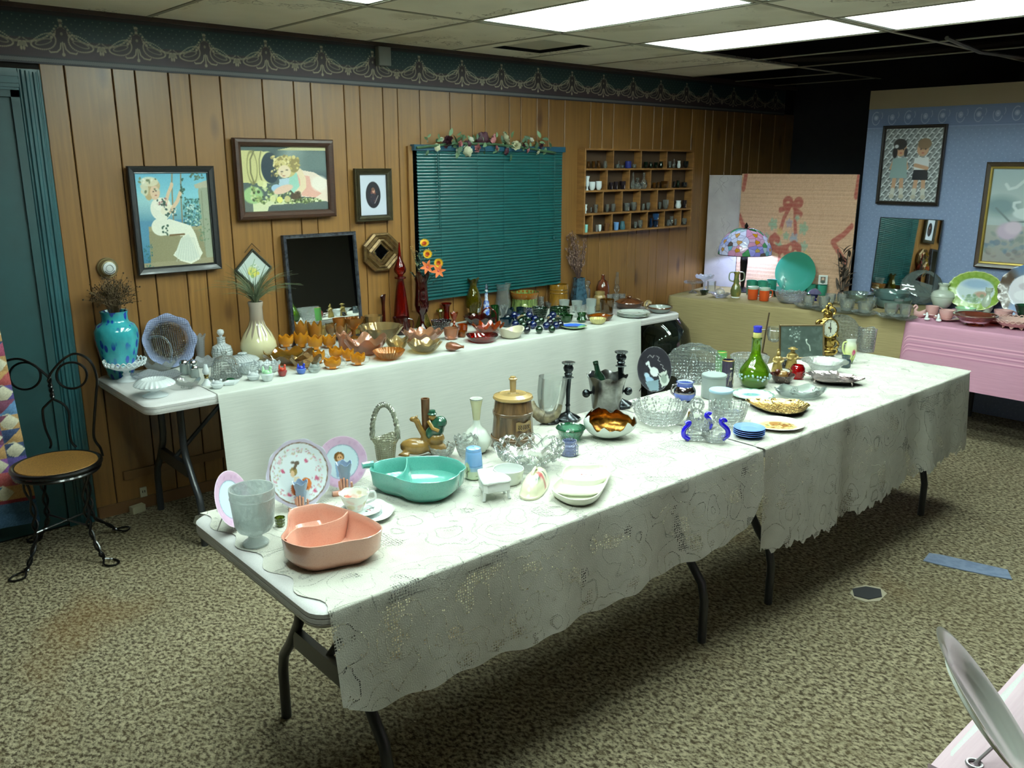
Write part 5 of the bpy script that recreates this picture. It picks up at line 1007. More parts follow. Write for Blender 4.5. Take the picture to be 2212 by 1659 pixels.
V('bud_vase', 'little yellow green glass mushroom bud vase', 'vase', (942, 665, 960, 694), [(0, 0), (.6, 0), (.5, .1), (.2, .3), (.18, .6), (.5, .7), (1, .8), (.8, .92), (0, 1)], YEL)
V('trumpet_vase', 'orange red glass vase with wide flat rim', 'vase', (953, 653, 977, 697), open_([(.7, 0), (.6, .1), (.5, .5), (.55, .85), (1, .98), (1, 1)], .1, .1), RED)
V('ruby_bowl', 'dark ruby pressed glass bowl with saw tooth rim', 'bowl', (931, 688, 976, 712), bowlp(.6, .5), RDK, n=72, ruf=(18, .06, .7))
V('amber_goblet', 'amber orange glass goblet beside the dark ruby bowl', 'goblet', (972, 674, 990, 708), [(0, 0), (.8, 0), (.5, .08), (.2, .2), (.5, .35), (.3, .45), (.7, .7), (1, 1), (.9, 1), (.55, .7), (0, .5)], AMBE, ruf=(6, .05, .8))
o, R, h, P = V('oil_lamp_vase', 'yellow green glass vase like a lamp with pinched neck', 'vase', (1005, 610, 1041, 670), open_([(.55, 0), (.6, .1), (.95, .25), (1, .4), (.7, .65), (.42, .8), (.45, .9), (.75, 1)], .06, .1), YEL, ruf=(6, .03, .85, .1))
sub(o, 'saucer_foot', [(0, 0), (.5, 0), (1.05, 1), (1, 1), (.5, .3), (0, .3)], AMB, R, h*.12, -h*.12); o.location.z += h*.12
o, R, h, P = V('figure_bottle', 'small blue and white china figure bottle', 'figurine', (1043, 632, 1058, 664), open_([(.9, 0), (1, .3), (.8, .6), (.45, .75), (.45, 1)], .1, .8), M('delft glaze', '3f5fb8', .2, coat=.6, noise=(40, 'dfe6f2', .45, .6)))
add(MB().ball((0, 0, h*1.08), R*.55, 10), 'head', MILK, o); sub(o, 'hat', [(0, 0), (.6, 0), (.5, .4), (.12, .8), (0, 1)], M('navy glaze', '20283c', .3), R, h*.28, h*1.16)
V('basket_dish', 'dark ruby ruffled glass basket bowl with arched handle', 'basket', (1001, 678, 1071, 703), bowlp(.4, .6, th=.04), RED2, n=56, ruf=(10, .14, .4, .04))
o = bpy.data.objects[[q.name for q in COL.objects if q.get('label', '').startswith('dark ruby ruffled glass basket')][0]]; R = 35*mpp(at(1036, 695, z=TZ)); h = .05
add(MB().tube(smooth_path([(R*.1, 0, h*.8), (R*.2, 0, h*1.7), (R*.55, 0, h*2.15), (R*.95, 0, h*1.6), (R*1.0, 0, h*.6), (R*.95, 0, h*.2)], 4), .0055, 7), 'handle', RED, o, rz=RCAM)
V('ruffled_bowl', 'orange red frilly art glass bowl', 'bowl', (1021, 696, 1086, 722), bowlp(.35, .5, th=.05), AMBE, n=64, ruf=(9, .3, .2, .12))
V('ashtray_bowl', 'heavy ruby glass ashtray bowl at the table edge', 'ashtray', (1007, 717, 1076, 741), bowlp(.6, .5, th=.16, floor=.2), G('ruby ashtray glass', 'c0180c', .35, '9a140c', edge=.3, gl=1.6), n=48, ruf=(3, .14, .3, .03))
V('amber_tumbler', 'amber glass tumbler between the peach cup and ruby ashtray', 'tumbler', (988, 698, 1011, 722), open_([(.8, 0), (.85, .1), (1, 1)], .08, .1), AMBE); V('amber_dish', 'small amber footed dish below the amber tumbler', 'dish', (987, 713, 1009, 729), bowlp(.6), AMB, rip=(12, .05, .1))
V('freeform_ashtray', 'cream freeform glass ashtray with folded lip', 'ashtray', (1075, 705, 1132, 732), bowlp(.5, .5, th=.12, floor=.2), M('cream glass', 'd5cdb4', .15, coat=.7), n=40, ruf=(2, .22, .2, .06))
# ------------------------------------------------------------------ blues, greens and clear pieces further along
o, R, h, P = V('hurricane_vase', 'clear crackled hurricane vase with flared rim before the blind', 'vase', (1070, 610, 1104, 664), open_([(.5, 0), (.6, .05), (.95, .25), (1, .4), (.82, .68), (.78, .8), (1, 1)], .05, .1), PRS, n=32)
V('pedestal', 'clear crackled glass pedestal holding the hurricane vase', 'pedestal', (1076, 658, 1100, 700), [(0, 0), (1, 0), (.9, .1), (.5, .3), (.55, .6), (.9, .9), (1, 1), (0, 1)], PRS)
JAR = None
o, R, h, P = V('jardiniere', 'brown over green majolica jardiniere with flared rim', 'planter', (1102, 626, 1164, 668), open_([(.7, 0), (.85, .1), (.95, .3), (.88, .62), (.92, .72), (1, .92), (1, 1)], .06, .1), M('majolica green', '4a5a2c', .15, coat=.7, noise=(24, '7a8a4a', .4, .65, (3, 3, .6))), n=72, rip=(20, .02, .05))
sub(o, 'rim_band', [(.90, 0), (.95, .1), (1.02, .75), (1.02, 1), (.96, 1), (.93, .6)], M('majolica brown', '7a4a14', .15, coat=.7), R, h*.3, h*.71, n=40)
add(MB().ball((0, -R*.93, h*.42), R*.2, 10, (1, .4, 1)), 'rosette', M('majolica pale', 'a9b07c', .2, coat=.6), o, rz=RCAM)
V('green_goblet', 'bright green glass tumbler behind the red basket handle', 'tumbler', (1059, 658, 1080, 698), open_([(.7, 0), (.8, .2), (1, 1)], .08, .1), GRN)
V('teal_vase', 'teal blue ruffled glass vase at the left of the glass grapes', 'vase', (1080, 664, 1110, 690), open_([(.6, 0), (.8, .2), (.9, .7), (1, 1)], .1, .1), TEA, ruf=(6, .1, .6, .08)); V('teal_bowl', 'dark teal glass bowl left of the glass grapes', 'bowl', (1079, 685, 1110, 706), bowlp(.5, .4), TEA)
V('crystal_salt', 'small cut crystal jar beside the jardiniere', 'jar', (1161, 640, 1176, 664), open_([(.8, 0), (1, .3), (.8, .8), (.9, 1)], .1, .1), CUT); V('crystal_dish', 'low clear crystal dish beside the amber ceramic mug', 'dish', (1176, 651, 1199, 664), bowlp(.5), CUT)
V('cobalt_hobnail_jar', 'small cobalt blue hobnail jar behind the glass grapes', 'jar', (1130, 660, 1156, 684), open_([(.8, 0), (1, .3), (.9, .8), (1, 1)], .1, .1), G('cobalt hobnail', '1a2f90', .4, '16287a', gl=1.8, bump=('v', 110, .9, .01, .1))); V('teal_jar', 'small dark teal glass jar left of the cobalt hobnail one', 'jar', (1115, 662, 1132, 690), open_([(.8, 0), (1, .3), (1, 1)], .1, .1), TEA)
V('pressed_bowl', 'dark green pressed glass bowl behind the glass grapes', 'bowl', (1148, 661, 1184, 690), bowlp(.5, .5), DGR, n=40, rip=(14, .03, .1))
V('emerald_bowl', 'emerald green footed bowl beside the clear tumblers', 'bowl', (1186, 660, 1232, 694), open_([(.5, 0), (.45, .15), (.6, .3), (1, .55), (.95, .9), (.98, 1)], .06, .35), G('emerald pressed', '2a7a34', .3, '256c2c', gl=1.8, bump=('v', 60, .6, .01, .2)), n=36); V('green_bowl', 'bright green glass cup in front of the emerald footed bowl', 'cup', (1209, 678, 1238, 697), bowlp(.6, .4), GRN)
def grapes(label, pts, org, leafp):
    t = thing('glass_grape_cluster', label, 'ornament', at(*org, z=TZ), group='glass grape clusters'); o0 = np.array(t.location)
    ms = {'b': G('grape blue', '1c4aa8', .35, '153c94', edge=.4, gl=1.6), 'g': G('grape green', '1c6a3c', .35, '185a34', edge=.4, gl=1.6), 'd': G('grape navy', '12204a', .5, '101a3c', edge=.4, gl=1.6)}
    gm = {k: MB().ball((0, 0, 0), 1, 14).mesh('grape', v_, True) for k, v_ in ms.items()}
    for X_, Y_, k in pts:
        px_, py_ = 960+X_/7.373, 560+Y_/7.373
        base = at(px_, max(py_+8, 700 if X_ < 1600 else 702), z=TZ); r = 8.4*mpp(base); z = max(zrow(base, py_), TZ+r)
        o = add(gm[k], 'grape', None, t, np.array([base[0], base[1], z])-o0); o.scale = (r, r, r)
    add(MB().tube(smooth_path([(-.05, 0, .05), (0, .01, .06), (.05, 0, .05)], 3), .006, 6), 'twig', M('driftwood', '6b5a3c', .7), t); add(leaf_mb(.06, .05, .5).mesh('leaf', M('glass leaf', '9a9a7a', .3), True), 'leaf', None, t, np.array(at(*leafp, z=TZ+.03))-o0, rot=(.6, .2, 1)); return t
grapes('cluster of blue and green glass grapes, larger left bunch', ((1060, 960, 'b'), (1175, 925, 'b'), (1265, 905, 'g'), (1330, 950, 'g'), (1440, 950, 'b'), (1535, 975, 'g'), (1130, 1035, 'b'), (1255, 1050, 'g'), (1415, 1045, 'b'), (1510, 1120, 'g'), (1310, 1125, 'd'), (1110, 890, 'b'), (1350, 890, 'b'), (1000, 930, 'd'), (1210, 985, 'g'), (1350, 1030, 'd'), (1210, 1100, 'd'), (1480, 1010, 'g')), (1130, 702), (1090, 690))
grapes('cluster of blue and green glass grapes, small right bunch by the rainbow plate', ((1625, 1060, 'b'), (1690, 930, 'b'), (1730, 970, 'g'), (1775, 1055, 'b'), (1710, 1110, 'g'), (1840, 1040, 'd'), (1725, 890, 'b'), (1680, 1010, 'd')), (1195, 702), (1205, 692))
o, R, h, P = V('barrel_mug', 'tall amber brown ribbed ceramic barrel jar under the blind corner', 'jar', (1185, 611, 1228, 664), open_([(.92, 0), (1, .1), (1, .5), (.96, .9), (.9, 1)], .08, .3), M('honey glaze', '7d5818', .18, coat=.6, noise=(30, '5c3f10', .4, .7, (4, 4, .3))), n=48, rip=(24, .015, .02))
for z in (.62, .76): sub(o, 'hoop', [(1, 0), (1.04, .5), (1, 1)], M('honey glaze dark', '5f420f', .2, coat=.5), R, h*.05, h*z, n=36)
o, R, h, P = V('square_pitcher', 'slate blue square glazed pitcher holding dried twigs', 'pitcher', (1231, 598, 1268, 656), open_([(.9, 0), (1.0, .15), (.92, .4), (.7, .65), (.66, .9), (.72, 1)], .08, .5), M('slate glaze', '35505e', .15, coat=.7, noise=(50, '1f3440', .45, .65)), n=8, rip=(4, .08, 0), rz=.5)
g = random.Random(8); st, bd = MB(), MB()
for i in range(34):
    e = RT*g.uniform(-.115, .05)+FW*g.uniform(-.04, .03)+np.array([0, 0, g.uniform(.14, .36)]); st.tube([(0, 0, -.05), e*.5+np.array([0, 0, .02]), e], .0014, 4, cap=False)
    for k in range(11): q = e*g.uniform(.35, 1)+np.array([g.gauss(0, .006), g.gauss(0, .006), g.gauss(0, .006)]); bd.ball(q, .0045, 5, (1, 1, 1.9))
t = thing('dried_twigs', 'dusky brown dried seed twigs standing in the slate blue pitcher', 'dried flowers', P+np.array([0, 0, h]))
o = add(st, 'twigs', M('twig', '3c2722', .8), t); o['kind'] = 'stuff'; o = add(bd, 'seed_pods', M('seed pod', '5a4038', .75, noise=(150, 'a08a78', .5, .7)), t); o['kind'] = 'stuff'
V('globe_bottle', 'clear round topped glass bottle behind the slate blue pitcher', 'bottle', (1258, 605, 1276, 655), open_([(.8, 0), (.9, .1), (.85, .6), (.5, .7), (.9, .85), (.7, .98), (.2, 1)], .08, .1), CLR)
for i, (bx, lb) in enumerate((((1207, 646, 1230, 672), 'behind the green cup'), ((1234, 648, 1258, 676), 'before the slate blue pitcher'), ((1240, 658, 1266, 686), 'nearest and lowest'), ((1265, 644, 1288, 680), 'beside the amber etched mug'))): V('clear_tumbler', 'frosted clear glass tumbler '+lb, 'tumbler', bx, open_([(.72, 0), (.75, .05), (1, 1)], .07, .1), FRO if i != 2 else PRS, group='clear tumblers')
o, R, h, P = V('frog_vase', 'small bright green pinched bud vase', 'vase', (1245, 674, 1268, 697), open_([(.7, 0), (1, .3), (.7, .65), (.9, 1)], .1, .2), GRN)
RP = CV(64, 64, '7fae86'); RP.vg('3a66c8', '3a66c8', 0, .38); RP.vg('3c5a38', '6b7a44', .38, .62); RP.spk(50, .1, .4, .9, .65, .04, ['2c4030', '4a3a30', '7c8a4c', '5a4a58'], 2); RP.vg('8fd08a', 'b4d89a', .62, .8); RP.e(.5, .5, .5, .5, 'd8d7a8', ring=.07); RP.e(.78, .5, .15, .25, '8fcf86', soft=.5)
P, R, h = BB(1211, 694, 1268, 712, .6, 1, TZ)
o = add(MB().lathe(dense(platep(.7), 3), R, .018, 40), 'landscape_plate', PM('painted china', .2, .5), None, P, rz=RCAM, col=lambda Vv: RP.sample((Vv[:, 0]/R+1)/2, (Vv[:, 1]/R+1)/2)); tag(o, 'small plate painted with blue sky and green landscape', 'plate')
V('amber_dish', 'amber oval glass dish behind the yellow ribbed one', 'dish', (1266, 675, 1325, 695), bowlp(.6, .4), AMB, ell=(1, .6), rz=RCAM, ruf=(4, .1, .4)); V('yellow_dish', 'little yellow and white ribbed glass dish', 'dish', (1273, 684, 1309, 701), bowlp(.6, .5), M('yellow ribbed china', 'c9c080', .25, coat=.5), n=64, rip=(20, .05, .2))
V('etched_mug', 'amber brown etched glass mug', 'mug', (1295, 644, 1326, 678), open_([(.85, 0), (.88, .05), (1, 1)], .07, .1), G('brown amber glass', '9a6a24', .4, '8c5e1e', edge=.5, gl=1.5)); V('stoneware_jar', 'tan and brown stoneware jar behind the etched mug', 'jar', (1282, 628, 1308, 672), open_([(.8, 0), (.85, .5), (1, .62), (.95, .75), (.75, .82), (.85, .9), (.8, 1)], .1, .2), M('tan stoneware', '8a7448', .35, coat=.3, noise=(4, '6a5430', .45, .6, (.2, .2, 6))))
V('brown_jug', 'round shouldered brown glazed jug against the wall', 'jug', (1287, 593, 1316, 646), open_([(.98, 0), (1, .1), (.98, .5), (.75, .72), (.3, .82), (.24, .95), (.3, 1)], .05, .8), M('brown jug glaze', '4f2412', .18, coat=.6))
o, R, h, P = V('mini_oil_lamp', 'miniature clear glass oil lamp with tall chimney by the brown jug', 'oil lamp', (1325, 614, 1339, 640), [(0, 0), (1, 0), (.9, .1), (.4, .3), (.9, .6), (.8, .85), (.4, 1), (0, 1)], CLR, rt=.4); sub(o, 'chimney', [(.5, 0), (.7, .25), (.45, .6), (.4, 1), (.36, 1), (.4, .6)], CLR, R, h*1.0, h)
for bx, lb in (((1310, 635, 1324, 656), 'left'), ((1323, 634, 1338, 656), 'middle'), ((1337, 634, 1351, 652), 'right')): V('crystal_cup', 'small cut crystal cup, %s of three before the oil lamp' % lb, 'cup', bx, open_([(.6, 0), (.8, .2), (1, 1)], .1, .1), CUT, group='small crystal cups')
o, R, h, P = V('casserole', 'brown glazed covered casserole with knob lid', 'casserole', (1329, 648, 1388, 668), bowlp(.7, .4), M('casserole brown', '3e2210', .18, coat=.6)); sub(o, 'lid', [(1.02, 0), (1.0, .12), (.6, .5), (.18, .62), (.12, .7), (.22, .85), (.18, 1), (0, 1)], M('casserole lid brown', '55301a', .18, coat=.6), R, h*1.1, h)
for i in range(3):
    P, R, h = BB(1332, 666, 1404, 687, .6, 1, Z0); o = add(MB().lathe(platep(.68), R, .016, 44), 'dinner_plate', M('china green sprig', 'd8e2da', .15, coat=.6, noise=(30, '8fa890', .63, .68)), None, P+np.array([0, 0, .0085*i])); tag(o, 'white sprigged plate, %s of the stack on the bare table end' % ('bottom', 'middle', 'top')[i], 'plate', 'stack of sprigged plates')
for bx, lb in (((1364, 644, 1386, 656), 'on the brown casserole side'), ((1388, 648, 1411, 668), 'between casserole and brown rimmed bowl')): V('sea_shell', 'spotted sea shell '+lb, 'shell', bx, [(0, 0), (.6, .05), (1, .4), (.8, .8), (.3, 1), (0, 1)], M('spotted shell', 'a8946c', .3, coat=.4, noise=(60, '3c2c1c', .5, .6)), z=Z0 if 'between' in lb else Z0+.02, ell=(1, .6), n=18, rip=(5, .08, .1))
o, R, h, P = V('rimmed_bowl', 'shallow stoneware bowl with brown rim at the far table end', 'bowl', (1398, 657, 1452, 677), bowlp(.5, .5, th=.06), M('grey stoneware', '8d9690', .25, coat=.5), z=Z0, n=40); sub(o, 'rim', [(.985, 0), (1.02, .5), (.985, 1), (.90, .9)], M('brown rim', '4a2c14', .2, coat=.6), R, h*.3, h*.72, n=40)
# ================================================================== things on the lace covered tables in the middle of the room
def outline_dish(name, label, cat, rim, h, mat, base=.78, th=.08, z=TZ, div=(), floor=.18, k=4, smoothit=True, group=None, belly=.55, rough_rim=0.0, col=None, foot=None, divh=.96):
    # rim: points of the rim in the photograph, lifted to height h above the table
    W_ = np.array([at(x, y, z=z+h) for x, y in rim]); c = W_.mean(0); c[2] = z; L_ = W_[:, :2]-c[:2]
    if smoothit: L_ = np.array([q[:2] for q in smooth_path([(a, b, 0) for a, b in L_], k, True)])
    g = random.Random(len(label)); jit = [g.uniform(-1, 1)*rough_rim for _ in L_]; n = len(L_)
    z0 = foot or 0
    rings = [(base*.96, z0), (base, z0+.02*h), (base+(1-base)*belly, z0+(h-z0)*.35), (base+(1-base)*.88, z0+(h-z0)*.75), (1, h), (1-th*.5, h*1.012), (1-th, h*.98), (base+(1-base)*.88-th, z0+(h-z0)*.75), (base+(1-base)*belly-th*1.1, z0+(h-z0)*.40), (base-th*1.2, z0+(h-z0)*floor), (base*.5, z0+(h-z0)*floor)]
    V_ = []
    for s, zz in rings: V_ += [(q[0]*s*(1+(jit[i] if s > .8 else 0)), q[1]*s*(1+(jit[i] if s > .8 else 0)), zz+(jit[i]*h*.6 if s > .9 and rough_rim else 0)) for i, q in enumerate(L_)]
    f = [(a*n+i, a*n+(i+1) % n, (a+1)*n+(i+1) % n, (a+1)*n+i) for a in range(len(rings)-1) for i in range(n)]+[tuple(range(n-1, -1, -1)), tuple((len(rings)-1)*n+i for i in range(n))]
    o = add(MB().add(V_, f), name, mat, None, c, smooth=True); tag(o, label, cat, group)
    for d in div:
        D = [at(x, y, z=z+h)-c for x, y in d]; D = [(q[0], q[1]) for q in D]; D = [np.array(q[:2]) for q in smooth_path([(a, b, 0) for a, b in D], 4)]
        X = []; D0 = sum(D)/len(D)
        for i, q in enumerate(D):
            tg = D[min(i+1, len(D)-1)]-D[max(i-1, 0)]; nr = np.array([-tg[1], tg[0]])/np.linalg.norm(tg)*.0035
            qb = q*(base*.93); X.append([(*(qb+nr*1.4), z0+.004), (*(q+nr), h*divh-.004), (*(q+nr*.5), h*divh), (*(q-nr*.5), h*divh), (*(q-nr), h*divh-.004), (*(qb-nr*1.4), z0+.004)])
        add(MB().grid(np.array(X)), 'divider', mat, o)
    return o, c
def pxs(ox, oy, s, pts): return [(ox+x/s, oy+y/s) for x, y in pts]
def easel_at(o, R, mat): pass
WIRE = M('white plastic wire', 'dfe0dc', .4); CERW = M('white china', 'e9eeec', .15, coat=.6)
PAINT = PM('painted china', .2, .5)
# plates with portraits at the near end
def lustre(figure):
    c = CV(96, 96, 'd9b3d0'); c.e(.5, .5, .5, .5, 'dbb6d3'); c.spk(60, .02, .02, .98, .98, .03, ['c99ac0', 'e6cbe0', 'd0a4c8'], 4, .5); c.e(.5, .5, .335, .335, '8fa3b8'); c.e(.5, .5, .32, .32, 'cfe3ea')
    if figure:
        c.e(.46, .40, .10, .10, '6d4a24'); c.e(.47, .42, .06, .075, 'd9a678'); c.p([(.36, .52), (.46, .47), (.58, .52), (.62, .78), (.36, .78)], '8aa6c4'); c.e(.445, .41, .012, .01, '2a1a12'); c.e(.49, .41, .012, .01, '2a1a12')
    c.e(.5, .5, .5, .5, 'e9d9e4', ring=.03); return c
def roseplate():
    c = CV(128, 128, 'dfe9ee'); c.e(.5, .5, .5, .5, 'bfb9cc', ring=.13); c.e(.5, .5, .45, .45, '6b5238', ring=.035); c.e(.5, .5, .43, .43, 'e2ecf0'); g = random.Random(4)
    for i in range(150):
        a = g.uniform(0, 6.28); r = g.gauss(.345, .035); c.e(.5+r*math.cos(a), .5+r*math.sin(a), .012, .012, g.choice(['c98a98', 'b9a878', 'd9a9b4', 'a8a88a', 'b77f90']), op=.8)
    for x, y in ((.27, .42), (.64, .34), (.76, .62), (.30, .77), (.70, .80)): c.e(x, y, .022, .03, 'c0607e'); c.e(x+.02, y+.02, .015, .015, 'a85a74')
    c.e(.43, .46, .055, .065, '8f7a4a'); c.e(.41, .49, .03, .05, 'e0c09a'); c.l([(.45, .42), (.50, .35)], .02, '5a4a3a'); c.e(.50, .35, .04, .03, '5f5348'); c.e(.44, .33, .03, .02, '5f5348'); c.p([(.42, .54), (.50, .55), (.56, .72), (.50, .84), (.40, .80)], 'e9d7bc'); c.e(.40, .72, .055, .085, 'c0683a'); c.e(.585, .68, .085, .095, 'cc7640'); c.l([(.55, .62), (.6, .74)], .012, '9a4f28'); c.p([(.42, .78), (.60, .76), (.62, .9), (.46, .92)], 'd9e3ea')
    return c
PL = [(0, .1), (.3, .1), (.5, .12), (.66, .3), (.9, .8), (.985, .98), (1, 1), (.98, 1), (.88, .86), (.66, .42), (.6, .36), (0, .34)]
WF = M('white easel', 'e4e6e2', .4)
stand_plate('portrait_plate', 'pink lustre plate on a white easel half hidden by the frosted goblet', 516, 1138, 62, 1.02, .30, PAINT, PL, .12, cv=lustre(False), easel=WF, group='pink lustre plates')
stand_plate('portrait_plate', 'scalloped floral plate with gold line and a girl seen from behind', 655, 1096, 74, .42, .25, PAINT, PL, .12, ruf=(10, .10, .5, .022), cv=roseplate(), easel=WF)
stand_plate('portrait_plate', 'pink lustre plate with a small child portrait behind the hand vase', 744, 1054, 56, .30, .25, PAINT, PL, .12, cv=lustre(True), easel=WF, group='pink lustre plates')
V('frosted_goblet', 'thick frosted pressed glass goblet at the near table corner', 'goblet', (505, 1037, 601, 1185), [(0, 0), (.56, 0), (.58, .03), (.50, .06), (.34, .10), (.28, .15), (.42, .20), (.72, .26), (.86, .36), (.92, .6), (.97, .8), (1.0, .84), (.97, .86), (1.0, .92), (1.0, 1), (.93, 1), (.86, .6), (.8, .38), (.5, .28), (0, .26)], G('frosted goblet glass', 'f2f8f6', .62, 'eaf2f0', rough=.3, edge=.9, gl=.7, bump=('n', 60, .8, .01)), n=48, rip=(40, .006, .8))
V('glass_coaster', 'small olive green pressed glass dish behind the pink divided bowl', 'dish', (594, 1113, 617, 1139), bowlp(.7, .4, th=.1), G('olive green glass', '8fa02a', .45, '7f9024', gl=1.8, bump=('v', 120, .8, .006, .2)))
def hand_vase(label, box, mz):
    x0, y0, x1, y1 = box
    o, R, h, P = V('hand_vase', label, 'vase', box, open_([(.45, 0), (.5, .2), (.6, .45), (.75, .62), (.7, .68), (.9, .85), (1, 1)], .1, .5), M('slate blue china', '8b9db5', .2, coat=.6), n=30, ruf=(5, .05, .8, .06), rb=.5, group='blue vases held by china hands')
    sk = M('china skin', 'd99a80', .25, coat=.5); b = MB()
    for k, (a, l) in enumerate(((-.95, .44), (-.45, .54), (.05, .58), (.55, .52))):
        ca, sa = math.sin(a), -math.cos(a); b.tube(smooth_path([(R*.30*ca, R*.30*sa, h*.02), (R*.68*ca, R*.68*sa, h*.18), (R*.78*ca, R*.78*sa, h*(l-.12)), (R*.80*ca, R*.78*sa, h*l)], 4), [R*.17]*4+[R*.16]*4+[R*.15]*4+[R*.10], 7)
    b.tube(smooth_path([(R*.4, R*.2, h*.02), (R*.8, R*.25, h*.16), (R*.85, -R*.05, h*.38)], 4), [R*.19]*4+[R*.16]*4+[R*.11], 7); b.ball((0, 0, h*.06), R*.62, 12, (1, 1, .5)).tube([(0, 0, h*.04), (-R*.5, -R*.5, h*.04), (-R*1.5, -R*1.0, h*.05)], [R*.5, R*.42, R*.40], 10)
    add(b, 'hand', sk, o, rz=RCAM); return o
hand_vase('blue flower vase held by a pink china hand before the scalloped plate', (636, 1036, 668, 1103), 0); hand_vase('blue flower vase held by a pink china hand before the child plate', (730, 995, 763, 1068), 0)
TC_ = CV(96, 40, 'efeee4'); TC_.spk(26, .0, .25, .98, .95, .05, ['d9a9a0', 'd8c79a', 'c9b98a', 'e3c0b4'], 3, .6); TC_.e(.80, .5, .10, .2, 'cf6f66'); TC_.e(.80, .5, .05, .1, 'dd9a8a'); TC_.e(.88, .8, .05, .1, '5f7a5a'); TC_.spk(5, .7, .3, .9, .8, .03, ['6a8462', 'b84f60'], 5); TC_.vg('c9cfc6', 'c9cfc6', 0, .05)
SQ = CV(80, 80, 'e6efee'); SQ.e(.5, .5, .5, .5, 'b9c4a8', ring=.04); SQ.e(.5, .5, .30, .30, '9aa8a6', ring=.05); SQ.spk(6, .62, .3, .8, .6, .03, ['c05a70', '4a5a50', 'd98a98', '3f5f50'], 3)
P, R, h = BB(716, 1078, 852, 1128, .6, 1, TZ); plp = dense(platep(.6), 4)
o = add(MB().lathe(plp, R, .014, 64, None, (8, .12, .3, .03)), 'dessert_plate', PAINT, None, P, rz=RCAM+.4, col=lambda Vv: SQ.sample((Vv[:, 0]/R+1)/2, (Vv[:, 1]/R+1)/2)); tag(o, 'white scalloped dessert plate under the rose teacup', 'plate')
P2 = np.array(P)+np.array([0, 0, .008]); R2 = R*.66
o = add(MB().lathe(dense(platep(.5), 3), R2, .014, 48), 'saucer', PAINT, None, P2-RT*R*.05, rz=RCAM+.2, col=lambda Vv: SQ.sample((Vv[:, 0]/R2+1)/2, (Vv[:, 1]/R2+1)/2)); tag(o, 'saucer under the rose teacup, lying on the dessert plate', 'saucer')
cp = dense(open_([(.5, 0), (.52, .05), (.6, .2), (.78, .55), (.9, .85), (1, 1)], .05, .1), 4); P, R, h = BB(734, 1052, 801, 1108, .5, 1, TZ+.012)
o = add(MB().lathe(cp, R, h, 72, None, (8, .03, .5)), 'teacup', PAINT, None, P+np.array([0, 0, .001]), rz=RCAM-math.pi/2, col=lambda Vv: np.where((np.hypot(Vv[:, 0], Vv[:, 1]) > -1)[:, None], TC_.sample((np.arctan2(Vv[:, 1], Vv[:, 0])/(2*np.pi)+.5+.62) % 1.0, Vv[:, 2]/h), 0)); tag(o, 'white teacup with pink roses on its saucer', 'cup')
add(MB().tube(smooth_path([(R*.8, 0, h*.85), (R*1.25, 0, h*.9), (R*1.3, 0, h*.5), (R*.7, 0, h*.3)], 4), .004, 6), 'handle', CERW, o, rz=math.pi/2+.35)
spk_ = lambda nm, c1, c2: M(nm, c1, .18, coat=.6, noise=(350, c2, .5, .75))
outline_dish('divided_bowl', 'speckled pink divided bowl at the near corner of the lace', 'bowl', [(607, 1158), (618, 1142), (621, 1125), (622, 1110), (634, 1097), (685, 1087), (716, 1091), (764, 1105), (800, 1120), (824, 1136), (822, 1148), (795, 1162), (748, 1170), (716, 1177), (669, 1183), (634, 1177), (612, 1167)], .078, spk_('pink glaze', 'd6a08c', 'c99080'), base=.80, th=.035, div=[[(616, 1162), (640, 1139), (690, 1132), (735, 1117), (752, 1101)]], floor=.12, belly=.8)
rim = pxs(780, 800, 5.53, [(100, 1180), (125, 1135), (180, 1090), (300, 1060), (500, 1035), (880, 1020), (1050, 1040), (1170, 1080), (1250, 1150), (1225, 1190), (1185, 1215), (1165, 1245), (1100, 1290), (1000, 1325), (850, 1345), (650, 1345), (500, 1315), (400, 1275), (250, 1235), (130, 1205)])
o, c = outline_dish('divided_bowl', 'teal pear shaped divided bowl with stem handle', 'bowl', rim, .075, spk_('teal glaze', '62ab9f', '54998e'), base=.76, th=.035, div=[pxs(780, 800, 5.53, [(395, 1275), (480, 1228), (530, 1165), (545, 1090), (545, 1032)])], floor=.12, belly=.8)
q = [at(*p_, z=TZ+.078)-c for p_ in pxs(780, 800, 5.53, [(150, 1125), (80, 1130), (15, 1140)])]; add(MB().tube(q, [.013, .011, .010], 8), 'stem_handle', spk_('teal glaze', '62ab9f', '54998e'), o)
# braided glass basket
o, R, h, P = V('braided_basket', 'yellowish woven glass basket with tall braided handle', 'basket', (805, 935, 862, 998), open_([(.70, 0), (.72, .1), (.82, .7), (1, .95), (1.05, 1)], .08, .1), G('woven glass', 'f4f5e4', .35, 'f0f2dc', edge=.8, gl=1.0, bump=('v', 130, 1.0, .01, .1)), n=40, rip=(16, .03, .1), ruf=(2, .10, .6, .1))
ta = np.linspace(0, math.pi, 90); hb = MB(); H_ = (zrow(P, 874)-P[2]-h*.9); K = .006
for s in (0, 2.1, 4.2): hb.tube([(R*.95*math.cos(a)+K*math.cos(a*15+s)*math.cos(a), K*math.sin(a*15+s), h*.9+H_*math.sin(a)**.8+K*math.cos(a*15+s)*math.sin(a)) for a in ta.repeat(1)], .0042, 6)
add(hb, 'braided_handle', G('woven glass handle', 'f6f8ee', .3, 'f2f4e8', edge=.8, gl=1.2), o, rz=RCAM)
def blob(parts, name, mat, parent, vox=.004, rz=0.0, loc=None):
    # several lumps grown together into one continuous skin
    o = add(parts, name, mat, parent, loc, rz); m_ = o.modifiers.new('skin', 'REMESH'); m_.mode = 'VOXEL'; m_.voxel_size = vox; m_.use_smooth_shade = True
    s_ = o.modifiers.new('soft', 'SMOOTH'); s_.factor = .5; s_.iterations = 4; return o
P = at(915, 985, z=TZ); m = mpp(P); k = lambda v: v*m
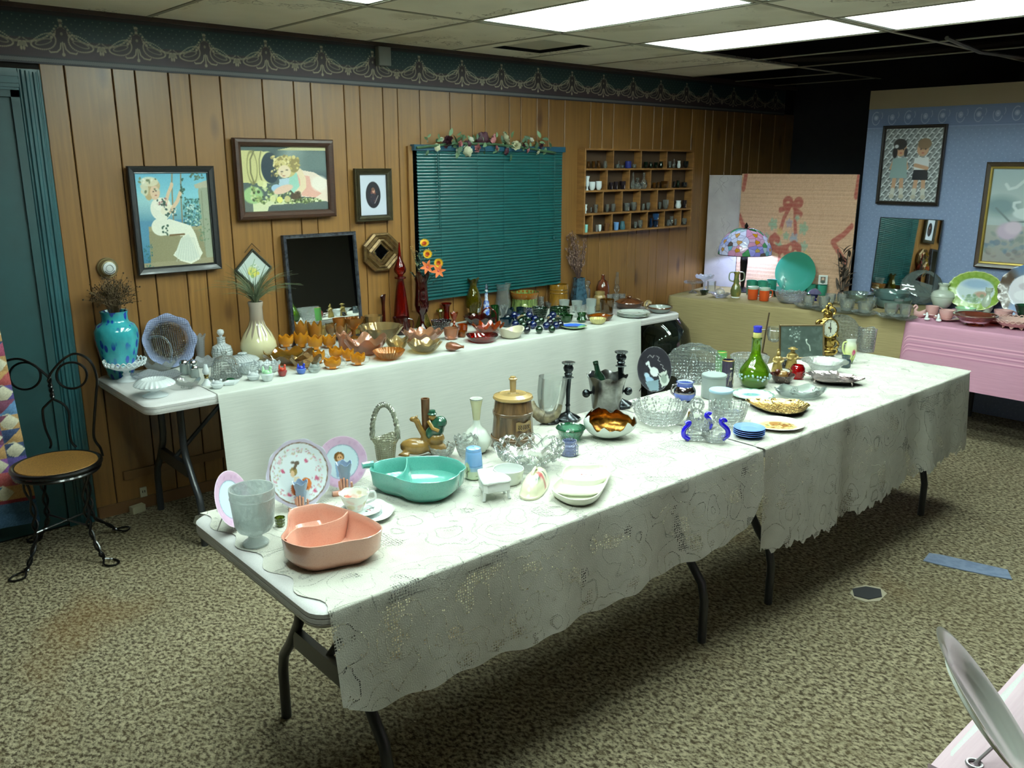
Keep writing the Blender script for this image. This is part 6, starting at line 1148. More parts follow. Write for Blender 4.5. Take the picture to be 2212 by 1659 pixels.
CAMEL = M('camel glaze', '8a6a34', .25, coat=.5, noise=(30, '6f5226', .4, .7)); ROBE = M('green robe glaze', '1f4a38', .2, coat=.6); GOLDS = M('tan glaze', 'a07c3e', .25, coat=.5)
t = thing('camel_figure_bottle', 'ceramic bottle of a green robed rider beside a kneeling camel and trunk', 'figurine', P+FW*-.02, RCAM)
b = MB().ball((k(-18), 0, k(18)), k(26), 14, (1.35, .8, .72)).ball((k(28), 0, k(14)), k(22), 12, (1, .8, .7)).tube([(k(-2), 0, k(18)), (k(2), 0, k(42)), (k(-10), 0, k(64)), (k(-14), 0, k(76))], [k(11), k(8), k(6.5), k(6.5)], 10).ball((k(-20), 0, k(79)), k(8), 10, (1.3, .8, .8)).tube([(k(-36), -k(14), k(12)), (k(-52), -k(16), k(5)), (k(-30), -k(20), k(4))], k(5), 8).ball((k(26), 0, k(36)), k(20), 12, (1, .9, .8)).ball((k(-14), k(4), k(85)), k(3), 6).ball((k(-14), -k(4), k(85)), k(3), 6)
blob(b, 'camel', CAMEL, t, .003)
b = MB().ball((k(28), 0, k(62)), k(20), 12, (.9, .85, 1.2)).ball((k(38), -k(4), k(74)), k(14), 10).ball((k(14), -k(6), k(50)), k(10), 10, (1, 1, 1.4)); blob(b, 'robed_rider', ROBE, t, .003)
add(MB().ball((k(20), -k(6), k(88)), k(8.5), 10, (1, 1, 1.15)).tube([(k(12), -k(14), k(80)), (k(22), -k(18), k(64)), (k(34), -k(16), k(58))], k(4), 7).ball((k(15), -k(12), k(87)), k(2.4), 6), 'head_and_arm', GOLDS, t); add(MB().lathe([(0, 0), (1, 0), (1.05, .2), (.8, .4), (.7, 1), (0, 1.1)], k(10), k(9), 12, off=(k(20), -k(6), k(92))), 'hat', ROBE, t)
add(MB().lathe([(0, 0), (1, 0), (.95, .5), (1.05, 1), (.6, 1), (.5, .9), (0, .9)], k(9), k(112), 14, off=(k(4), k(12), k(10))), 'trunk_neck', M('trunk glaze', '5c3a1c', .3, coat=.4, noise=(60, '40260f', .4, .7, (3, 3, .4))), t)
V('cut_bowl', 'small cut glass bowl with zigzag rim in front of the camel figure', 'bowl', (926, 953, 984, 990), bowlp(.5, .5), CUT, n=60, rip=(15, .03, .3), ruf=(15, .05, .6)); V('cut_bowl', 'taller cut glass bowl with zigzag rim beside the white bud vase', 'bowl', (981, 936, 1034, 994), bowlp(.4, .6), CUT, n=60, rip=(15, .03, .2), ruf=(12, .06, .6))
o, R, h, P = V('painted_bud_vase', 'milk glass bulb vase with slim neck and dark painted leaves', 'vase', (998, 857, 1062, 981), open_([(.5, 0), (.72, .04), (1, .2), (.95, .28), (.6, .42), (.28, .5), (.22, .62), (.3, .82), (.43, 1)], .05, .5), M('painted milk glass', 'dfe6da', .2, coat=.5, noise=(14, '4d4a42', .63, .66, (1, 1, 1.4))), n=32, rt=.43)
sub(o, 'dark_rim', [(.43, 0), (.45, .5), (.42, 1), (.40, .5)], M('dark rim', '2a2c28', .3), R, h*.012, h*.988); sub(o, 'neck_tint', [(.232, 0), (.305, .55), (.425, 1)], M('cream neck', 'd5d3a8', .2, coat=.5), R*1.01, h*.37, h*.61)
o, R, h, P = V('talc_shaker', 'sky blue and cream shaker with a painted tree', 'shaker', (1004, 974, 1043, 1037), open_([(.9, 0), (1, .04), (1, .5), (.92, .9), (.9, 1)], .08, .9), None, n=40); sc = CV(90, 60, '7fb0e4'); sc.vg('86b4ea', '7aaae2', 0, .48); sc.vg('5f88b8', '5f88b8', .44, .47); sc.vg('c9d4b8', 'b9c7a4', .66, 1); sc.vg('8fb8e0', 'a9c4d0', .48, .66)
for x in (.27, .62): sc.e(x, .58, .07, .26, 'b9c398'); sc.e(x, .46, .045, .16, 'c4cca4'); sc.l([(x, .9), (x+.01, .5)], .010, '3c4030'); sc.l([(x-.05, .65), (x, .78), (x+.05, .6)], .007, '3c4030')
sc.l([(.05, .9), (.15, .82), (.2, .95)], .006, '5a6a50'); sc.l([(.8, .85), (.9, .8), (.95, .9)], .006, '5a6a50')
bpy.data.objects.remove(o); o = add(MB().lathe(dense(open_([(.9, 0), (1, .04), (1, .5), (.92, .9), (.9, 1)], .08, .9), 8), R, h, 60), 'talc_shaker', PAINT, None, P, rz=RCAM-math.pi/2, col=lambda Vv: sc.sample((np.arctan2(Vv[:, 1], Vv[:, 0])/(2*np.pi)+.5+.25) % 1.0, np.clip(Vv[:, 2]/h, 0, .999))); tag(o, 'sky blue and cream china shaker with painted trees', 'shaker')
tp = MB().lathe([(.9, 0), (.88, .3), (.84, .38), (.86, .5), (.8, .85), (.55, 1), (0, 1.03)], R, h*.28, 30); add(tp, 'shaker_top', M('sky blue china', '86b4ea', .2, coat=.6), o, (0, 0, h))
for a, r in [(0, 0)]+[(k_*1.05, .5) for k_ in range(6)]: tp = add(MB().ball((R*.6*r*2*math.cos(a)*.8, R*.6*r*2*math.sin(a)*.8, h*1.285-.004*r), .0016, 6), 'shaker_hole', DARK, o)
# little white grand piano
po = [at(x, y, z=TZ+.062) for x, y in pxs(960, 900, 5.53, [(392, 655), (415, 625), (520, 615), (565, 625), (610, 662), (735, 688), (797, 755), (640, 780), (462, 797)])]; c = sum(po)/len(po); c[2] = TZ; Lq = [(q[0]-c[0], q[1]-c[1]) for q in po]
t = thing('china_piano', 'small white china grand piano', 'ornament', c); Ls = [q[:2] for q in smooth_path([(a, b, 0) for a, b in Lq], 3, True)]
add(MB().prism([(a*.94, b_*.94) for a, b_ in Ls], .026, .056, .003), 'body', CERW, t); add(MB().prism(Ls, .056, .063, .0025), 'lid', CERW, t)
for i in (1, 5, 6, 8): a, b_ = Lq[i]; add(MB().tube([(a*.86, b_*.86, .03), (a*.86, b_*.86, .012), (a*.92, b_*.92, .0)], [.006, .0045, .0055], 8), 'leg', CERW, t)
V('ramekin', 'plain white straight sided ramekin behind the china piano', 'ramekin', (1065, 1000, 1132, 1050), open_([(.72, 0), (.76, .04), (.92, .4), (.97, .72), (1, .76), (1, 1)], .06, .12), M('white stoneware', 'dde2de', .25, coat=.4), n=44)
# wooden churn cookie jar
WJ = M('wood glaze', '6e5436', .3, coat=.5, noise=(16, '45311d', .38, .62, (4, 4, .35)))
o, R, h, P = V('barrel_jar', 'brown ceramic cookie jar shaped like a wooden churn', 'jar', (1060, 850, 1156, 974), [(0, 0), (1, 0), (1.0, .03), (.96, .10), (.97, .17), (.93, .2), (.86, .62), (.88, .64), (.885, .76), (.85, .78), (.80, .98), (.78, 1), (0, 1)], WJ, n=84, rip=(21, .010, .02), rt=.8)
sub(o, 'lid', [(0, 0), (.87, 0), (.9, .2), (.86, .6), (.6, 1), (.55, .9), (.35, 1.15), (.3, 1.05), (0, 1.3)], M('churn lid glaze', '9a8050', .25, coat=.5), R, h*.11, h, n=44)
sub(o, 'plunger', [(0, 0), (.2, 0), (.13, .1), (.15, .75), (.19, .8), (.19, .86), (.13, .9), (.12, .97), (0, 1)], M('churn lid glaze', '9a8050', .25, coat=.5), R, zrow(P, 812)-P[2]-h*1.1, h*1.1)
for z in (.17, .70): sub(o, 'band', [(.97 if z < .5 else .87, 0), (1.0 if z < .5 else .905, .15), (1.0 if z < .5 else .905, .85), (.96 if z < .5 else .87, 1)], M('churn band glaze', '5a4226', .3, coat=.5), R, h*.075, h*z-.03*h, n=60)
pq = MB(); X = np.zeros((8, 12, 3))
for i in range(8):
    for j in range(12): a = -1.57+.15+.9*j/11; rr = R*(.965-.10*(.40+.035*i)); X[i, j] = (rr*1.02*math.cos(a), rr*1.02*math.sin(a), h*(.40+.026*i+.02*math.sin(j*.9)))
pq.grid(X); pm = add(pq, 'plaque', M('plaque glaze', '8b7146', .25, coat=.5), o, rz=RCAM)
sq_ = MB()
for j in range(6): a = -1.57+.28+.11*j; rr = R*.945; sq_.tube([(rr*math.cos(a+u), rr*math.sin(a+u), h*(.47+v)) for u, v in ((-.03, .05), (.0, .06), (.02, .03), (-.02, .0), (.01, -.03), (.04, -.02))], .0014, 4)
add(sq_, 'carved_lettering', M('carved dark', '3a2816', .5), o, rz=RCAM)
# horn based glass goblet
P = at(1188, 912, z=TZ); m = mpp(P); t = thing('horn_goblet', 'tall smooth glass tumbler cradled by a ridged ram horn', 'goblet', P, RCAM)
b = MB().lathe(open_([(.35, 0), (.6, .06), (.85, .3), (.98, .6), (1, 1)], .06, .12), 31*m, 84*m, 32); b.v = [v @ np.array(Euler((0, .10, 0)).to_matrix()).T+np.array([-.005, 0, .03]) for v in b.v]; add(b, 'glass', CLR, t)
hp = smooth_path([(-42*m, 0, 46*m), (-34*m, -.012, 28*m), (-12*m, -.02, 14*m), (10*m, -.025, 22*m), (20*m, -.02, 44*m)], 7); add(MB().tube(hp, [(14-11*abs(i/(len(hp)-1)-.45)*1.3)*m*(1+.07*(i % 2)) for i in range(len(hp))], 12), 'ridged_horn', M('horn', '7d7258', .5, noise=(40, '4f4734', .4, .65)), t)
add(MB().lathe([(0, 0), (1, 0), (.9, .5), (.5, 1), (0, 1)], 20*m, 12*m, 20), 'base', M('black base', '101214', .3), t)
PEW = M('dark pewter', '3a3f42', .2, .85, noise=(30, '14171a', .4, .7)); PEWL = M('light pewter', '9aa2a4', .22, .9)
def candlestick(label, x0, x1, y0, y1, xb0, xb1):
    P, R, h = BB(xb0, y0, xb1, y1, 1, .5, TZ); t = thing('candlestick', label, 'candlestick', P, group='pewter candlesticks'); k_ = (x1-x0)/(xb1-xb0)
    sub(t, 'base', [(0, 0), (1, 0), (1, .3), (.9, .45), (.45, .8), (.26, 1), (0, 1)], PEW, R, h*.13, 0, 8)
    sub(t, 'stem', [(0, 0), (.26, 0), (.17, .06), (.15, .14), (.2, .17), (.15, .2), (.17, .45), (.25, .72), (.32, .78), (.18, .82), (.14, .86), (.25, .9), (0, .92)], PEW, R, h*.9, h*.1, 20)
    sub(t, 'cup', [(.16, 0), (.36, .3), (.4, .5), (.3, .75), (.36, .85), (.3, .85), (0, .4)], PEW, R, h*.2, h*.8, 20)
    sub(t, 'bead_ring', [(.3, 0), (k_*.95, .5), (k_, 1), (k_*.55, 1), (k_*.5, .6)], PEWL, R, h*.045, h*.955, 40, (20, .05, 0)); sub(t, 'collar', [(.25, 0), (k_*.8, .4), (k_*.8, .8), (.2, 1)], PEWL, R, h*.03, h*.72, 40, (20, .05, 0)); return t
candlestick('tall pewter candlestick between the horn goblet and the ice bucket', 1216, 1244, 779, 914, 1198, 1254); candlestick('tall pewter candlestick behind the ice bucket', 1327, 1355, 756, 884, 1310, 1367)
o, R, h, P = V('ice_bucket', 'tarnished silver ice bucket with scalloped rim and ball handles', 'bucket', (1266, 800, 1353, 890), open_([(.66, 0), (.7, .03), (.78, .4), (.9, .85), (1, 1)], .04, .08), M('tarnished silver', '8b8d8c', .22, .95, noise=(14, '2c2622', .38, .68)), n=60, ruf=(8, .035, .75, .03))
for s in (-1, 1): add(MB().ball((s*R*1.08, -R*.1, h*.5), R*.21, 12).tube([(s*R*.8, 0, h*.5), (s*R*1.05, -R*.05, h*.5)], R*.08, 8), 'ball_handle', PEW, o, rz=RCAM+.2)
bt2 = MB().lathe(open_([(.95, 0), (1, .03), (1, .55), (.9, .64), (.42, .78), (.38, .93), (.44, .94), (.44, 1)], .1, .05), .027, .19, 22); ob = add(bt2, 'wine_bottle', G('bottle green glass', '3f7a56', .3, '3a7a58', edge=.4, gl=1.5), None, P+np.array([0, 0, h*.13])-RT*.006, rot=(.0, -.24, RCAM)); tag(ob, 'green glass bottle leaning in the silver ice bucket', 'bottle')
# broken egg dish
P, R, h = BB(1254, 882, 1368, 953, .5, .6, TZ)
def egg(sc_, floor_):
    # egg lying on its side, shell broken away over the top towards the left
    N_, K_ = 60, 26; V_ = []; f = []
    for i in range(K_+1):
        for j in range(N_):
            a = 2*math.pi*j/N_; edge = .62+.10*math.cos(a-2.6)+.05*math.sin(a*7+1)+.035*math.sin(a*13)-.16*math.exp(-((((a+1.9+math.pi) % (2*math.pi))-math.pi)/.8)**2)
            ph = math.pi*edge*i/K_; rr = math.sin(ph); zz = -math.cos(ph)
            V_.append((R*sc_*rr*math.cos(a)*(1+.10*math.cos(a)), R*.80*sc_*rr*math.sin(a), h*.62+h*.62*sc_*zz))
    f = [(i*N_+j, i*N_+(j+1) % N_, (i+1)*N_+(j+1) % N_, (i+1)*N_+j) for i in range(K_) for j in range(N_)]
    return MB().add(V_, f)
o = add(egg(1, 0), 'egg_dish', M('pearl white glaze', 'dfe9e2', .12, coat=.7), None, P, RCAM); tag(o, 'white lustre broken egg shaped dish with gold inside', 'dish'); add(egg(.965, .03), 'gold_lining', M('gold lustre', '6a4210', .22, .8, noise=(60, 'c08a34', .5, .7)), o)
o, R, h, P = V('glass_ashtray', 'green and clear glass bowl with a jade rim', 'bowl', (1201, 914, 1264, 952), bowlp(.5, .5, th=.12), G('aqua glass', 'a9d9c4', .35, '8fcab2', edge=.6, gl=1.8, bump=('n', 60, .6, .008)), n=40); sub(o, 'jade_rim', [(.97, 0), (1.03, .5), (.97, 1), (.88, .6)], G('jade glass', '1f8a58', .5, '1d8454', gl=1.5), R, h*.22, h*.86, n=40)
o, R, h, P = V('openwork_bowl', 'large clear crystal bowl with open looped rim', 'bowl', (1082, 962, 1204, 1019), open_([(.5, 0), (.52, .05), (.62, .3), (.78, .65), (1, 1)], .06, .1), CLR, n=64, rip=(8, .015, .1), ruf=(8, .10, .6), rb=.5)
lattice(R*1.04, h*.95, h*1.75, 16, .0055, .018, CLR, o); b = MB()
for s in (.05, .95): b.tube([((R*(1.02+.14*s)+.006*math.cos(8*q))*math.cos(q), (R*(1.02+.14*s)+.006*math.cos(8*q))*math.sin(q), h*(.98+.72*s)+.008*math.cos(8*q)) for q in np.linspace(0, 2*math.pi, 80, endpoint=False)], .005, 6, True)
add(b, 'looped_rim', CLR, o)
o, R, h, P = V('lavender_jar', 'small lavender clear pressed glass jar', 'jar', (1209, 946, 1250, 987), open_([(.94, 0), (1, .08), (.98, .6), (.75, .8), (.8, 1)], .1, .1), G('lavender glass', 'cfd6f2', .4, 'c0caf0', edge=.7, gl=1.8, bump=('v', 90, .9, .008, .1))); b = MB().tube(smooth_path([(R*.2, 0, h*1.0), (R*.1, 0, h*1.25), (-R*.3, 0, h*1.5), (0, 0, h*1.75), (R*.4, 0, h*1.6)], 4), .0045, 7); add(b, 'swan_finial', CLR, o, rz=RCAM)
# butter lid and tray
rim = pxs(960, 900, 5.53, [(895, 940), (930, 985), (1010, 1003), (1110, 985), (1200, 905), (1250, 800), (1232, 720), (1165, 690), (1080, 730), (990, 800), (925, 870)]); Wp = np.array([at(x, y, z=TZ) for x, y in rim]); c = Wp.mean(0); Lp = np.array([q[:2] for q in smooth_path([(a, b_, 0) for a, b_ in Wp[:, :2]-c[:2]], 4, True)]); n = len(Lp); V_ = []
rg = [(1, 0), (1.0, .006), (.95, .009), (.9, .020), (.78, .036), (.55, .048), (.3, .053), (.02, .054)]
for s, z in rg: V_ += [(q[0]*s, q[1]*s, z) for q in Lp]
def flora(Vv):
    C = np.tile(np.array(lin('e6e3c4')), (len(Vv), 1)); x, y = Vv[:, 0], Vv[:, 1]; u = x*RT[0]+y*RT[1]; v = -x*RT[1]+y*RT[0]
    for du, dv, r, cc in ((.018, -.004, .012, 'c06a66'), (.026, -.012, .010, 'b85a5e'), (.012, -.030, .007, '4f6f58'), (.004, -.044, .006, '44604e'), (.036, .012, .007, '3f5a58'), (.03, .024, .006, '44604e')): C[np.hypot((u-du), (v-dv)) < r*1.25] = lin(cc)
    return C
bb_ = MB().add(V_, [(a*n+i, a*n+(i+1) % n, (a+1)*n+(i+1) % n, (a+1)*n+i) for a in range(len(rg)-1) for i in range(n)]+[tuple((len(rg)-1)*n+i for i in range(n))])
o = add(bb_, 'butter_dish', PAINT, None, c, col=flora); tag(o, 'cream domed butter dish lid with a painted red flower', 'dish'); lf = max(Lp, key=lambda q: np.dot(q, q)); hd_ = np.array(lf)/np.linalg.norm(lf)*.028
add(MB().tube(smooth_path([(-hd_[0], -hd_[1], .046), (-hd_[0]*.5, -hd_[1]*.5, .062), (hd_[0]*.6, hd_[1]*.6, .064), (hd_[0]*1.1, hd_[1]*1.1, .048)], 3), .005, 7), 'handle', M('cream glaze', 'e6e3c4', .15, coat=.6), o)
CRM = M('ivory glaze', 'e9ecd9', .12, coat=.7)
o, c = outline_dish('relish_tray', 'ivory three part relish tray with a small painted flower', 'tray', pxs(960, 900, 5.53, [(1272, 850), (1330, 775), (1395, 715), (1420, 630), (1500, 575), (1690, 572), (1900, 565), (1985, 620), (1955, 750), (1850, 920), (1700, 990), (1500, 985), (1350, 925)]), .030, CRM, base=.86, th=.045, div=[pxs(960, 900, 5.53, [(1385, 712), (1600, 738), (1800, 735), (1940, 690)]), pxs(960, 900, 5.53, [(1300, 855), (1500, 885), (1750, 885), (1880, 850)])], floor=.25, divh=.75)
for x, y, r, cc, nm in ((1640, 688, 14, 'b8505a', 'painted_flower'), (1690, 695, 10, 'c9626a', 'painted_flower'), (1755, 700, 11, '4a7a6c', 'painted_leaf'), (1790, 690, 8, '4a7a6c', 'painted_leaf'), (1665, 715, 8, '4a7a6c', 'painted_leaf'), (1590, 685, 8, 'a84550', 'painted_flower')):
    q = at(960+x/5.53, 900+y/5.53, z=TZ+.0095)-c; add(MB().ball((0, 0, 0), r/5.53*mpp(at(1280, 1025, z=TZ)), 8, (1, .7, .06)), nm, M('print '+cc, cc, .2, coat=.5), o, q)
# ------------------------------------------------------------------ farther half of the middle tables
GP = CV(90, 90, '2e2d33'); GP.e(.5, .5, .5, .5, '8d8f90', ring=.02); GP.l([(.35, .22), (.42, .18), (.5, .24), (.55, .20)], .006, 'a9aaa8'); GP.l([(.6, .22), (.68, .26), (.64, .32), (.7, .36)], .005, 'a9aaa8'); GP.l([(.7, .42), (.78, .46), (.74, .5), (.8, .55)], .006, 'c9cac8'); GP.l([(.3, .36), (.36, .33), (.37, .42), (.42, .5)], .028, 'e9efef'); GP.e(.50, .56, .13, .10, 'e9efef', .5); GP.e(.28, .62, .09, .06, 'b9d3e6', .8); GP.e(.34, .72, .12, .07, '9fc0dc', .3); GP.p([(.2, .75), (.6, .75), (.55, .98), (.3, .95)], '7d95a0'); GP.p([(.60, .62), (.85, .58), (.9, .88), (.66, .92)], 'c9cfc8'); GP.l([(.6, .62), (.74, .75), (.9, .6)], .012, '3a3c3e'); GP.e(.75, .75, .08, .1, '8d9a90')
stand_plate('painted_plate', 'black plate painted with a white goose on a wire stand', 1416, 847, 49, .75, .22, PAINT, PL, .07, cv=GP, easel=M('black wire', '1c1d20', .4, .6))
RL = G('relish glass', 'e6ece9', .22, 'e6efec', edge=.6, gl=1.8, bump=('v', 70, .8, .008, .4)); o, R = stand_plate('relish_plate', 'clear glass oval relish plate with handles standing on edge', 1497, 828, 60, .15, .22, RL, [(0, .1), (.62, .1), (.7, .3), (.95, .85), (1, 1), (.96, 1), (.68, .45), (.6, .3), (0, .3)], .18, ruf=(18, .12, .6, .02), ell=(1, .72), easel=WIRE)
for s in (-1, 1): add(MB().tube([(s*R*(.98+.22*math.sin(a)), R*.16*math.cos(a)*1.3, R*.16) for a in np.linspace(0, math.pi, 12)], .006, 7), 'handle', CLR, o)
add(MB().tube([(R*.86*math.cos(a), R*.62*math.sin(a)+.12*R*math.cos(2*a), R*.12) for a in np.linspace(.15, math.pi-.15, 24)], .005, 6).tube([(-.2*R, -.45*R, R*.08), (-.12*R, .2*R, R*.08)], .004, 6).tube([(.2*R, -.45*R, R*.08), (.14*R, .22*R, R*.08)], .004, 6), 'ridges', CLR, o)
o, R, h, P = V('green_vase', 'plain light green cylinder vase with gold rim', 'vase', (1544, 757, 1568, 808), open_([(1, 0), (1, 1)], .14, .1), M('apple green glaze', '62a856', .2, coat=.5)); sub(o, 'gold_rim', [(1.0, 0), (1.02, .5), (.9, 1)], GLD, R, h*.03, h*.985)
o, R, h, P = V('purple_vase', 'dark purple cylinder vase with gold rim and pale grass pattern', 'vase', (1557, 775, 1583, 838), open_([(1, 0), (1, 1)], .14, .1), M('aubergine glaze', '2b2138', .18, coat=.6)); sub(o, 'gold_rim', [(1.0, 0), (1.03, .5), (.88, 1)], GLD, R, h*.03, h*.985); b = MB(); g = random.Random(4)
for i in range(22): a = -1.57+g.uniform(-1.2, 1.2); z0_ = g.uniform(.05, .5); b.tube([(R*1.01*math.cos(a), R*1.01*math.sin(a), h*z0_), (R*1.01*math.cos(a+.12), R*1.01*math.sin(a+.12), h*(z0_+g.uniform(.1, .25)))], .0008, 3)
b.ball((R*1.0*math.cos(-1.3), R*1.0*math.sin(-1.3), h*.72), R*.24, 8, (1, .3, .6)); add(b, 'grass_pattern', M('pale gold print', 'cfc6a8', .4), o, rz=RCAM)
V('cut_crystal_bowl', 'thick cut crystal bowl behind the green decanter', 'bowl', (1576, 760, 1657, 822), open_([(.45, 0), (.6, .06), (.78, .4), (.95, .8), (1, 1)], .1, .15), CUT, n=60, rip=(20, .03, .15))
o, R, h, P = V('decanter', 'green glass decanter with round body, yellow stopper and blue cap', 'decanter', (1594, 728, 1662, 839), open_([(.62, 0), (.85, .06), (1, .2), (.96, .32), (.72, .46), (.42, .58), (.31, .7), (.30, .97), (.34, 1)], .04, .9), G('green decanter glass', 'b4dc4a', .34, '9cc82a', edge=.6, gl=1.6), n=40, rt=.34)
sub(o, 'liquid_tint', [(0, .01), (.6, .01), (.83, .06), (.97, .2), (.94, .25), (0, .26)], G('lime glass', 'a6e010', .6, '9ad40c', gl=.6), R, h); sub(o, 'stopper', [(0, 0), (.22, 0), (.26, .1), (.26, .4), (.2, .48), (0, .48)], M('yellow stopper', 'd6cf7a', .25, coat=.5), R, h*.26, h); sub(o, 'cap', [(0, 0), (.2, 0), (.27, .1), (.25, .5), (.28, .85), (.26, 1), (0, 1)], M('royal blue cap', '2a2fa0', .25, coat=.5), R, h*.13, h*1.115)
b = MB(); g = random.Random(6)
for i in range(26): a = -1.57+g.uniform(-1.4, 1.4); b.ball((R*1.0*math.cos(a), R*1.0*math.sin(a), h*(.17+g.uniform(0, .13))), R*.07, 6, (1, 1, 1))
add(b, 'enamel_dots', M('pale blue enamel', 'a9c6c4', .4), o, rz=RCAM)
o, R, h, P = V('lustre_pitcher', 'silver and blue lustre cream pitcher', 'pitcher', (1454, 820, 1502, 868), open_([(.6, 0), (.85, .1), (1, .35), (.96, .55), (.75, .75), (.72, .9), (.80, 1)], .06, .2), M('blue lustre', '4a5fb0', .12, .3, coat=.8, noise=(20, '3a4c9c', .4, .7)), n=36, rt=.8)
sub(o, 'silver_band', [(.985, 0), (1.0, .12), (.97, .5), (.77, .98), (.755, 1)], M('silver lustre', '8d8790', .08, 1.0), R, h*.36, h*.42, n=36); sub(o, 'lining', [(.70, 1), (.66, .5), (0, .48)], CERW, R, h, .002); handle(o, M('silver lustre', '8d8790', .08, 1.0), [(-R*.6, h*.85), (-R*1.1, h*.8), (-R*1.2, h*.45), (-R*.85, h*.25)], .0045)
o, R, h, P = V('frosted_jar', 'tall frosted white glass jar with grey lid', 'jar', (1514, 808, 1566, 864), open_([(.92, 0), (1, .04), (1, .92), (.98, 1)], .06, .04), FRO, n=36); sub(o, 'lid', [(0, 0), (1.0, 0), (1.02, .15), (1.02, .7), (.98, .85), (.9, .8), (0, .8)], M('grey lid', '8f9b98', .4), R, h*.16, h, n=36)
o, R, h, P = V('frosted_jar', 'shorter frosted glass jar with pale blue lid', 'jar', (1530, 840, 1580, 892), open_([(.92, 0), (1, .04), (1, 1)], .06, .04), FRO, n=36); sub(o, 'lid', [(0, 0), (1.0, 0), (1.02, .15), (1.02, .7), (.98, .9), (0, .92)], M('pale blue lid', 'a3c4d6', .4), R, h*.15, h, n=36)
V('cut_crystal_bowl', 'large shallow cut crystal bowl beside the broken egg dish', 'bowl', (1364, 856, 1486, 922), bowlp(.55, .5, th=.05), CUT, n=96, rip=(16, .03, .1), ruf=(16, .05, .6)); V('cut_crystal_bowl', 'cut crystal bowl behind the blue necked swans', 'bowl', (1530, 862, 1614, 922), bowlp(.5, .5, th=.05), CUT, n=72, rip=(14, .035, .1), ruf=(14, .06, .6))
o, R, h, P = V('perfume_bottle', 'clear glass bottle with big ball stopper behind the swans', 'bottle', (1484, 882, 1522, 912), open_([(.85, 0), (1, .3), (.9, .7), (.35, 1)], .1, .1), CLR, rt=.3); add(MB().ball((0, 0, h*1.35), R*.9, 14), 'stopper', CUT, o)
o, R, h, P = V('scent_vial', 'tiny clear vial with gold cap beside the swans', 'bottle', (1482, 898, 1497, 914), open_([(.9, 0), (1, .5), (.6, 1)], .1, .1), CLR); sub(o, 'cap', [(0, 0), (.6, 0), (.6, .9), (0, 1)], GLD, R, h*.8, h)
SWB = M('swan cobalt glass', '1c10c0', .08, coat=.8)
def swan(label, org, neck):
    P = at(*org, z=TZ); m = mpp(P); t = thing('swan_dish', label, 'swan dish', P, group='crystal swans with blue necks'); R = 24*m
    b = MB().lathe(bowlp(.5, .5, th=.07), R, R*.95, 40, (12, .04, .15), (5, .25, .4, .05), ell=(1.25, .8)); b.lathe([(0, 0), (.9, 0), (.6, .5), (.2, 1), (0, 1)], R*.35, R*1.2, 10, off=(-R*1.0, 0, R*.55)); add(b, 'body', CUT, t, rz=RCAM+(0 if neck[0][0] > org[0] else math.pi))
    q = [RT*((x-org[0])*m)+np.array([0, 0, zrow(P, y)-P[2]])-FW*-.012 for x, y in neck]; q = smooth_path(q, 4); n_ = len(q); add(MB().tube(q, [R*(.26-.12*i/n_) if i < n_-3 else R*(.2 if i < n_-1 else .07) for i in range(n_)], 10), 'neck', SWB, t, rz=0)
swan('crystal swan dish with cobalt blue neck, left of the three', (1502, 950), [(1487, 946), (1475, 938), (1476, 925), (1486, 914), (1484, 909), (1477, 914)]); swan('crystal swan dish with cobalt blue neck, back one of the three', (1516, 925), [(1520, 922), (1532, 920), (1530, 905), (1522, 896), (1527, 890), (1533, 893)]); swan('crystal swan dish with cobalt blue neck, right of the three', (1545, 955), [(1557, 945), (1569, 938), (1567, 925), (1554, 913), (1553, 905), (1560, 904), (1563, 910)])
GE = CV(64, 64, 'e3ede9'); GE.e(.5, .5, .5, .5, '6f8f80', ring=.10); GE.spk(60, .02, .02, .98, .98, .03, ['dfe8e4', '5f8070'], 3); GE.e(.5, .5, .40, .40, 'e6efec'); GE.e(.5, .4, .2, .14, '7fb0b8', soft=.5); GE.spk(14, .35, .3, .65, .5, .02, ['5f98a4', '8fb8a4'], 2)
def flat(name, label, box, cv, th=.014, ell=(1, 1), rz=RCAM, ruf=None, zoff=0.0, mat=None, well=.62, cat='plate', group=None, z=TZ):
    P, R, h = BB(*box, .6, 1, z); o = add(MB().lathe(dense(platep(well), 3), R, th, 64, None, ruf, ell), name, mat or PAINT, None, P+np.array([0, 0, zoff]), rz=rz, col=(lambda Vv: cv.sample((Vv[:, 0]/R/ell[0]+1)/2, (Vv[:, 1]/R/ell[1]+1)/2)) if cv else None); return tag(o, label, cat, group)
flat('dinner_plate', 'white plate with green leaf border below the green decanter', (1579, 838, 1671, 864), GE, ruf=(16, .1, .5, .01))
GLF = M('gold leaf metal', 'd6b878', .16, 1.0, bump=('n', 40, .9, .01)); SLF = M('silver leaf metal', 'd8c8c8', .16, 1.0, bump=('n', 36, .9, .01))
outline_dish('leaf_tray', 'shiny gold leaf shaped metal tray', 'tray', pxs(1560, 640, 6.144, [(305, 1370), (420, 1350), (600, 1362), (720, 1350), (850, 1362), (1000, 1365), (1085, 1400), (1170, 1435), (1120, 1490), (1060, 1535), (900, 1555), (700, 1530), (500, 1480), (370, 1420)]), .022, GLF, base=.72, th=.03, foot=.004, rough_rim=.02)
o, c = outline_dish('leaf_tray', 'silver leaf shaped metal tray with feet and curled stem', 'tray', pxs(1560, 640, 6.144, [(1130, 1010), (1240, 985), (1400, 990), (1520, 985), (1560, 1020), (1700, 1030), (1800, 1062), (1905, 1090), (1800, 1118), (1700, 1135), (1550, 1130), (1400, 1125), (1250, 1105), (1180, 1060)]), .030, SLF, base=.72, th=.03, foot=.014, rough_rim=.02)
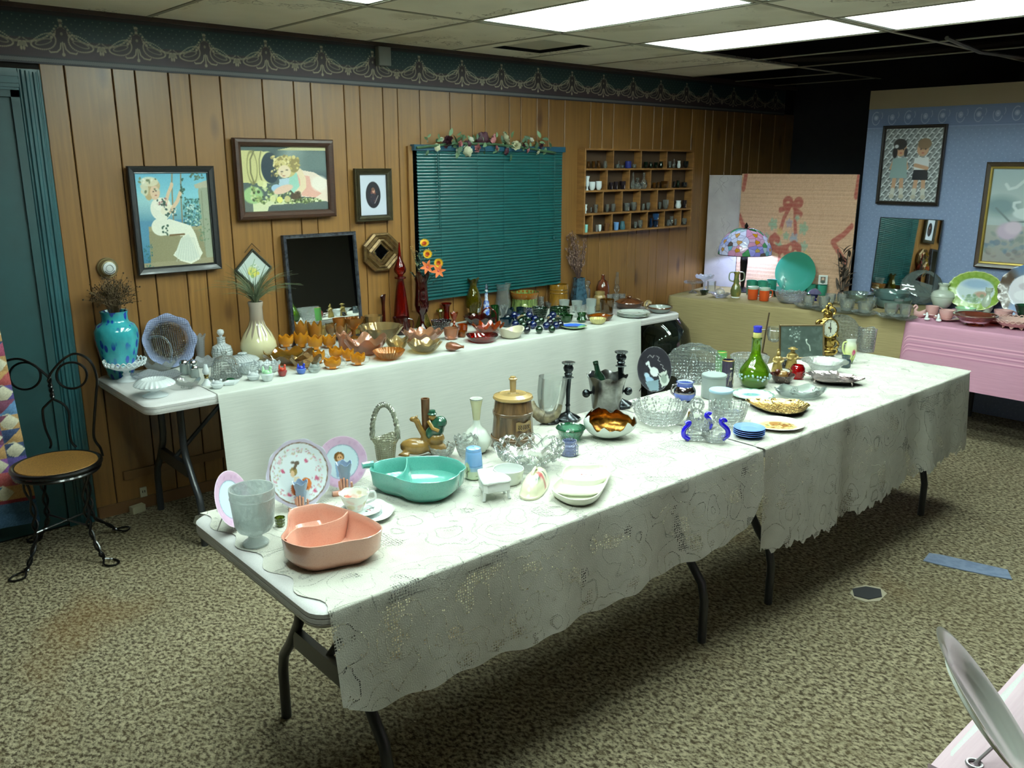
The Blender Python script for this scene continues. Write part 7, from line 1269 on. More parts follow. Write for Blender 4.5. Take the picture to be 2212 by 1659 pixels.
for x, y in ((1230, 1120), (1720, 1160), (1500, 1060)): q = at(1560+x/6.144, 640+y/6.144, z=TZ+.012)-c; add(MB().tube([(q[0], q[1], .016), (q[0]*1.03, q[1]*1.03, 0)], [.005, .003], 6), 'foot', SLF, o)
q = [at(1560+x/6.144, 640+y/6.144, z=TZ+.034)-c for x, y in ((1180, 1060), (1100, 1050), (1070, 1030), (1110, 1012), (1150, 1030))]; add(MB().tube(smooth_path(q, 3), .003, 6), 'curled_stem', SLF, o)
SC2 = CV(110, 90, 'f0ece0'); SC2.e(.5, .5, .5, .5, 'd9d6c8', ring=.03); SC2.e(.5, .55, .34, .32, 'e6d9a0', soft=.25); SC2.p([(.38, .35), (.46, .30), (.62, .32), (.66, .55), (.38, .58)], 'b5834a'); SC2.p([(.34, .42), (.28, .58), (.36, .60)], '7fa878'); SC2.p([(.56, .42), (.76, .42), (.76, .62), (.56, .62)], '9a6a3a'); SC2.l([(.22, .64), (.8, .66)], .02, 'c9a04a'); SC2.spk(40, .22, .4, .8, .75, .02, ['c07a3a', 'd9b868', '8a5a30', 'a8b070', 'e0cf90'], 3); SC2.l([(.28, .7), (.7, .76)], .012, 'a8823c')
flat('scenic_plate', 'cream plate with a golden printed building scene', (1620, 889, 1736, 930), SC2, ell=(1, .92), well=.74)
for i in range(4): flat('blue_saucer', 'blue jasper style saucer, %s of the stack' % ('bottom', 'second', 'third', 'top')[i], (1584, 919, 1651, 947), None, th=.013, zoff=.0075*i, mat=M('matte blue', '5f86c8', .45), cat='saucer', group='stack of blue saucers')
# warmer rod and glass
P = at(1646, 766, z=TZ); m = mpp(P); t = thing('brandy_warmer', 'clear glass cup held by a ring on a tall dark metal rod', 'glass holder', P, RCAM); zt = zrow(P, 675)-TZ; zc = zrow(P, 712)-TZ
add(MB().tube([(0, 0, 0), (4*m, 0, zt*.5), (9*m, 0, zt)], .0045, 8), 'rod', M('dark bronze rod', '5a4a38', .35, .7), t); add(MB().lathe([(0, 0), (1, 0), (.9, .4), (.3, 1), (0, 1)], .03, .012, 20), 'foot', M('dark bronze rod', '5a4a38', .35, .7), t)
add(MB().tube([(24*m+17*m*math.cos(a), 17*m*math.sin(a), zc) for a in np.linspace(0, 6.283, 24, endpoint=False)], .0015, 5, True).tube([(-12*m, 0, zc), (8*m, 0, zc)], .002, 5), 'ring', M('steel wire', 'b0b4b2', .25, .9), t); add(MB().lathe(open_([(.3, 0), (.75, .12), (.98, .5), (.95, 1)], .06, .1), 17*m, 32*m, 24, off=(24*m, 0, zc-27*m)), 'cup', CLR, t)
def stand_rect(name, label, cat, px_, pyb, Wp, Hp, yaw, tilt, prof, fmat, cv, z=TZ, bk='2a241c', easel=True, roll=0):
    P = at(px_, pyb, z=z); m = mpp(P); a = math.atan2(CAM[1]-P[1], CAM[0]-P[0])+yaw; t = thing(name, label, cat, P+np.array([0, 0, .002]), rot=(0, 0, a+math.pi/2)); W_, H_ = Wp*m, Hp*m
    rt = (-tilt, 0, 0)
    add(frame_mb(W_, H_, prof).xf(Matrix.Rotation(-tilt, 4, 'X') @ Matrix.Translation((0, 0, H_/2))), 'frame', fmat, t, smooth=False); add(MB().box(-W_/2+.003, W_/2-.003, -.003, .001, .003, H_-.003).xf(Matrix.Rotation(-tilt, 4, 'X')), 'backing', M('board '+bk, bk, .8), t, smooth=False)
    d = prof[-1][0]; b, c_ = sheet(cv, W_-2*d+.003, H_-2*d+.003); b.xf(Matrix.Rotation(-tilt, 4, 'X') @ Matrix.Translation((0, -.0045, H_/2))); add(b, 'print', PM('print 0.35', .35, .3), t, smooth=False, col=c_)
    if easel: add(MB().box(-W_*.08, W_*.08, .0, .003, 0, H_*.7).xf(Matrix.Translation((0, H_*.7*math.sin(tilt+.25), 0)) @ Matrix.Rotation(.25, 4, 'X')), 'strut', M('board '+bk, bk, .8), t, smooth=False)
    return t
BKP = CV(100, 72, '39443f'); BKP.spk(90, 0, 0, 1, 1, .05, ['2f3a36', '46524c', '33403a', '4d5a54'], 3, .5); BKP.spk(26, .2, .02, .5, .5, .014, ['9aa8a2', 'c3ccc6', '7f8d88'], 6, .8); BKP.l([(.60, .45), (.62, .55), (.68, .62), (.70, .78)], .012, 'a9b2a8'); BKP.e(.61, .44, .02, .03, 'c9cfc8')
stand_rect('framed_picture', 'dark gilt framed picture with a mottled black ground before the clock', 'picture', 1731, 776, 98, 74, .35, .22, [(0, 0), (0, .006), (.003, .009), (.008, .006), (.010, .004)], M('bronze frame', '5a4a30', .35, .6), BKP)
P = at(1785, 769, z=TZ); m = mpp(P); k = lambda v: v*m; CG = M('cast gold', 'a88c4c', .25, .9, noise=(60, '5a4520', .45, .7)); t = thing('gilt_clock', 'ornate gilt mantel clock with scrolls and white dial', 'clock', P, RCAM)
b = MB().ball((k(-4), 0, k(64)), k(22), 16, (1, .55, 1)).ball((k(4), 0, k(34)), k(15), 12, (1, .6, 1.3)).ball((0, 0, k(8)), k(20), 12, (1.1, .7, .45)).ball((k(-4), 0, k(90)), k(11), 10, (1, .6, .9)).ball((k(-8), 0, k(104)), k(5), 8, (1, .7, 1.6)); blob(b, 'case', CG, t, .0035)
b = MB()
for (cx_, cz_, r, a0, a1, s) in ((12, 28, 11, -2, 4, 1), (14, 12, 9, -1, 5, -1), (-16, 22, 10, 0, 5.5, -1), (-24, 72, 8, 1, 6, 1), (0, 100, 9, -1, 4, 1), (-12, 96, 8, 0, 5, -1), (-6, 112, 6, -1.5, 3, 1), (10, 44, 8, 0, 5, 1), (-18, 8, 8, 0, 5, 1)):
    b.tube([(k(cx_)+s*k(r)*(1-.6*(i/15))*math.cos(a0+(a1-a0)*i/15), -k(6), k(cz_)+k(r)*(1-.6*(i/15))*math.sin(a0+(a1-a0)*i/15)) for i in range(16)], [k(2.6)]*8+[k(2.2)]*8, 6)
add(b, 'scrolls', CG, t); dl_ = MB().lathe([(0, 0), (.92, 0), (.95, .3), (0, .5)], k(17), .004, 30, ell=(1, 1.2)); dl_.xf(Matrix.Translation((k(-2), -k(11), k(63))) @ Matrix.Rotation(math.pi/2, 4, 'X')); add(dl_, 'dial', M('clock dial', 'd9dccb', .35), t)
rg_ = MB().tube([(k(-2)+k(17)*math.cos(a), -k(11.5), k(63)+k(20.4)*math.sin(a)) for a in np.linspace(0, 6.283, 40, endpoint=False)], k(2), 7, True); add(rg_, 'bezel', CG, t); hd2 = MB().tube([(k(-2), -k(14), k(63)), (k(-3), -k(14), k(76))], k(.8), 5).tube([(k(-2), -k(14), k(63)), (k(-1), -k(14), k(54))], k(.9), 5).ball((k(-2), -k(14), k(63)), k(2.5), 8)
for q in range(12): a = q*math.pi/6; hd2.tube([(k(-2)+k(12.5)*math.cos(a), -k(13.4), k(63)+k(15)*math.sin(a)), (k(-2)+k(14.5)*math.cos(a), -k(13.4), k(63)+k(17.4)*math.sin(a))], k(.7), 4)
add(hd2, 'hands', M('clock black', '26241f', .4), t)
stand_plate('glass_plate', 'clear pressed glass plate standing behind the gilt clock', 1812, 764, 42, .35, .2, G('plate glass clear', 'dde2e2', .2, 'd3dad9', edge=.5, gl=2.0, bump=('v', 60, .6, .006, .6)), [(0, .1), (.5, .1), (.6, .25), (.98, .9), (1, 1), (.95, 1), (.58, .4), (.5, .25), (0, .25)], .15, rip=(40, .006, .3), easel=CLR)
YPT = CV(80, 60, 'cfd98a'); YPT.vg('dfe6dc', 'd8dfc0', 0, .2); YPT.vg('d8dfc0', 'c6d070', .2, .8); YPT.vg('a9b84a', '4a6a5a', .8, 1); 
P, R, h = BB(1822, 731, 1847, 786, .5, .8, TZ); YPT.e(.66, .52, .05, .13, 'c0406a'); YPT.e(.64, .56, .03, .06, 'd06a86'); YPT.l([(.66, .6), (.63, .8)], .012, '5a7a4a')
o = add(MB().lathe(dense(open_([(.5, 0), (.55, .06), (.85, .3), (1, .5), (.9, .75), (.75, .88), (.88, 1)], .07, .2), 5), R, h, 44, None, (1, .06, .8)), 'yellow_pitcher', PAINT, None, P, rz=RCAM-math.pi/2, col=lambda Vv: YPT.sample((np.arctan2(Vv[:, 1], Vv[:, 0])/(2*np.pi)+.5+.12) % 1.0, np.clip(Vv[:, 2]/h, 0, .999))); tag(o, 'yellow and white china pitcher with a pink flower', 'pitcher'); add(MB().tube(smooth_path([(-R*.6, 0, h*.9), (-R*1.3, 0, h*.85), (-R*1.35, 0, h*.55), (-R*.9, 0, h*.35)], 4), .004, 6), 'handle', M('yellow china', 'cfd98a', .2, coat=.5), o, rz=math.pi/2)
V('pressed_vase', 'square clear pressed glass vase at the back of the far table', 'vase', (1850, 706, 1889, 762), open_([(.86, 0), (.9, .05), (1, 1)], .1, .1), CUT, n=32, ruf=(4, .04, .8), rip=(4, .05, 0))
GFG = M('gilt figurine', '9a8448', .3, .35, coat=.3, noise=(40, '6a5628', .45, .7))
def figurine(label, box, hat):
    P, R, h = BB(*box, .9, .4, TZ); t = thing('standing_figurine', label, 'figurine', P, RCAM, group='gilt standing figurines')
    b = MB().lathe([(0, 0), (1, 0), (.98, .1), (.8, .35), (.62, .5), (.7, .62), (.78, .68), (.4, .76), (.25, .78), (0, .8)], R, h, 20).tube([(-R*.7, 0, h*.66), (-R*.95, -R*.3, h*.52), (-R*.3, -R*.8, h*.46)], R*.2, 7).tube([(R*.7, 0, h*.66), (R*.95, -R*.3, h*.52), (R*.3, -R*.8, h*.46)], R*.2, 7); blob(b, 'robed_body', GFG, t, .0025)
    add(MB().ball((0, -R*.1, h*.86), R*.42, 12, (.9, .95, 1.15)).ball((0, -R*.5, h*.85), R*.09, 6).ball((-R*.16, -R*.45, h*.88), R*.05, 5).ball((R*.16, -R*.45, h*.88), R*.05, 5), 'head', GFG, t)
    if hat: add(MB().lathe([(0, 0), (1.0, 0), (1.05, .2), (.6, .5), (.5, 1), (0, 1.1)], R*.78, h*.09, 16, off=(0, -R*.1, h*.92)), 'hat', GFG, t)
    else: add(MB().ball((0, R*.1, h*.98), R*.3, 8).ball((0, R*.1, h*1.06), R*.15, 8), 'topknot', GFG, t)
figurine('gilt figurine with a round brimmed hat', (1696, 749, 1722, 798), True); figurine('gilt figurine with a topknot and no hat', (1666, 756, 1690, 806), False)
V('black_pot', 'little black pot between the two gilt figurines', 'pot', (1685, 777, 1700, 795), open_([(.6, 0), (1, .3), (.8, .8), (1, 1)], .12, .2), M('black pot glaze', '1b1c24', .2, coat=.5))
o, R, h, P = V('footed_bowl', 'small dark brown bowl with pale scallops in front of the figurines', 'bowl', (1663, 802, 1716, 828), bowlp(.45, .5), M('dark brown bowl', '3a2420', .2, coat=.5, noise=(50, '8d8478', .6, .7))); b = MB().ball((0, 0, h*.7), R*.5, 10, (1.1, .7, .9)).ball((-R*.45, 0, h*1.2), R*.25, 8).tube([(R*.4, 0, h*.7), (R*.7, 0, h*1.3), (R*.4, 0, h*1.6)], R*.1, 6)
t = thing('brown_animal', 'tan and brown glazed animal sitting in the dark brown bowl', 'figurine', P+np.array([0, 0, h*.1]), RCAM); blob(b, 'animal_body', M('tan brown glaze', '8a6a3c', .25, coat=.5, noise=(30, '4a1c10', .45, .55)), t, .003)
V('candle_bowl', 'bright red glass ball candle holder', 'candle holder', (1705, 786, 1738, 819), open_([(.6, 0), (.85, .1), (1, .45), (.9, .8), (.7, 1)], .08, .1), G('bright red glass', 'e8101c', .45, 'd80c18', edge=.5, gl=1.6), n=30, rt=.7)
V('flared_bowl', 'clear pressed glass bowl with wide flared rim', 'bowl', (1730, 769, 1829, 808), open_([(.45, 0), (.5, .1), (.62, .5), (.8, .85), (1, 1)], .05, .1), PRS, n=60, rip=(20, .02, .1)); V('inkwell_jar', 'small smoky blue grey glass jar beside the yellow pitcher', 'jar', (1814, 766, 1837, 795), open_([(.9, 0), (1, .1), (.95, .6), (.7, .75), (.85, 1)], .1, .1), G('smoke blue glass', '8fa6ae', .4, '7f98a2', gl=1.5))
o, R, h, P = V('rosette_bowl', 'clear frosted oval glass bowl with rosette handles', 'bowl', (1672, 826, 1782, 864), bowlp(.6, .45, th=.05), G('frosted pressed glass', 'edf5f3', .35, 'e6f2ef', edge=.7, gl=1.6, bump=('n', 80, .5, .006)), n=72, ruf=(6, .2, .4, .04), ell=(1, .62), rz=RCAM)
for s in (-.4, .45):
    b = MB()
    for a in range(7): b.ball((R*s+.014*math.cos(a*.9), -R*.52, h*1.1+.014*math.sin(a*.9)), .006, 8, (1, .5, 1))
    b.ball((R*s, -R*.53, h*1.1), .006, 8); add(b, 'rosette', CUT, o)
# ================================================================== far end: screen, spread, lamp and the cloth covered end tables
A0, AD = np.array([6.235, -.05]), np.array([.1711, -.9852]); AN = np.array([-.9852, -.1711])
ARZ = math.atan2(AD[1], AD[0])
def at_line(px_, py_, off=0.0):
    # point where the line of sight meets the upright plane of the folding screen; returns (distance along, height)
    d = ray(px_, py_); n = np.array([AN[0], AN[1]]); o = A0+n*off; t_ = np.dot(o-CAM[:2], n)/np.dot(d[:2], n); q = CAM+d*t_; return float(np.dot(q[:2]-o, AD)), float(q[2])
u0, zt = at_line(1534, 378); u1, _ = at_line(1606, 378)
t = tag(add(MB().cbox(u0, u1, -.015, .015, 0, zt, .003), 'screen_board', M('whitewashed board', 'cfc9cc', .6, noise=(4, 'b7aeb6', .4, .7), bump=('n', 30, .3, .006)), None, (A0[0], A0[1], 0), ARZ, smooth=False), 'whitewashed board with faint embossed sprigs standing behind the lamp', 'board')
g = random.Random(2); b = MB()
for i in range(16):
    x, z = g.uniform(u0+.03, u1-.03), g.uniform(.8, zt-.05); b.tube(smooth_path([(x+g.uniform(-.03, .03), -.0155, z+k_*.03) for k_ in range(4)], 3), .0014, 3)
add(b, 'sprig_lines', M('sprig grey', 'a39aa2', .6), t)
def spread():
    c = CV(190, 200, 'd2ab8e'); U = lambda x: (x-670)/1310; W_ = lambda y: (y-80)/1220*.60; r_ = 'a3544a'
    def ch(pts, w_, col): c.l([(U(x), W_(y)) for x, y in pts], w_/1310, col, .9)
    ch([(720, 90), (700, 230)], 22, r_); ch([(672, 500), (720, 590), (800, 640), (700, 690)], 20, r_); ch([(1975, 90), (1962, 280)], 22, r_); ch([(1945, 560), (1870, 640), (1760, 715), (1830, 800), (1920, 910)], 20, r_)
    for cx_, cy_, rx, ry in ((1232, 355, 42, 36), (1352, 355, 36, 30)): ch([(cx_+rx*math.cos(a), cy_+ry*math.sin(a)) for a in np.linspace(0, 6.3, 16)], 17, r_)
    ch([(1150, 430), (1215, 410), (1290, 370), (1330, 430), (1390, 465)], 18, r_); ch([(1255, 400), (1200, 510), (1172, 620)], 18, r_); ch([(1320, 430), (1330, 540), (1345, 650)], 18, r_)
    for x, y, k, col in ((1080, 570, 60, '8fae94'), (1430, 600, 60, '8fae94'), (1240, 680, 40, '8fae94'), (1160, 775, 50, '8fae94'), (1010, 700, 40, '97b09c'), (1450, 770, 50, '97b09c'), (1525, 960, 36, '7fa488'), (1350, 500, 30, '97b09c'), (1265, 555, 44, 'a59bb0'), (1330, 700, 54, '9aa3b5'), (975, 800, 48, '9da5b8'), (1165, 640, 40, 'cbb27a'), (1475, 860, 46, 'cbb27a')):
        for q in range(5): a = q*1.256+x; c.e(U(x+k*.5*math.cos(a)), W_(y+k*.5*math.sin(a)), k*.42/1310, k*.30/1310/c.asp, col, a, op=.8)
    ch([(1150, 720), (1110, 690), (1070, 720), (1080, 790), (1160, 820), (1260, 800), (1340, 755), (1400, 790), (1400, 850), (1350, 890)], 26, r_); c.p([(U(1160), W_(820)), (U(1390), W_(780)), (U(1380), W_(880)), (U(1290), W_(900)), (U(1260), W_(1060)), (U(1175), W_(1060))], r_, .85)
    for x, y in ((1300, 800), (1215, 880), (1360, 840), (1210, 970), (1250, 930), (1230, 1030)): c.e(U(x), W_(y), 20/1310, 20/1310/c.asp, 'd2ab8e')
    c.put(((c.Y*52) % 1 < .28)*1.0*.35, 'a9826c'); return c.grain(.02, 4)
u0, zt2 = at_line(1605, 375, .02); u1, _ = at_line(1858, 380, .02); Hs = zt2-.02
b, c_ = sheet(spread(), u1-u0, Hs, lambda X, Y: -.004*np.abs(np.sin(Y*52*np.pi))+.006*np.sin(X*9)*Y)
t = thing('bedspread', 'peach ribbed bedspread with a tufted flower basket, hung behind the lamp', 'bedspread', (A0[0]+AN[0]*.02, A0[1]+AN[1]*.02, 0), ARZ)
add(b, 'ribbed_cloth', PM('tufted cloth', .9), t, ((u0+u1)/2, -.012, zt2-Hs/2), col=c_); add(MB().box(u0+.005, u1-.005, .0, .02, .02, zt2-.004), 'backing_board', M('board 6a5a4a', '6a5a4a', .8), t, smooth=False)
# stained glass table lamp
LP_ = np.array(place(1603, 629, TZ, .10)); m = mpp(LP_); k = lambda v: v*m
zs_b, zs_t, zfin = zrow(LP_, 549)-TZ, zrow(LP_, 494)-TZ, zrow(LP_, 481)-TZ; RS = 55.5*m; HS = zs_t-zs_b
lm = thing('stained_glass_lamp', 'lit table lamp with a domed floral stained glass shade', 'lamp', LP_)
BRZ = M('dark bronze', '17140f', .35, .6); sub(lm, 'base', [(0, 0), (1, 0), (1, .15), (.8, .35), (.4, .7), (.22, 1), (0, 1)], BRZ, k(24), k(10)); sub(lm, 'stem', [(0, 0), (.5, 0), (.55, .1), (.75, .3), (1.0, .75), (.95, .92), (.4, 1), (0, 1)], BRZ, k(7.5), zs_b-k(8), k(9), 16, (8, .08, .05)); add(MB().tube([(0, 0, zs_b), (0, 0, zs_t)], .006, 6), 'rod', BRZ, lm)
sub(lm, 'finial', [(0, 0), (1.6, 0), (1.7, .1), (.6, .25), (1, .5), (.5, .75), (0, 1)], BRZ, k(4.5), zfin-zs_t+k(3), zs_t-k(2), 12)
g = random.Random(11); seeds = []
NR = 4
for r_, (vv, n, ph) in enumerate(((.17, 9, 0), (.42, 8, .4), (.68, 6, .1))):
    for i in range(n):
        a = (i+ph+g.uniform(-.12, .12))/n; sc_ = (.032, .04, .055)[r_]; fc = g.choice((('f3a9b8', 'f6c2cc', 'e8a020'), ('c9d2f4', 'dbe2fa', 'f0b060'), ('f4f4f8', 'ffffff', 'e8b060'), ('a99fe0', 'bdb6ee', 'e0c060')))
        seeds.append((a, vv, fc[2], .5))
        for q in range(5): aa = q*1.2566+i; seeds.append((a+sc_*math.cos(aa), vv+.098*math.sin(aa), fc[q % 2], 1))
for i in range(80): seeds.append((g.random(), g.uniform(.02, .98), g.choice(('2f7a3c', '57a860', 'bfe3b8', 'dff0d8', '1f5a34', 'e8f4e6', '8fd0c8', '7a6a58', 'cfe8d8')), 1))
ok = []
for s in seeds:
    if .0 < s[1] < 1 and all(math.hypot((min(abs(s[0]-o_[0]), 1-abs(s[0]-o_[0])))*5.5*(1-.75*s[1]), (s[1]-o_[1])*1.5) > .10 for o_ in ok): ok.append(s)
def dome(a, v): th = v*1.28; return np.array([RS*math.cos(th)**.9*math.cos(6.28318*a), RS*math.cos(th)**.9*math.sin(6.28318*a), zs_b+HS*math.sin(th)/math.sin(1.28)])
def clip(poly, p_, q_):
    mx, my, nx, ny = (p_[0]+q_[0])/2, (p_[1]+q_[1])/2, q_[0]-p_[0], q_[1]-p_[1]; out = []
    for i in range(len(poly)):
        a, b = poly[i], poly[(i+1) % len(poly)]; da, db = (a[0]-mx)*nx+(a[1]-my)*ny, (b[0]-mx)*nx+(b[1]-my)*ny
        if da <= 0: out.append(a)
        if da*db < 0: t_ = da/(da-db); out.append((a[0]+(b[0]-a[0])*t_, a[1]+(b[1]-a[1])*t_))
    return out
def pane_mat(col):
    nm = 'pane '+col
    if nm in MC: return MC[nm]
    t_ = NT(nm); c = L4(col); tl = t_.n('ShaderNodeBsdfTranslucent', Color=tuple(.06*v for v in c[:3])+(1,)); df = t_.n('ShaderNodeBsdfDiffuse', Color=c); gs = t_.n('ShaderNodeBsdfGlossy', Roughness=.12); a_ = t_.n('ShaderNodeMixShader', i0=.75, i1=df, i2=tl); MC[nm] = t_.surf(t_.n('ShaderNodeMixShader', i0=.06, i1=a_, i2=gs)); return MC[nm]
lead = MB(); AS = 4.0; shd = empty('shade'); shd.parent = lm
for s in ok:
    p_ = (s[0]*AS, s[1]); poly = [(p_[0]-.6, 0), (p_[0]+.6, 0), (p_[0]+.6, 1), (p_[0]-.6, 1)]
    for o_ in ok:
        for w_ in (-AS, 0, AS):
            q_ = (o_[0]*AS+w_, o_[1])
            if (o_ is not s or w_) and abs(q_[0]-p_[0]) < 1.3 and len(poly) > 2: poly = clip(poly, p_, q_)
    if len(poly) < 3: continue
    pts = []
    for i in range(len(poly)):
        a, b = poly[i], poly[(i+1) % len(poly)]; n_ = max(1, int(math.hypot(b[0]-a[0], b[1]-a[1])/.10)); pts += [(a[0]+(b[0]-a[0])*j/n_, a[1]+(b[1]-a[1])*j/n_) for j in range(n_)]
    P3 = [dome(x/AS, y) for x, y in pts]; cc = dome(p_[0]/AS, p_[1]); V_ = P3+[cc]; n_ = len(P3)
    add(MB().add(V_, [(i, (i+1) % n_, n_) for i in range(n_)]), 'glass_pane', pane_mat(s[2]), shd, smooth=False)
    lead.tube(P3, .0011, 3, True)
lead.tube([dome(i/40, 0) for i in range(40)], .0025, 5, True); cap = MB().lathe([(0, .05), (.30, 0), (.32, -.1), (.26, .12), (0, .2)], RS, k(14), 20, off=(0, 0, zs_t-k(2)))
add(lead, 'leading', BRZ, shd); add(cap, 'cap', pane_mat('e6ecf4'), shd)
ld = bpy.data.lights.new('lamp_bulb', 'POINT'); ld.energy = LAMP_POWER; ld.color = (.50, .64, 1.0); ld.shadow_soft_size = .03; lo = bpy.data.objects.new('lamp_bulb', ld); COL.objects.link(lo); lo.location = LP_+np.array([0, 0, zs_b+HS*.38])
# ------------------------------------------------------------------ on the tan cloth
o, R, h, P = V('cake_stand', 'low clear glass cake stand at the left end of the tan cloth', 'cake stand', (1476, 605, 1517, 634), [(0, 0), (.45, 0), (.3, .1), (.12, .2), (.14, .7), (.4, .82), (.95, .86), (1, 1), (.92, .95), (0, .92)], CLR, n=36, rt=1); o, R, h, P = V('cake_stand', 'taller clear scalloped cake stand next to the low one', 'cake stand', (1500, 592, 1541, 630), [(0, 0), (.45, 0), (.3, .08), (.12, .16), (.14, .6), (.4, .74), (.9, .84), (1, 1), (.92, .93), (0, .8)], OPC, n=48, ruf=(12, .04, .8, .03), rt=1)
V('glass_jar', 'clear glass jar right of the tall cake stand', 'jar', (1526, 606, 1546, 633), open_([(.9, 0), (1, .1), (.95, .8), (1, 1)], .1, .1), CLR); V('green_dish', 'tiny dark green glass dish before the cake stands', 'dish', (1511, 626, 1531, 637), bowlp(.5), DGR)
o, R, h, P = V('butter_dish', 'clear glass covered dish with knob under the lamp glow', 'dish', (1543, 618, 1567, 640), [(0, 0), (1, 0), (1, .1), (.9, .15), (.85, .5), (.5, .75), (.1, .8), (.18, .9), (0, 1)], CLR, n=30, rt=.2)
V('glass_plate_stack', 'clear glass plate lying under the covered dish', 'plate', (1535, 630, 1577, 644), platep(.6), CLR, rt=1)
o, R, h, P = V('handled_vase', 'olive and yellow pottery vase with two high handles before the lamp', 'vase', (1577, 586, 1600, 644), open_([(.7, 0), (.95, .14), (1, .28), (.75, .45), (.5, .55), (.55, .65), (.45, .72), (.45, .9), (.7, 1)], .1, .2), M('olive drip glaze', '5c6238', .2, coat=.6, noise=(20, 'a88a2c', .45, .65, (1, 1, .5))), n=28); handle(o, M('sage glaze', '8a927c', .25, coat=.5), [(-R*.5, h*.98), (-R*1.3, h*.95), (-R*1.35, h*.7), (-R*.55, h*.62)], .005); handle(o, M('sage glaze', '8a927c', .25, coat=.5), [(R*.5, h*.98), (R*1.3, h*.95), (R*1.35, h*.7), (R*.55, h*.62)], .005); sub(o, 'white_foot', [(0, 0), (.78, 0), (.8, .5), (.7, 1)], CERW, R, h*.08)
JD = M('jade green stoneware', '2a7a64', .3, coat=.4); JDL = M('pale jade lining', '6fb0c4', .3, coat=.4)
def mug(label, box, mat, lining=None, hd=1, group='mugs on the tan cloth', name='mug', rimm=None, straight=True):
    o, R, h, P = V(name, label, 'mug' if hd else 'cup', box, open_([(.86, 0), (.92, .05), (.98, .5), (1, 1)], .08, .1), mat, n=28, group=group)
    if lining: sub(o, 'lining', [(.915, .2), (.93, .985), (1.0, .99)], lining, R, h, .002, n=28)
    if rimm: sub(o, 'white_rim', [(.985, .80), (1.012, .82), (1.015, 1), (.9, 1.01), (.88, .6)], rimm, R, h, n=28)
    if hd: handle(o, mat, [(R*.9, h*.8), (R*1.55, h*.75), (R*1.5, h*.35), (R*.9, h*.25)], .005)
    return o
mug('jade green mug behind the left orange mug', (1611, 604, 1634, 637), JD); mug('jade green mug behind the right orange mug', (1634, 605, 1657, 638), JD); mug('jade green bowl shaped cup with blue lining', (1655, 603, 1676, 634), JD, JDL, 0)
OMG = M('burnt orange glaze', 'b8481c', .25, coat=.5); mug('burnt orange mug with white rim, left of two', (1614, 617, 1637, 648), OMG, None, 1, 'burnt orange mugs', rimm=M('pale sage rim', 'b9c9b8', .3)); mug('burnt orange mug with white rim, right of two', (1639, 620, 1661, 651), OMG, None, 1, 'burnt orange mugs', rimm=M('pale sage rim', 'b9c9b8', .3))
stand_plate('serving_plate', 'big jade green plate standing on edge before the bedspread', 1714, 625, 44, 'board', .16, JD, [(0, .1), (.5, .1), (.62, .25), (.98, .8), (1, .95), (.96, .95), (.62, .45), (.55, .3), (0, .3)], .12, z=TZ)
flat('serving_bowl', 'wide jade green shallow bowl lying before the standing plate', (1660, 612, 1738, 637), None, th=.04, mat=JD, cat='bowl'); V('black_saucers', 'black and green glazed saucer stack under the jade bowl', 'saucer', (1668, 628, 1682, 641), platep(.6), M('black green glaze', '14201c', .2, coat=.5), rt=1)
V('punch_bowl', 'large clear pressed glass punch bowl behind the snack cups', 'bowl', (1674, 626, 1740, 656), bowlp(.55, .45, th=.05), CUT, n=72, rip=(18, .03, .1), ruf=(12, .06, .7)); o, R, h, P = V('glass_cruet', 'clear glass cruet with loop handles standing behind the punch bowl', 'cruet', (1720, 600, 1738, 632), DECP, CLR); o, R, h, P = V('glass_cruet', 'slim clear glass cruet rising from behind the punch bowl', 'cruet', (1687, 601, 1699, 632), DECP, CLR)
mug('jade green cup right of the punch bowl', (1739, 613, 1763, 634), JD, None, 0); mug('jade green flared cup under the little photo', (1764, 613, 1786, 636), JD, None, 0)
o, R, h, P = V('figure_dish', 'small lavender and cobalt glass dish with an umbrella shaped top', 'dish', (1748, 633, 1768, 650), [(0, 0), (.7, 0), (.6, .3), (.9, .9), (.8, .9), (0, .5)], G('cobalt cut glass', '2a2aa0', .5, '2828a0', gl=1.5), rt=.8); sub(o, 'umbrella_top', [(1.5, 0), (1.2, .4), (.6, .8), (0, 1), (0, .9), (1.4, .02)], G('lavender cut glass', 'c4bfe6', .5, 'bdb6e2', gl=1.6), R, h*.8, h, n=16)
ph = CV(30, 34, 'cfd6d0'); ph.p([(.2, .15), (.8, .15), (.8, .85), (.2, .85)], '6a5a50'); ph.e(.5, .42, .16, .2, 'c9a890'); ph.e(.5, .75, .25, .2, '3a4a40'); fp_ = stand_rect('framed_photo', 'tiny white framed photograph above the jade cups', 'picture', 1778, 614, 17, 18, 0, .1, [(0, 0), (0, .004), (.004, .005), (.006, .003)], CERW, ph, easel=False); jc_ = [q for q in COL.objects if q.get('label', '').startswith('jade green flared cup')][0]; fp_.location = (jc_.location.x, jc_.location.y, TZ+.085)
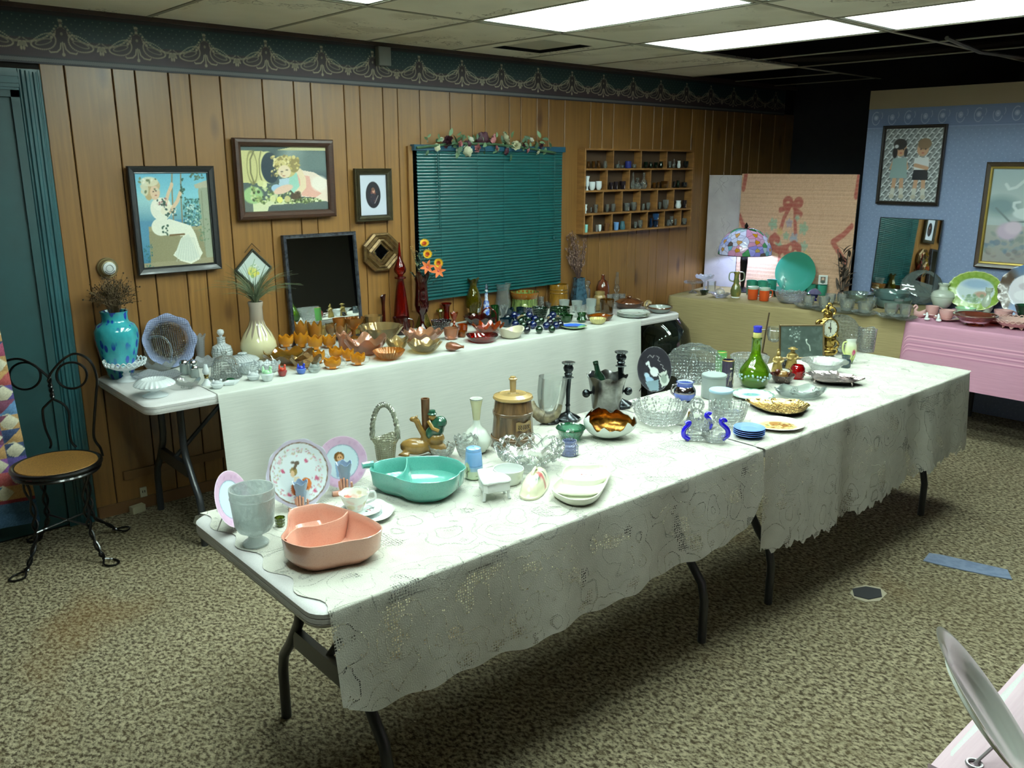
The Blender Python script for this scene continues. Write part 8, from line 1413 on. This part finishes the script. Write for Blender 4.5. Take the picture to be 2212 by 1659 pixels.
# dried lily stalks
DL = M('dried lily', '3e342c', .7, noise=(30, '5a4c40', .4, .7)); P = place(1818, 634, TZ, .06); m = mpp(P); t = thing('dried_lilies', 'dark brown dried lily stalks with long leaves by the bedspread edge', 'dried flowers', P); lf = leaf_mb(1, .28, .35).mesh('leaf', DL, True); g = random.Random(5)
sm_ = MB()
for i in range(6): q = RT*((g.uniform(-18, 18))*m)+FW*g.uniform(-.02, .02)+np.array([0, 0, (70+g.uniform(-10, 36))*m]); sm_.tube([(0, 0, 0), q*.5, q], .004, 5)
sm_.lathe([(0, 0), (1, 0), (.9, 1), (.8, 1), (0, .6)], .03, .04, 14); add(sm_, 'stems', DL, t)
for i in range(30): z = g.uniform(12, 98); s = g.uniform(.06, .10); o = add(lf, 'leaf', None, t, RT*(g.uniform(-10, 10)*m)+np.array([0, 0, z*m]), rot=(g.uniform(-.4, .4), -g.uniform(.5, 1.5), g.uniform(0, 6.28))); o.scale = (s, s, s)
# snack cups in rows on glass plates
SNK = G('snack cup glass', 'fbfdfb', .2, 'eef6f0', edge=.85, gl=.8)
cups = [(1733, 638, 1760, 662, 'front row, farthest left'), (1766, 639, 1793, 668, 'front row, second from the left'), (1812, 645, 1846, 673, 'front row, third from the left'), (1851, 650, 1886, 678, 'front row, fourth from the left'), (1908, 654, 1940, 684, 'front row, fifth from the left'), (1941, 656, 1968, 688, 'front row, at the pink cloth'), (1781, 633, 1806, 656, 'back row, farthest left'), (1806, 634, 1830, 658, 'back row, in the middle'), (1868, 641, 1895, 664, 'back row, before the blue green bowls'), (1928, 645, 1952, 668, 'back row, farthest right')]
for i, (x0, y0, x1, y1, lb) in enumerate(cups):
    if i < 6:
        cx_ = (x0+x1)/2; o, R, h, P = V('snack_plate', 'clear glass snack plate under the cup, '+lb, 'plate', (cx_-30, y1-9, cx_+26, y1+5), platep(.7), SNK, n=32, rt=1, group='glass snack plates')
    o, R, h, P = V('snack_cup', 'clear glass snack cup, '+lb, 'cup', (x0+1, y0, x1-2, y1), open_([(.55, 0), (.7, .08), (.95, .5), (1, 1)], .08, .1), SNK, n=32, rip=(10, .03, .1), z=TZ+.006, group='glass snack cups'); handle(o, CLR, [(R*.9, h*.8), (R*1.45, h*.7), (R*1.4, h*.35), (R*.85, h*.3)], .003)
V('covered_bowl', 'clear green tinted ribbed glass bowl with a plate on top, behind the snack cups', 'bowl', (1820, 628, 1886, 655), bowlp(.6, .4, th=.05), G('green tint glass', 'dfeae0', .3, 'c9d8ca', edge=.6, gl=1.6), n=64, rip=(30, .02, .3)); 
LT = G('pale aqua glass', 'd2ebe8', .5, 'b9dcd8', edge=.75, gl=1.3); V('aqua_bowl', 'lower pale aqua glass bowl of the stack beside the dog picture', 'bowl', (1889, 640, 1966, 668), bowlp(.6, .4), LT, n=40, group='pale aqua bowls'); V('aqua_bowl', 'upper pale aqua glass bowl of the stack beside the dog picture', 'bowl', (1887, 624, 1962, 652), bowlp(.6, .4), LT, n=40, z=TZ+.03, group='pale aqua bowls')
dg = CV(60, 34, 'b89a58'); dg.vg('c9a868', 'b39350', 0, .5); dg.vg('8a7a48', '6b5f38', .55, 1); [dg.e(x, y, r, r*1.5, c_) for x, y, r, c_ in ((.3, .55, .1, '4a3018'), (.42, .52, .1, '5a3a1c'), (.56, .58, .09, '3c2814'), (.68, .6, .09, '6b4a24'), (.2, .7, .1, '574a2a'), (.8, .72, .12, '8a7440'))]
stand_rect('framed_picture', 'small dark framed sepia picture of puppies on the tan cloth', 'picture', 1898, 634, 62, 30, .1, .15, [(0, 0), (0, .006), (.004, .009), (.009, .006), (.011, .003)], BLK, dg).location += Vector(FW*.07)
stand_plate('glass_platter', 'large ribbed clear glass platter standing against the blue wall', 1985, 656, 45, 'wall', .25, G('platter glass', 'dde8e6', .28, 'ccd8d6', edge=.6, gl=1.8), [(0, .1), (.55, .1), (.65, .3), (.98, .9), (1, 1), (.95, 1), (.62, .45), (.55, .3), (0, .3)], .16, rip=(36, .012, .5), ell=(1, .82), easel=CLR)
# ------------------------------------------------------------------ on the pink cloth
JW = M('jadeite white', 'c9d3c4', .25, coat=.5); PKG = M('dusty pink china', 'd3a8a4', .2, coat=.6)
o, R, h, P = V('urn_vase', 'cream jade round bodied vase with ribbed shoulder', 'vase', (2010, 611, 2057, 664), open_([(.5, 0), (.75, .12), (1, .4), (.97, .58), (.8, .68), (.40, .74), (.36, .88), (.5, .97), (.52, 1)], .08, .5), JW, n=40); sub(o, 'shoulder_ring', [(1.0, 0), (1.03, .5), (1.0, 1)], JW, R, h*.03, h*.46, n=40)
gp = CV(100, 80, '7fa03c'); [gp.e(.5+.43*math.cos(a), .5+.43*math.sin(a), .05, .06, '98b45a', op=.6) for a in np.linspace(0, 6.28, 22)]; gp.e(.5, .5, .5, .5, 'd9dfa8', ring=.035); gp.e(.5, .5, .345, .33, 'd9e8c8'); gp.e(.5, .5, .33, .31, 'd3e4e8'); gp.e(.5, .32, .25, .12, '9fbcd6', soft=.7); gp.e(.62, .58, .12, .08, 'c0a08c', soft=.6); gp.spk(24, .3, .6, .65, .78, .03, ['8fae84', '6f9070', 'b4cba4'], 3, .7)
stand_plate('green_platter', 'oval platter with lime green scalloped border and pale centre', 2099, 671, 57, 'wall', .2, PAINT, PL, .1, ruf=(22, .06, .6, .012), ell=(1, .74), cv=gp, easel=WIRE)
V('small_vase', 'small pale jade embossed vase before the green platter', 'vase', (2118, 620, 2144, 675), open_([(.6, 0), (.9, .15), (1, .35), (.8, .55), (.42, .68), (.42, .8), (.62, .86), (.55, .92), (.6, 1)], .1, .4), M('pale jade', 'b9c9b4', .25, coat=.5, bump=('n', 60, .4, .006)))
bp = CV(90, 90, '5f7fae'); bp.vg('5f84b8', '7a8a9a', 0, .25); bp.p([(0, .2), (.3, .3), (.25, .9), (0, .9)], '4a3a30'); bp.e(.12, .5, .2, .4, '4d3d30', soft=.6); bp.e(.5, .5, .30, .30, 'e3e3ea'); bp.e(.55, .42, .2, .08, 'c9c3cc'); bp.e(.48, .6, .18, .10, 'f2f4f8'); bp.l([(.6, .35), (.68, .42), (.62, .5)], .03, 'b9aab4'); bp.e(.5, .5, .31, .31, 'd9dde8', ring=.06)
stand_plate('swan_plate', 'brown and blue scalloped plate with a white swan at the right edge', 2207, 678, 56, 'wall', .2, PAINT, PL, .1, ruf=(14, .08, .6, .02), cv=bp, easel=WIRE)
P = at(1984, 685, z=TZ); m = mpp(P); t = thing('china_swan', 'small pink china swan at the corner of the pink cloth', 'ornament', P, RCAM); k = lambda v: v*m
add(MB().lathe([(0, 0), (.5, 0), (.9, .25), (1, .6), (.85, 1), (.7, .9), (.6, .5), (0, .35)], k(12), k(14), 20, None, (2, .2, .4), ell=(1.15, .8), off=(k(2), 0, 0)), 'body', PKG, t); add(MB().tube(smooth_path([(-k(7), 0, k(6)), (-k(9), 0, k(15)), (-k(5), 0, k(22)), (-k(9), 0, k(26)), (-k(13), 0, k(21))], 4), [k(2.6)]*9+[k(2)]*8, 8), 'neck', PKG, t)
def teacup(label, cb, sb):
    if sb: V('saucer', 'saucer of the '+label, 'saucer', sb, platep(.5), PKG, n=36, rt=1)
    o, R, h, P = V('teacup', label, 'cup', cb, open_([(.55, 0), (.6, .08), (.85, .4), (.95, .75), (1, 1)], .08, .12), PKG, n=32, z=TZ+(.007 if sb else 0)); handle(o, PKG, [(R*.9, h*.85), (R*1.45, h*.75), (R*1.4, h*.4), (R*.8, h*.3)], .004)
teacup('dusty pink teacup behind the white china shoes', (1998, 659, 2026, 683), (1994, 674, 2034, 686)); teacup('dusty pink teacup right of the white china shoes', (2028, 667, 2060, 690), (2018, 682, 2070, 694)); teacup('dusty pink floral teacup right of the amber pink bowl', (2147, 667, 2184, 692), (2118, 684, 2176, 699))
def shoe(label, org):
    P = at(*org, z=TZ); m = mpp(P); t = thing('china_shoe', label, 'ornament', P, RCAM, group='white china shoes'); k = lambda v: v*m; b = MB().ball((0, -k(2), k(3.5)), k(6), 10, (1.0, 1.3, .6)).tube([(k(1), k(4), k(3)), (k(4), k(7), k(9)), (k(4), k(9), k(16))], [k(3.5), k(3), k(2)], 8).tube([(k(4), k(8), k(6)), (k(5), k(9), 0)], k(1.5), 6); blob(b, 'shoe_body', CERW, t, .002); add(MB().ball((-k(3), k(5), k(12)), k(2.2), 8, (1.4, 1, .8)), 'bow', CERW, t)
shoe('little white china shoe, left of the pair', (2001, 692)); shoe('little white china shoe, right of the pair', (2026, 695))
V('console_bowl', 'amber pink glass bowl with rolled rim on a short foot', 'bowl', (2060, 672, 2149, 705), open_([(.42, 0), (.44, .06), (.34, .14), (.45, .24), (.75, .55), (.9, .8), (1, .92), (.98, 1)], .06, .3), G('amber pink glass', 'd98a6a', .45, 'c4745a', edge=.6, gl=1.5, bump=('n', 40, .4, .006)), n=48, rb=.42)
V('green_dish', 'low pale green glass dish under the green platter', 'dish', (2064, 662, 2106, 678), bowlp(.6), G('pale green glass', 'cfe8cf', .4, 'b9dcba', edge=.7), n=30)
o, R, h, P = V('lattice_bowl', 'pink china bowl with pierced rim and pointed feet at the right edge', 'bowl', (2150, 688, 2240, 712), bowlp(.55, .5, th=.06), M('pink lattice china', 'cfaaa0', .25, coat=.5), n=60, ruf=(20, .05, .6)); o.location.z += .012
for q in range(10): a = q*.628; add(MB().add([(R*.66*math.cos(a-.28), R*.66*math.sin(a-.28), h*.3), (R*.66*math.cos(a+.28), R*.66*math.sin(a+.28), h*.3), (R*.72*math.cos(a), R*.72*math.sin(a), -.012), (R*.58*math.cos(a), R*.58*math.sin(a), h*.3)], [(0, 2, 1), (0, 3, 2), (1, 2, 3)]), 'pointed_foot', M('pink lattice china', 'cfaaa0', .25, coat=.5), o, smooth=False)
lattice(R*.97, h*.75, h*1.25, 26, .003, .008, M('pink lattice china', 'cfaaa0', .25, coat=.5), o)
V('green_glass', 'green glass piece behind the pink lattice bowl', 'vase', (2190, 656, 2240, 694), bowlp(.4, .8), G('sea green glass', '5f9a78', .4, '4f8a68'), n=30)
# ------------------------------------------------------------------ on the blue wall
def dolls():
    c = CV(110, 130, '8d9294'); g = random.Random(3)
    for r_ in range(16):
        for q in range(9): x, y = (q+.5*(r_ % 2)+.2)/8.6, (r_+.5)/15.5; c.e(x, y, .048, .022, '5f6466', -.8+.2*g.random()); c.l([(x-.05, y+.03), (x+.02, y-.03), (x+.06, y-.02)], .008, 'dfe4e6')
    sk = 'c49a7c'
    for cx_, dr, sl in ((.30, '8fa8a8', 0), (.68, 'dfe2e4', 1)):
        for s in (-1, 1): c.l([(cx_+s*.06, .66), (cx_+s*.075, .86)], .035, sk); c.l([(cx_+s*.075, .84), (cx_+s*.08, .90)], .036, 'c9cac2'); c.e(cx_+s*.085, .93, .045, .03, 'b9b3a2'); c.l([(cx_+s*.10, .44), (cx_+s*(.14 if not sl else .10), .54)], .028, sk)
        c.p([(cx_-.12, .40), (cx_+.12, .40), (cx_+.13, .50), (cx_+(.16 if not sl else .11), .68 if not sl else .58), (cx_-(.16 if not sl else .11), .68 if not sl else .58), (cx_-.13, .50)], dr)
        if sl: c.p([(cx_-.12, .56), (cx_+.12, .56), (cx_+.14, .70), (cx_-.14, .70)], '1b1d24'); c.l([(cx_-.1, .50), (cx_+.1, .54)], .03, sk)
        c.e(cx_, .28, .10, .10, sk); hair = '1f1c1e' if not sl else '7a6248'; c.e(cx_+(-.02 if not sl else .02), .215, .115, .075, hair)
        if not sl: c.e(cx_-.10, .33, .045, .075, hair); c.e(cx_+.09, .33, .03, .06, hair); c.e(cx_-.08, .245, .035, .025, 'c9ccd0')
        for s in (-.035, .045): c.e(cx_+s, .285, .012, .010, '2a201c')
        c.e(cx_+.005, .335, .02, .008, 'a8524a')
    return c
def swans():
    c = CV(90, 130, 'b3c3c4'); c.vg('a9bfc4', 'b9c6c2', 0, .5); c.vg('a8aca6', '9a9794', .6, 1); c.e(.15, .4, .2, .1, '7f979c', soft=.8); c.p([(.42, .24), (.55, .22), (.75, .42), (.5, .40)], '87999a'); c.e(.62, .16, .22, .11, 'd6e2e2'); c.p([(.5, .1), (1, .06), (1, .42), (.62, .24)], 'd2e0e0'); c.l([(.44, .08), (.30, .20), (.22, .22), (.18, .17)], .02, 'd6e2e2'); c.e(.55, .47, .25, .07, 'd3e0e0'); c.l([(.34, .44), (.30, .40), (.30, .36), (.36, .35)], .018, 'd3e0e0'); c.l([(.1, .42), (.28, .56), (.5, .55)], .012, '6f7f80')
    c.spk(70, .02, .66, .98, .9, .035, ['6f8798', '8398a2', '5f7588', '7f908a'], 3, .7); c.spk(40, 0, .85, 1, 1, .03, ['8a8680', '9f9a90', '6f6a6a'], 8, .6)
    for x, y, r, q in ((.27, .66, .13, 'c9b8cc'), (.33, .62, .10, 'd9c9d8'), (.72, .70, .13, '8f5870'), (.62, .72, .10, '9a5f78'), (.74, .70, .07, 'd3c0cc'), (.9, .68, .1, '7f4a60')): c.e(x, y, r, r*.7, q, soft=.4)
    c.e(.6, .88, .05, .025, 'dfdcdc'); return c
wallpic('dark framed foil picture of a girl and a boy in short clothes', 'picture', ((1907, 274), (2047, 266), (2030, 443), (1896, 441)), [(0, 0), (0, .018), (.006, .022), (.014, .016), (.02, .02), (.024, .006)], M('dark brown frame', '231c18', .4, coat=.3), dolls(), rz=-math.pi/2, x=6.485)
c4 = [(2135, 350), None, None, (2108, 576)]; TLp, BLp = at(2135, 350, x=6.485), at(2108, 576, x=6.485); Hh = TLp[2]-BLp[2]; Wd = .62
t = thing('framed_picture', 'gold and brown framed print of white birds over roses', 'picture', (6.485, TLp[1]-Wd/2, (TLp[2]+BLp[2])/2), -math.pi/2); fr1 = frame_mb(Wd, Hh, [(0, 0), (0, .022), (.008, .028), (.028, .02)]); add(fr1, 'frame', M('brown frame', '3a2c1c', .4, coat=.3), t, smooth=False); add(frame_mb(Wd-.056, Hh-.056, [(0, .02), (.004, .026), (.014, .024), (.018, .01)]), 'gilt_slip', M('gilt slip', '9a8440', .3, .6), t, smooth=False); add(MB().box(-Wd/2+.01, Wd/2-.01, -.004, 0, -Hh/2+.01, Hh/2-.01), 'backing', M('board 4a3826', '4a3826', .8), t, smooth=False); b, c_ = sheet(swans(), Wd-.08, Hh-.08); add(b, 'print', PM('print 0.35', .35, .3), t, (0, -.007, 0), smooth=False, col=c_)
TLp, TRp, BRp = at(1901, 470, x=6.47), at(2037, 473, x=6.47), at(2020, 600, x=6.47); zb = .80; Wd = TLp[1]-TRp[1]; Hh = TLp[2]-zb
t = thing('wall_mirror', 'narrow edged mirror on the blue wall reflecting the teal blind', 'mirror', (6.462, (TLp[1]+TRp[1])/2, (TLp[2]+zb)/2), rot=(-.075, 0, -math.pi/2-.035)); add(MB().box(-Wd/2, Wd/2, -.006, -.002, -Hh/2, Hh/2), 'glass', MIR, t, smooth=False); add(frame_mb(Wd+.008, Hh+.008, [(0, -.001), (0, .009), (.005, .009), (.005, .006)]), 'edge', M('mirror edge', '30363a', .3, .5), t, smooth=False)
# ================================================================== floor things and the near corner
def onpl(px_, py_, P0, N): d = ray(px_, py_); return CAM+d*(np.dot(np.asarray(P0)-CAM, N)/np.dot(d, N))
S0 = at(122, 1000, z=.45); SR = .178; IRON = M('black wrought iron', '0d0c0d', .3, .5, coat=.4); ch = thing('wire_chair', 'black twisted wire parlour chair with round cane coloured seat', 'chair', (S0[0], S0[1], 0)); C0 = np.array([S0[0], S0[1], 0])
sub(ch, 'seat', [(0, .9), (.93, 1), (.95, .5), (.9, 0), (0, 0)], M('cane seat', '8a6228', .6, noise=(220, '6d4a1c', .4, .6), bump=('n', 300, .3, .003)), SR, .016, .436, 40); add(MB().tube([(SR*math.cos(a), SR*math.sin(a), .442) for a in np.linspace(0, 6.283, 40, endpoint=False)], .011, 8, True).tube([(SR*.97*math.cos(a), SR*.97*math.sin(a), .418) for a in np.linspace(0, 6.283, 40, endpoint=False)], .008, 6, True), 'seat_ring', IRON, ch)
FT = [at(240, 1218, z=0), at(40, 1250, z=0), at(268, 1145, z=0), at(75, 1168, z=0)]
for f_ in FT:
    d = (f_-C0); d[2] = 0; dd = d/np.linalg.norm(d); tp = dd*SR*.93; md = dd*(SR*.80); ft = d*.94; sd = np.array([-dd[1], dd[0], 0]); b = MB()
    path = smooth_path([tp+[0, 0, .43], md+[0, 0, .30], md*1.0+[0, 0, .20], md*1.08+[0, 0, .13], ft*.80+[0, 0, .055], ft*.9+[0, 0, .02]], 8)
    for s in (0, math.pi):
        b.tube([q+(.007*math.cos(s+i*.55)*sd+.007*math.sin(s+i*.55)*dd)*(1 if i > 18 else 1.4) for i, q in enumerate(path)], .0056, 6)
    e = path[-1]; b.tube(smooth_path([e, e+dd*.03+sd*.03-[0, 0, .012], e+dd*.07+sd*.016-[0, 0, .0135], e+dd*.07-sd*.016-[0, 0, .0135], e+dd*.03-sd*.03-[0, 0, .012], e], 4), .0045, 5); add(b, 'leg', IRON, ch)
MI = [(lambda d: d/np.linalg.norm(d)*SR*.80+np.array([0, 0, .17]))((f_-C0)*np.array([1, 1, 0])) for f_ in FT]
add(MB().tube([MI[0], MI[3]], .005, 6).tube([MI[1], MI[2]], .005, 6), 'cross_brace', IRON, ch)
BP = at(122, 972, z=.45); bk = lambda pts: [onpl(x, y, BP, FW)-C0 for x, y in pts]
b = MB(); b.tube(smooth_path(bk([(40, 988), (47, 950), (40, 930), (18, 880), (2, 850), (-8, 815), (5, 785), (40, 775), (75, 790), (105, 815)]), 5), .0058, 6); b.tube(smooth_path(bk([(222, 985), (217, 968), (203, 945), (204, 900), (208, 850), (209, 815), (195, 780), (165, 764), (138, 775), (112, 803), (105, 818)]), 5), .0058, 6)
tw_ = bk([(106, 815), (108, 830), (111, 845), (114, 862)])
for s in (0, math.pi): b.tube([q+RT*.006*math.cos(s+i*.8)+FW*.006*math.sin(s+i*.8) for i, q in enumerate(smooth_path(tw_, 6))], .0052, 6)
b.tube(smooth_path(bk([(114, 862), (100, 875), (92, 888), (98, 925), (110, 955), (108, 968)]), 5), .0055, 6); b.tube(smooth_path(bk([(114, 862), (135, 872), (148, 890), (150, 930), (155, 955), (165, 966)]), 5), .0055, 6); add(b, 'back_frame', IRON, ch)
for cx_, cy_, r in ((54, 812, 34), (155, 811, 33)): add(MB().tube(smooth_path(bk([(cx_+r*math.cos(a), cy_+r*.86*math.sin(a)) for a in np.linspace(0, 6.283, 18, endpoint=False)]), 2, True), .0055, 6, True), 'back_loop', IRON, ch)
# patchwork quilt on the door side
qy = -.13; qa, qb_ = at(2, 590, y=qy), at(84, 1115, y=qy); zq0 = at(40, 1135, y=qy)[2]; ztq = 1.25; Wq = .62; xr = qb_[0]
qc = CV(150, 290, '3a3f5c'); g = random.Random(12); pal = ['4a3f7a', '7a4a8a', '5f86b0', '8a4058', '2a3a5a', 'b08a5a', '6a3a50', '39607a', '9a4a4a', '3a4a7a']; crm = 'd3cdb4'
nb = 8
for r_ in range(15):
    for q in range(nb):
        x0, x1, y0, y1 = q/nb, (q+1)/nb, r_/17, (r_+1)/17; qc.p([(x0, y0), (x1, y0), (x1, y1), (x0, y1)], g.choice(pal))
        if (r_+q) % 2 == 0: xm, ym = (x0+x1)/2, (y0+y1)/2; qc.p([(x0, y0+.004), (xm, y0-.006), (x1, ym), (xm, y1+.004), (x0+.01, y1-.01)], crm); qc.p([(x0, y0), (xm, y0), (x0, ym)], g.choice(pal))
        elif g.random() < .5: qc.p([(x0, y0), (x1, y0), (x0, y1)], g.choice(pal+[crm]))
qc.vg('7a2a3a', '7a2a3a', 15/17, 15.25/17); qc.vg('3c5f80', '335472', 15.25/17, 1); qc.grain(.03, 3)
b, c_ = sheet(qc, Wq, ztq-zq0, lambda X, Y: .007*np.abs(np.sin(X*nb*np.pi))*np.abs(np.sin(Y*17*np.pi))*-1+.014*np.sin(X*11)*Y)
b.v[0][:, 0] += -.055*(b.v[0][:, 2]/(ztq-zq0)+.5)
t = thing('patchwork_quilt', 'patchwork quilt in blues, purples and cream hanging by the green door', 'quilt', (xr-Wq/2, qy, (ztq+zq0)/2)); add(b, 'quilt_top', PM('quilt cotton', .95), t, col=c_); rk = MB().tube([(-Wq*.5, .03, (ztq-zq0)/2), (Wq*.42, .03, (ztq-zq0)/2)], .012, 8)
for s in (-.42, .2): rk.tube([(Wq*s, .03, (ztq-zq0)/2), (Wq*s, .05, -(ztq+zq0)/2)], .011, 8)
add(rk, 'rack', M('rack wood', '4a3420', .5), t)
# glass carboy, outlets, tape and the torn patch
P = at(1428, 740, x=5.12); P[2] = 0; R = 64*mpp(at(1428, 760, x=5.12)); CB = tag(add(MB().lathe(open_([(.85, 0), (.98, .04), (1, .15), (1, .62), (.9, .76), (.55, .88), (.26, .93), (.22, .97), (.25, .975), (.25, 1)], .03, .03), R, .72, 40), 'carboy', G('smoky carboy glass', 'bcc8c0', .08, '8a9a92', edge=.5, gl=1.3), None, P), 'big smoky glass carboy on the floor past the wall tables', 'bottle')
OUT = M('outlet cream', 'a8a48e', .5); SLT = M('outlet slot', '1c1a16', .6)
def outlet(label, a_, b_, y=0.0):
    p0, p1 = at(*a_, y=y), at(*b_, y=y); w_, h_ = p1[0]-p0[0], p0[2]-p1[2]; t = thing('wall_outlet', label, 'outlet', ((p0[0]+p1[0])/2, y, (p0[2]+p1[2])/2)); add(MB().cbox(-w_/2, w_/2, -.008, 0, -h_/2, h_/2, .002), 'cover_plate', OUT, t, smooth=False)
    for s in (-.22, .22): add(MB().box(-w_*.22, -w_*.1, -.009, -.007, h_*(s-.08), h_*(s+.08)).box(w_*.1, w_*.22, -.009, -.007, h_*(s-.08), h_*(s+.08)), 'socket', SLT, t, smooth=False)
outlet('cream wall outlet low behind the table leg near the chair', (301, 1054), (319, 1081)); outlet('cream wall outlet seen through the glass carboy, left one', (1409, 737), (1423, 758)); outlet('cream wall outlet seen through the glass carboy, right one', (1426, 733), (1442, 757))
a_ = at(282, 1092, z=.0); tag(add(MB().cbox(-.035, .035, -.02, .02, 0, .035, .004), 'power_block', M('ivory block', 'a39c80', .5), None, (a_[0], min(a_[1], -.04), 0), .2, smooth=False), 'small ivory plastic block on the carpet by the outlet', 'adapter')
def floor_patch(name, label, cat, pts, mat, z=.004, z0=0.0, parent=None):
    W_ = [at(x, y, z=0) for x, y in pts]; c = sum(W_)/len(W_); return tag(add(MB().prism([(q[0]-c[0], q[1]-c[1]) for q in W_], z0, z, 0), name, mat, None, (c[0], c[1], 0), smooth=False), label, cat)
floor_patch('tape_strip', 'strip of grey blue tape stuck on the carpet', 'tape', [(1994, 1212), (2007, 1196), (2030, 1199), (2176, 1232), (2186, 1253), (2140, 1245), (2050, 1226)], M('grey blue tape', '6f7f97', .4, noise=(30, '5f6f88', .45, .6)))
o = floor_patch('torn_carpet_hole', 'torn hole in the carpet patched with dark tape', 'patch', [(1836, 1282), (1845, 1270), (1870, 1265), (1900, 1270), (1916, 1283), (1900, 1299), (1870, 1301), (1846, 1293)], M('carpet backing', 'a39a84', .8), .003)
W_ = [at(x, y, z=0) for x, y in [(1841, 1274), (1870, 1269), (1902, 1275), (1905, 1291), (1876, 1297), (1845, 1289)]]; add(MB().prism([(q[0]-o.location.x, q[1]-o.location.y) for q in W_], .003, .006, 0), 'dark_tape', M('dark tape', '15181c', .5), o, smooth=False)
# white platter on a wire stand at the near right corner
o, R = stand_plate('oval_platter', 'white oval platter on a wire stand at the lower right corner', 2226, 1700, 190, 1.87, .70, M('white platter glaze', 'f0f3ea', .2, coat=.5), [(0, .1), (.55, .1), (.6, .25), (.68, .3), (.7, .5), (.97, .92), (1, 1), (.96, 1), (.72, .62), (.66, .45), (.58, .4), (.56, .3), (0, .3)], .16, n=72)
P = at(2165, 1648, z=TT+.006); b = MB(); a_ = at(2105, 1650, z=TT+.008); q_ = at(2196, 1568, z=TT+.05); r_ = at(2230, 1640, z=TT+.012)
tag(add(MB().tube([a_-P, (a_+q_)/2-P, q_-P, (q_*.5+r_*.5)-P, r_-P], .0028, 7).tube([a_-P+np.array([.012*math.cos(t_), .012*math.sin(t_), 0]) for t_ in np.linspace(0, 6.283, 16, endpoint=False)], .003, 6, True), 'wire_stand', M('grey wire', 'a9a3a6', .3, .7), None, P), 'grey wire stand foot beside the white oval platter', 'plate stand')
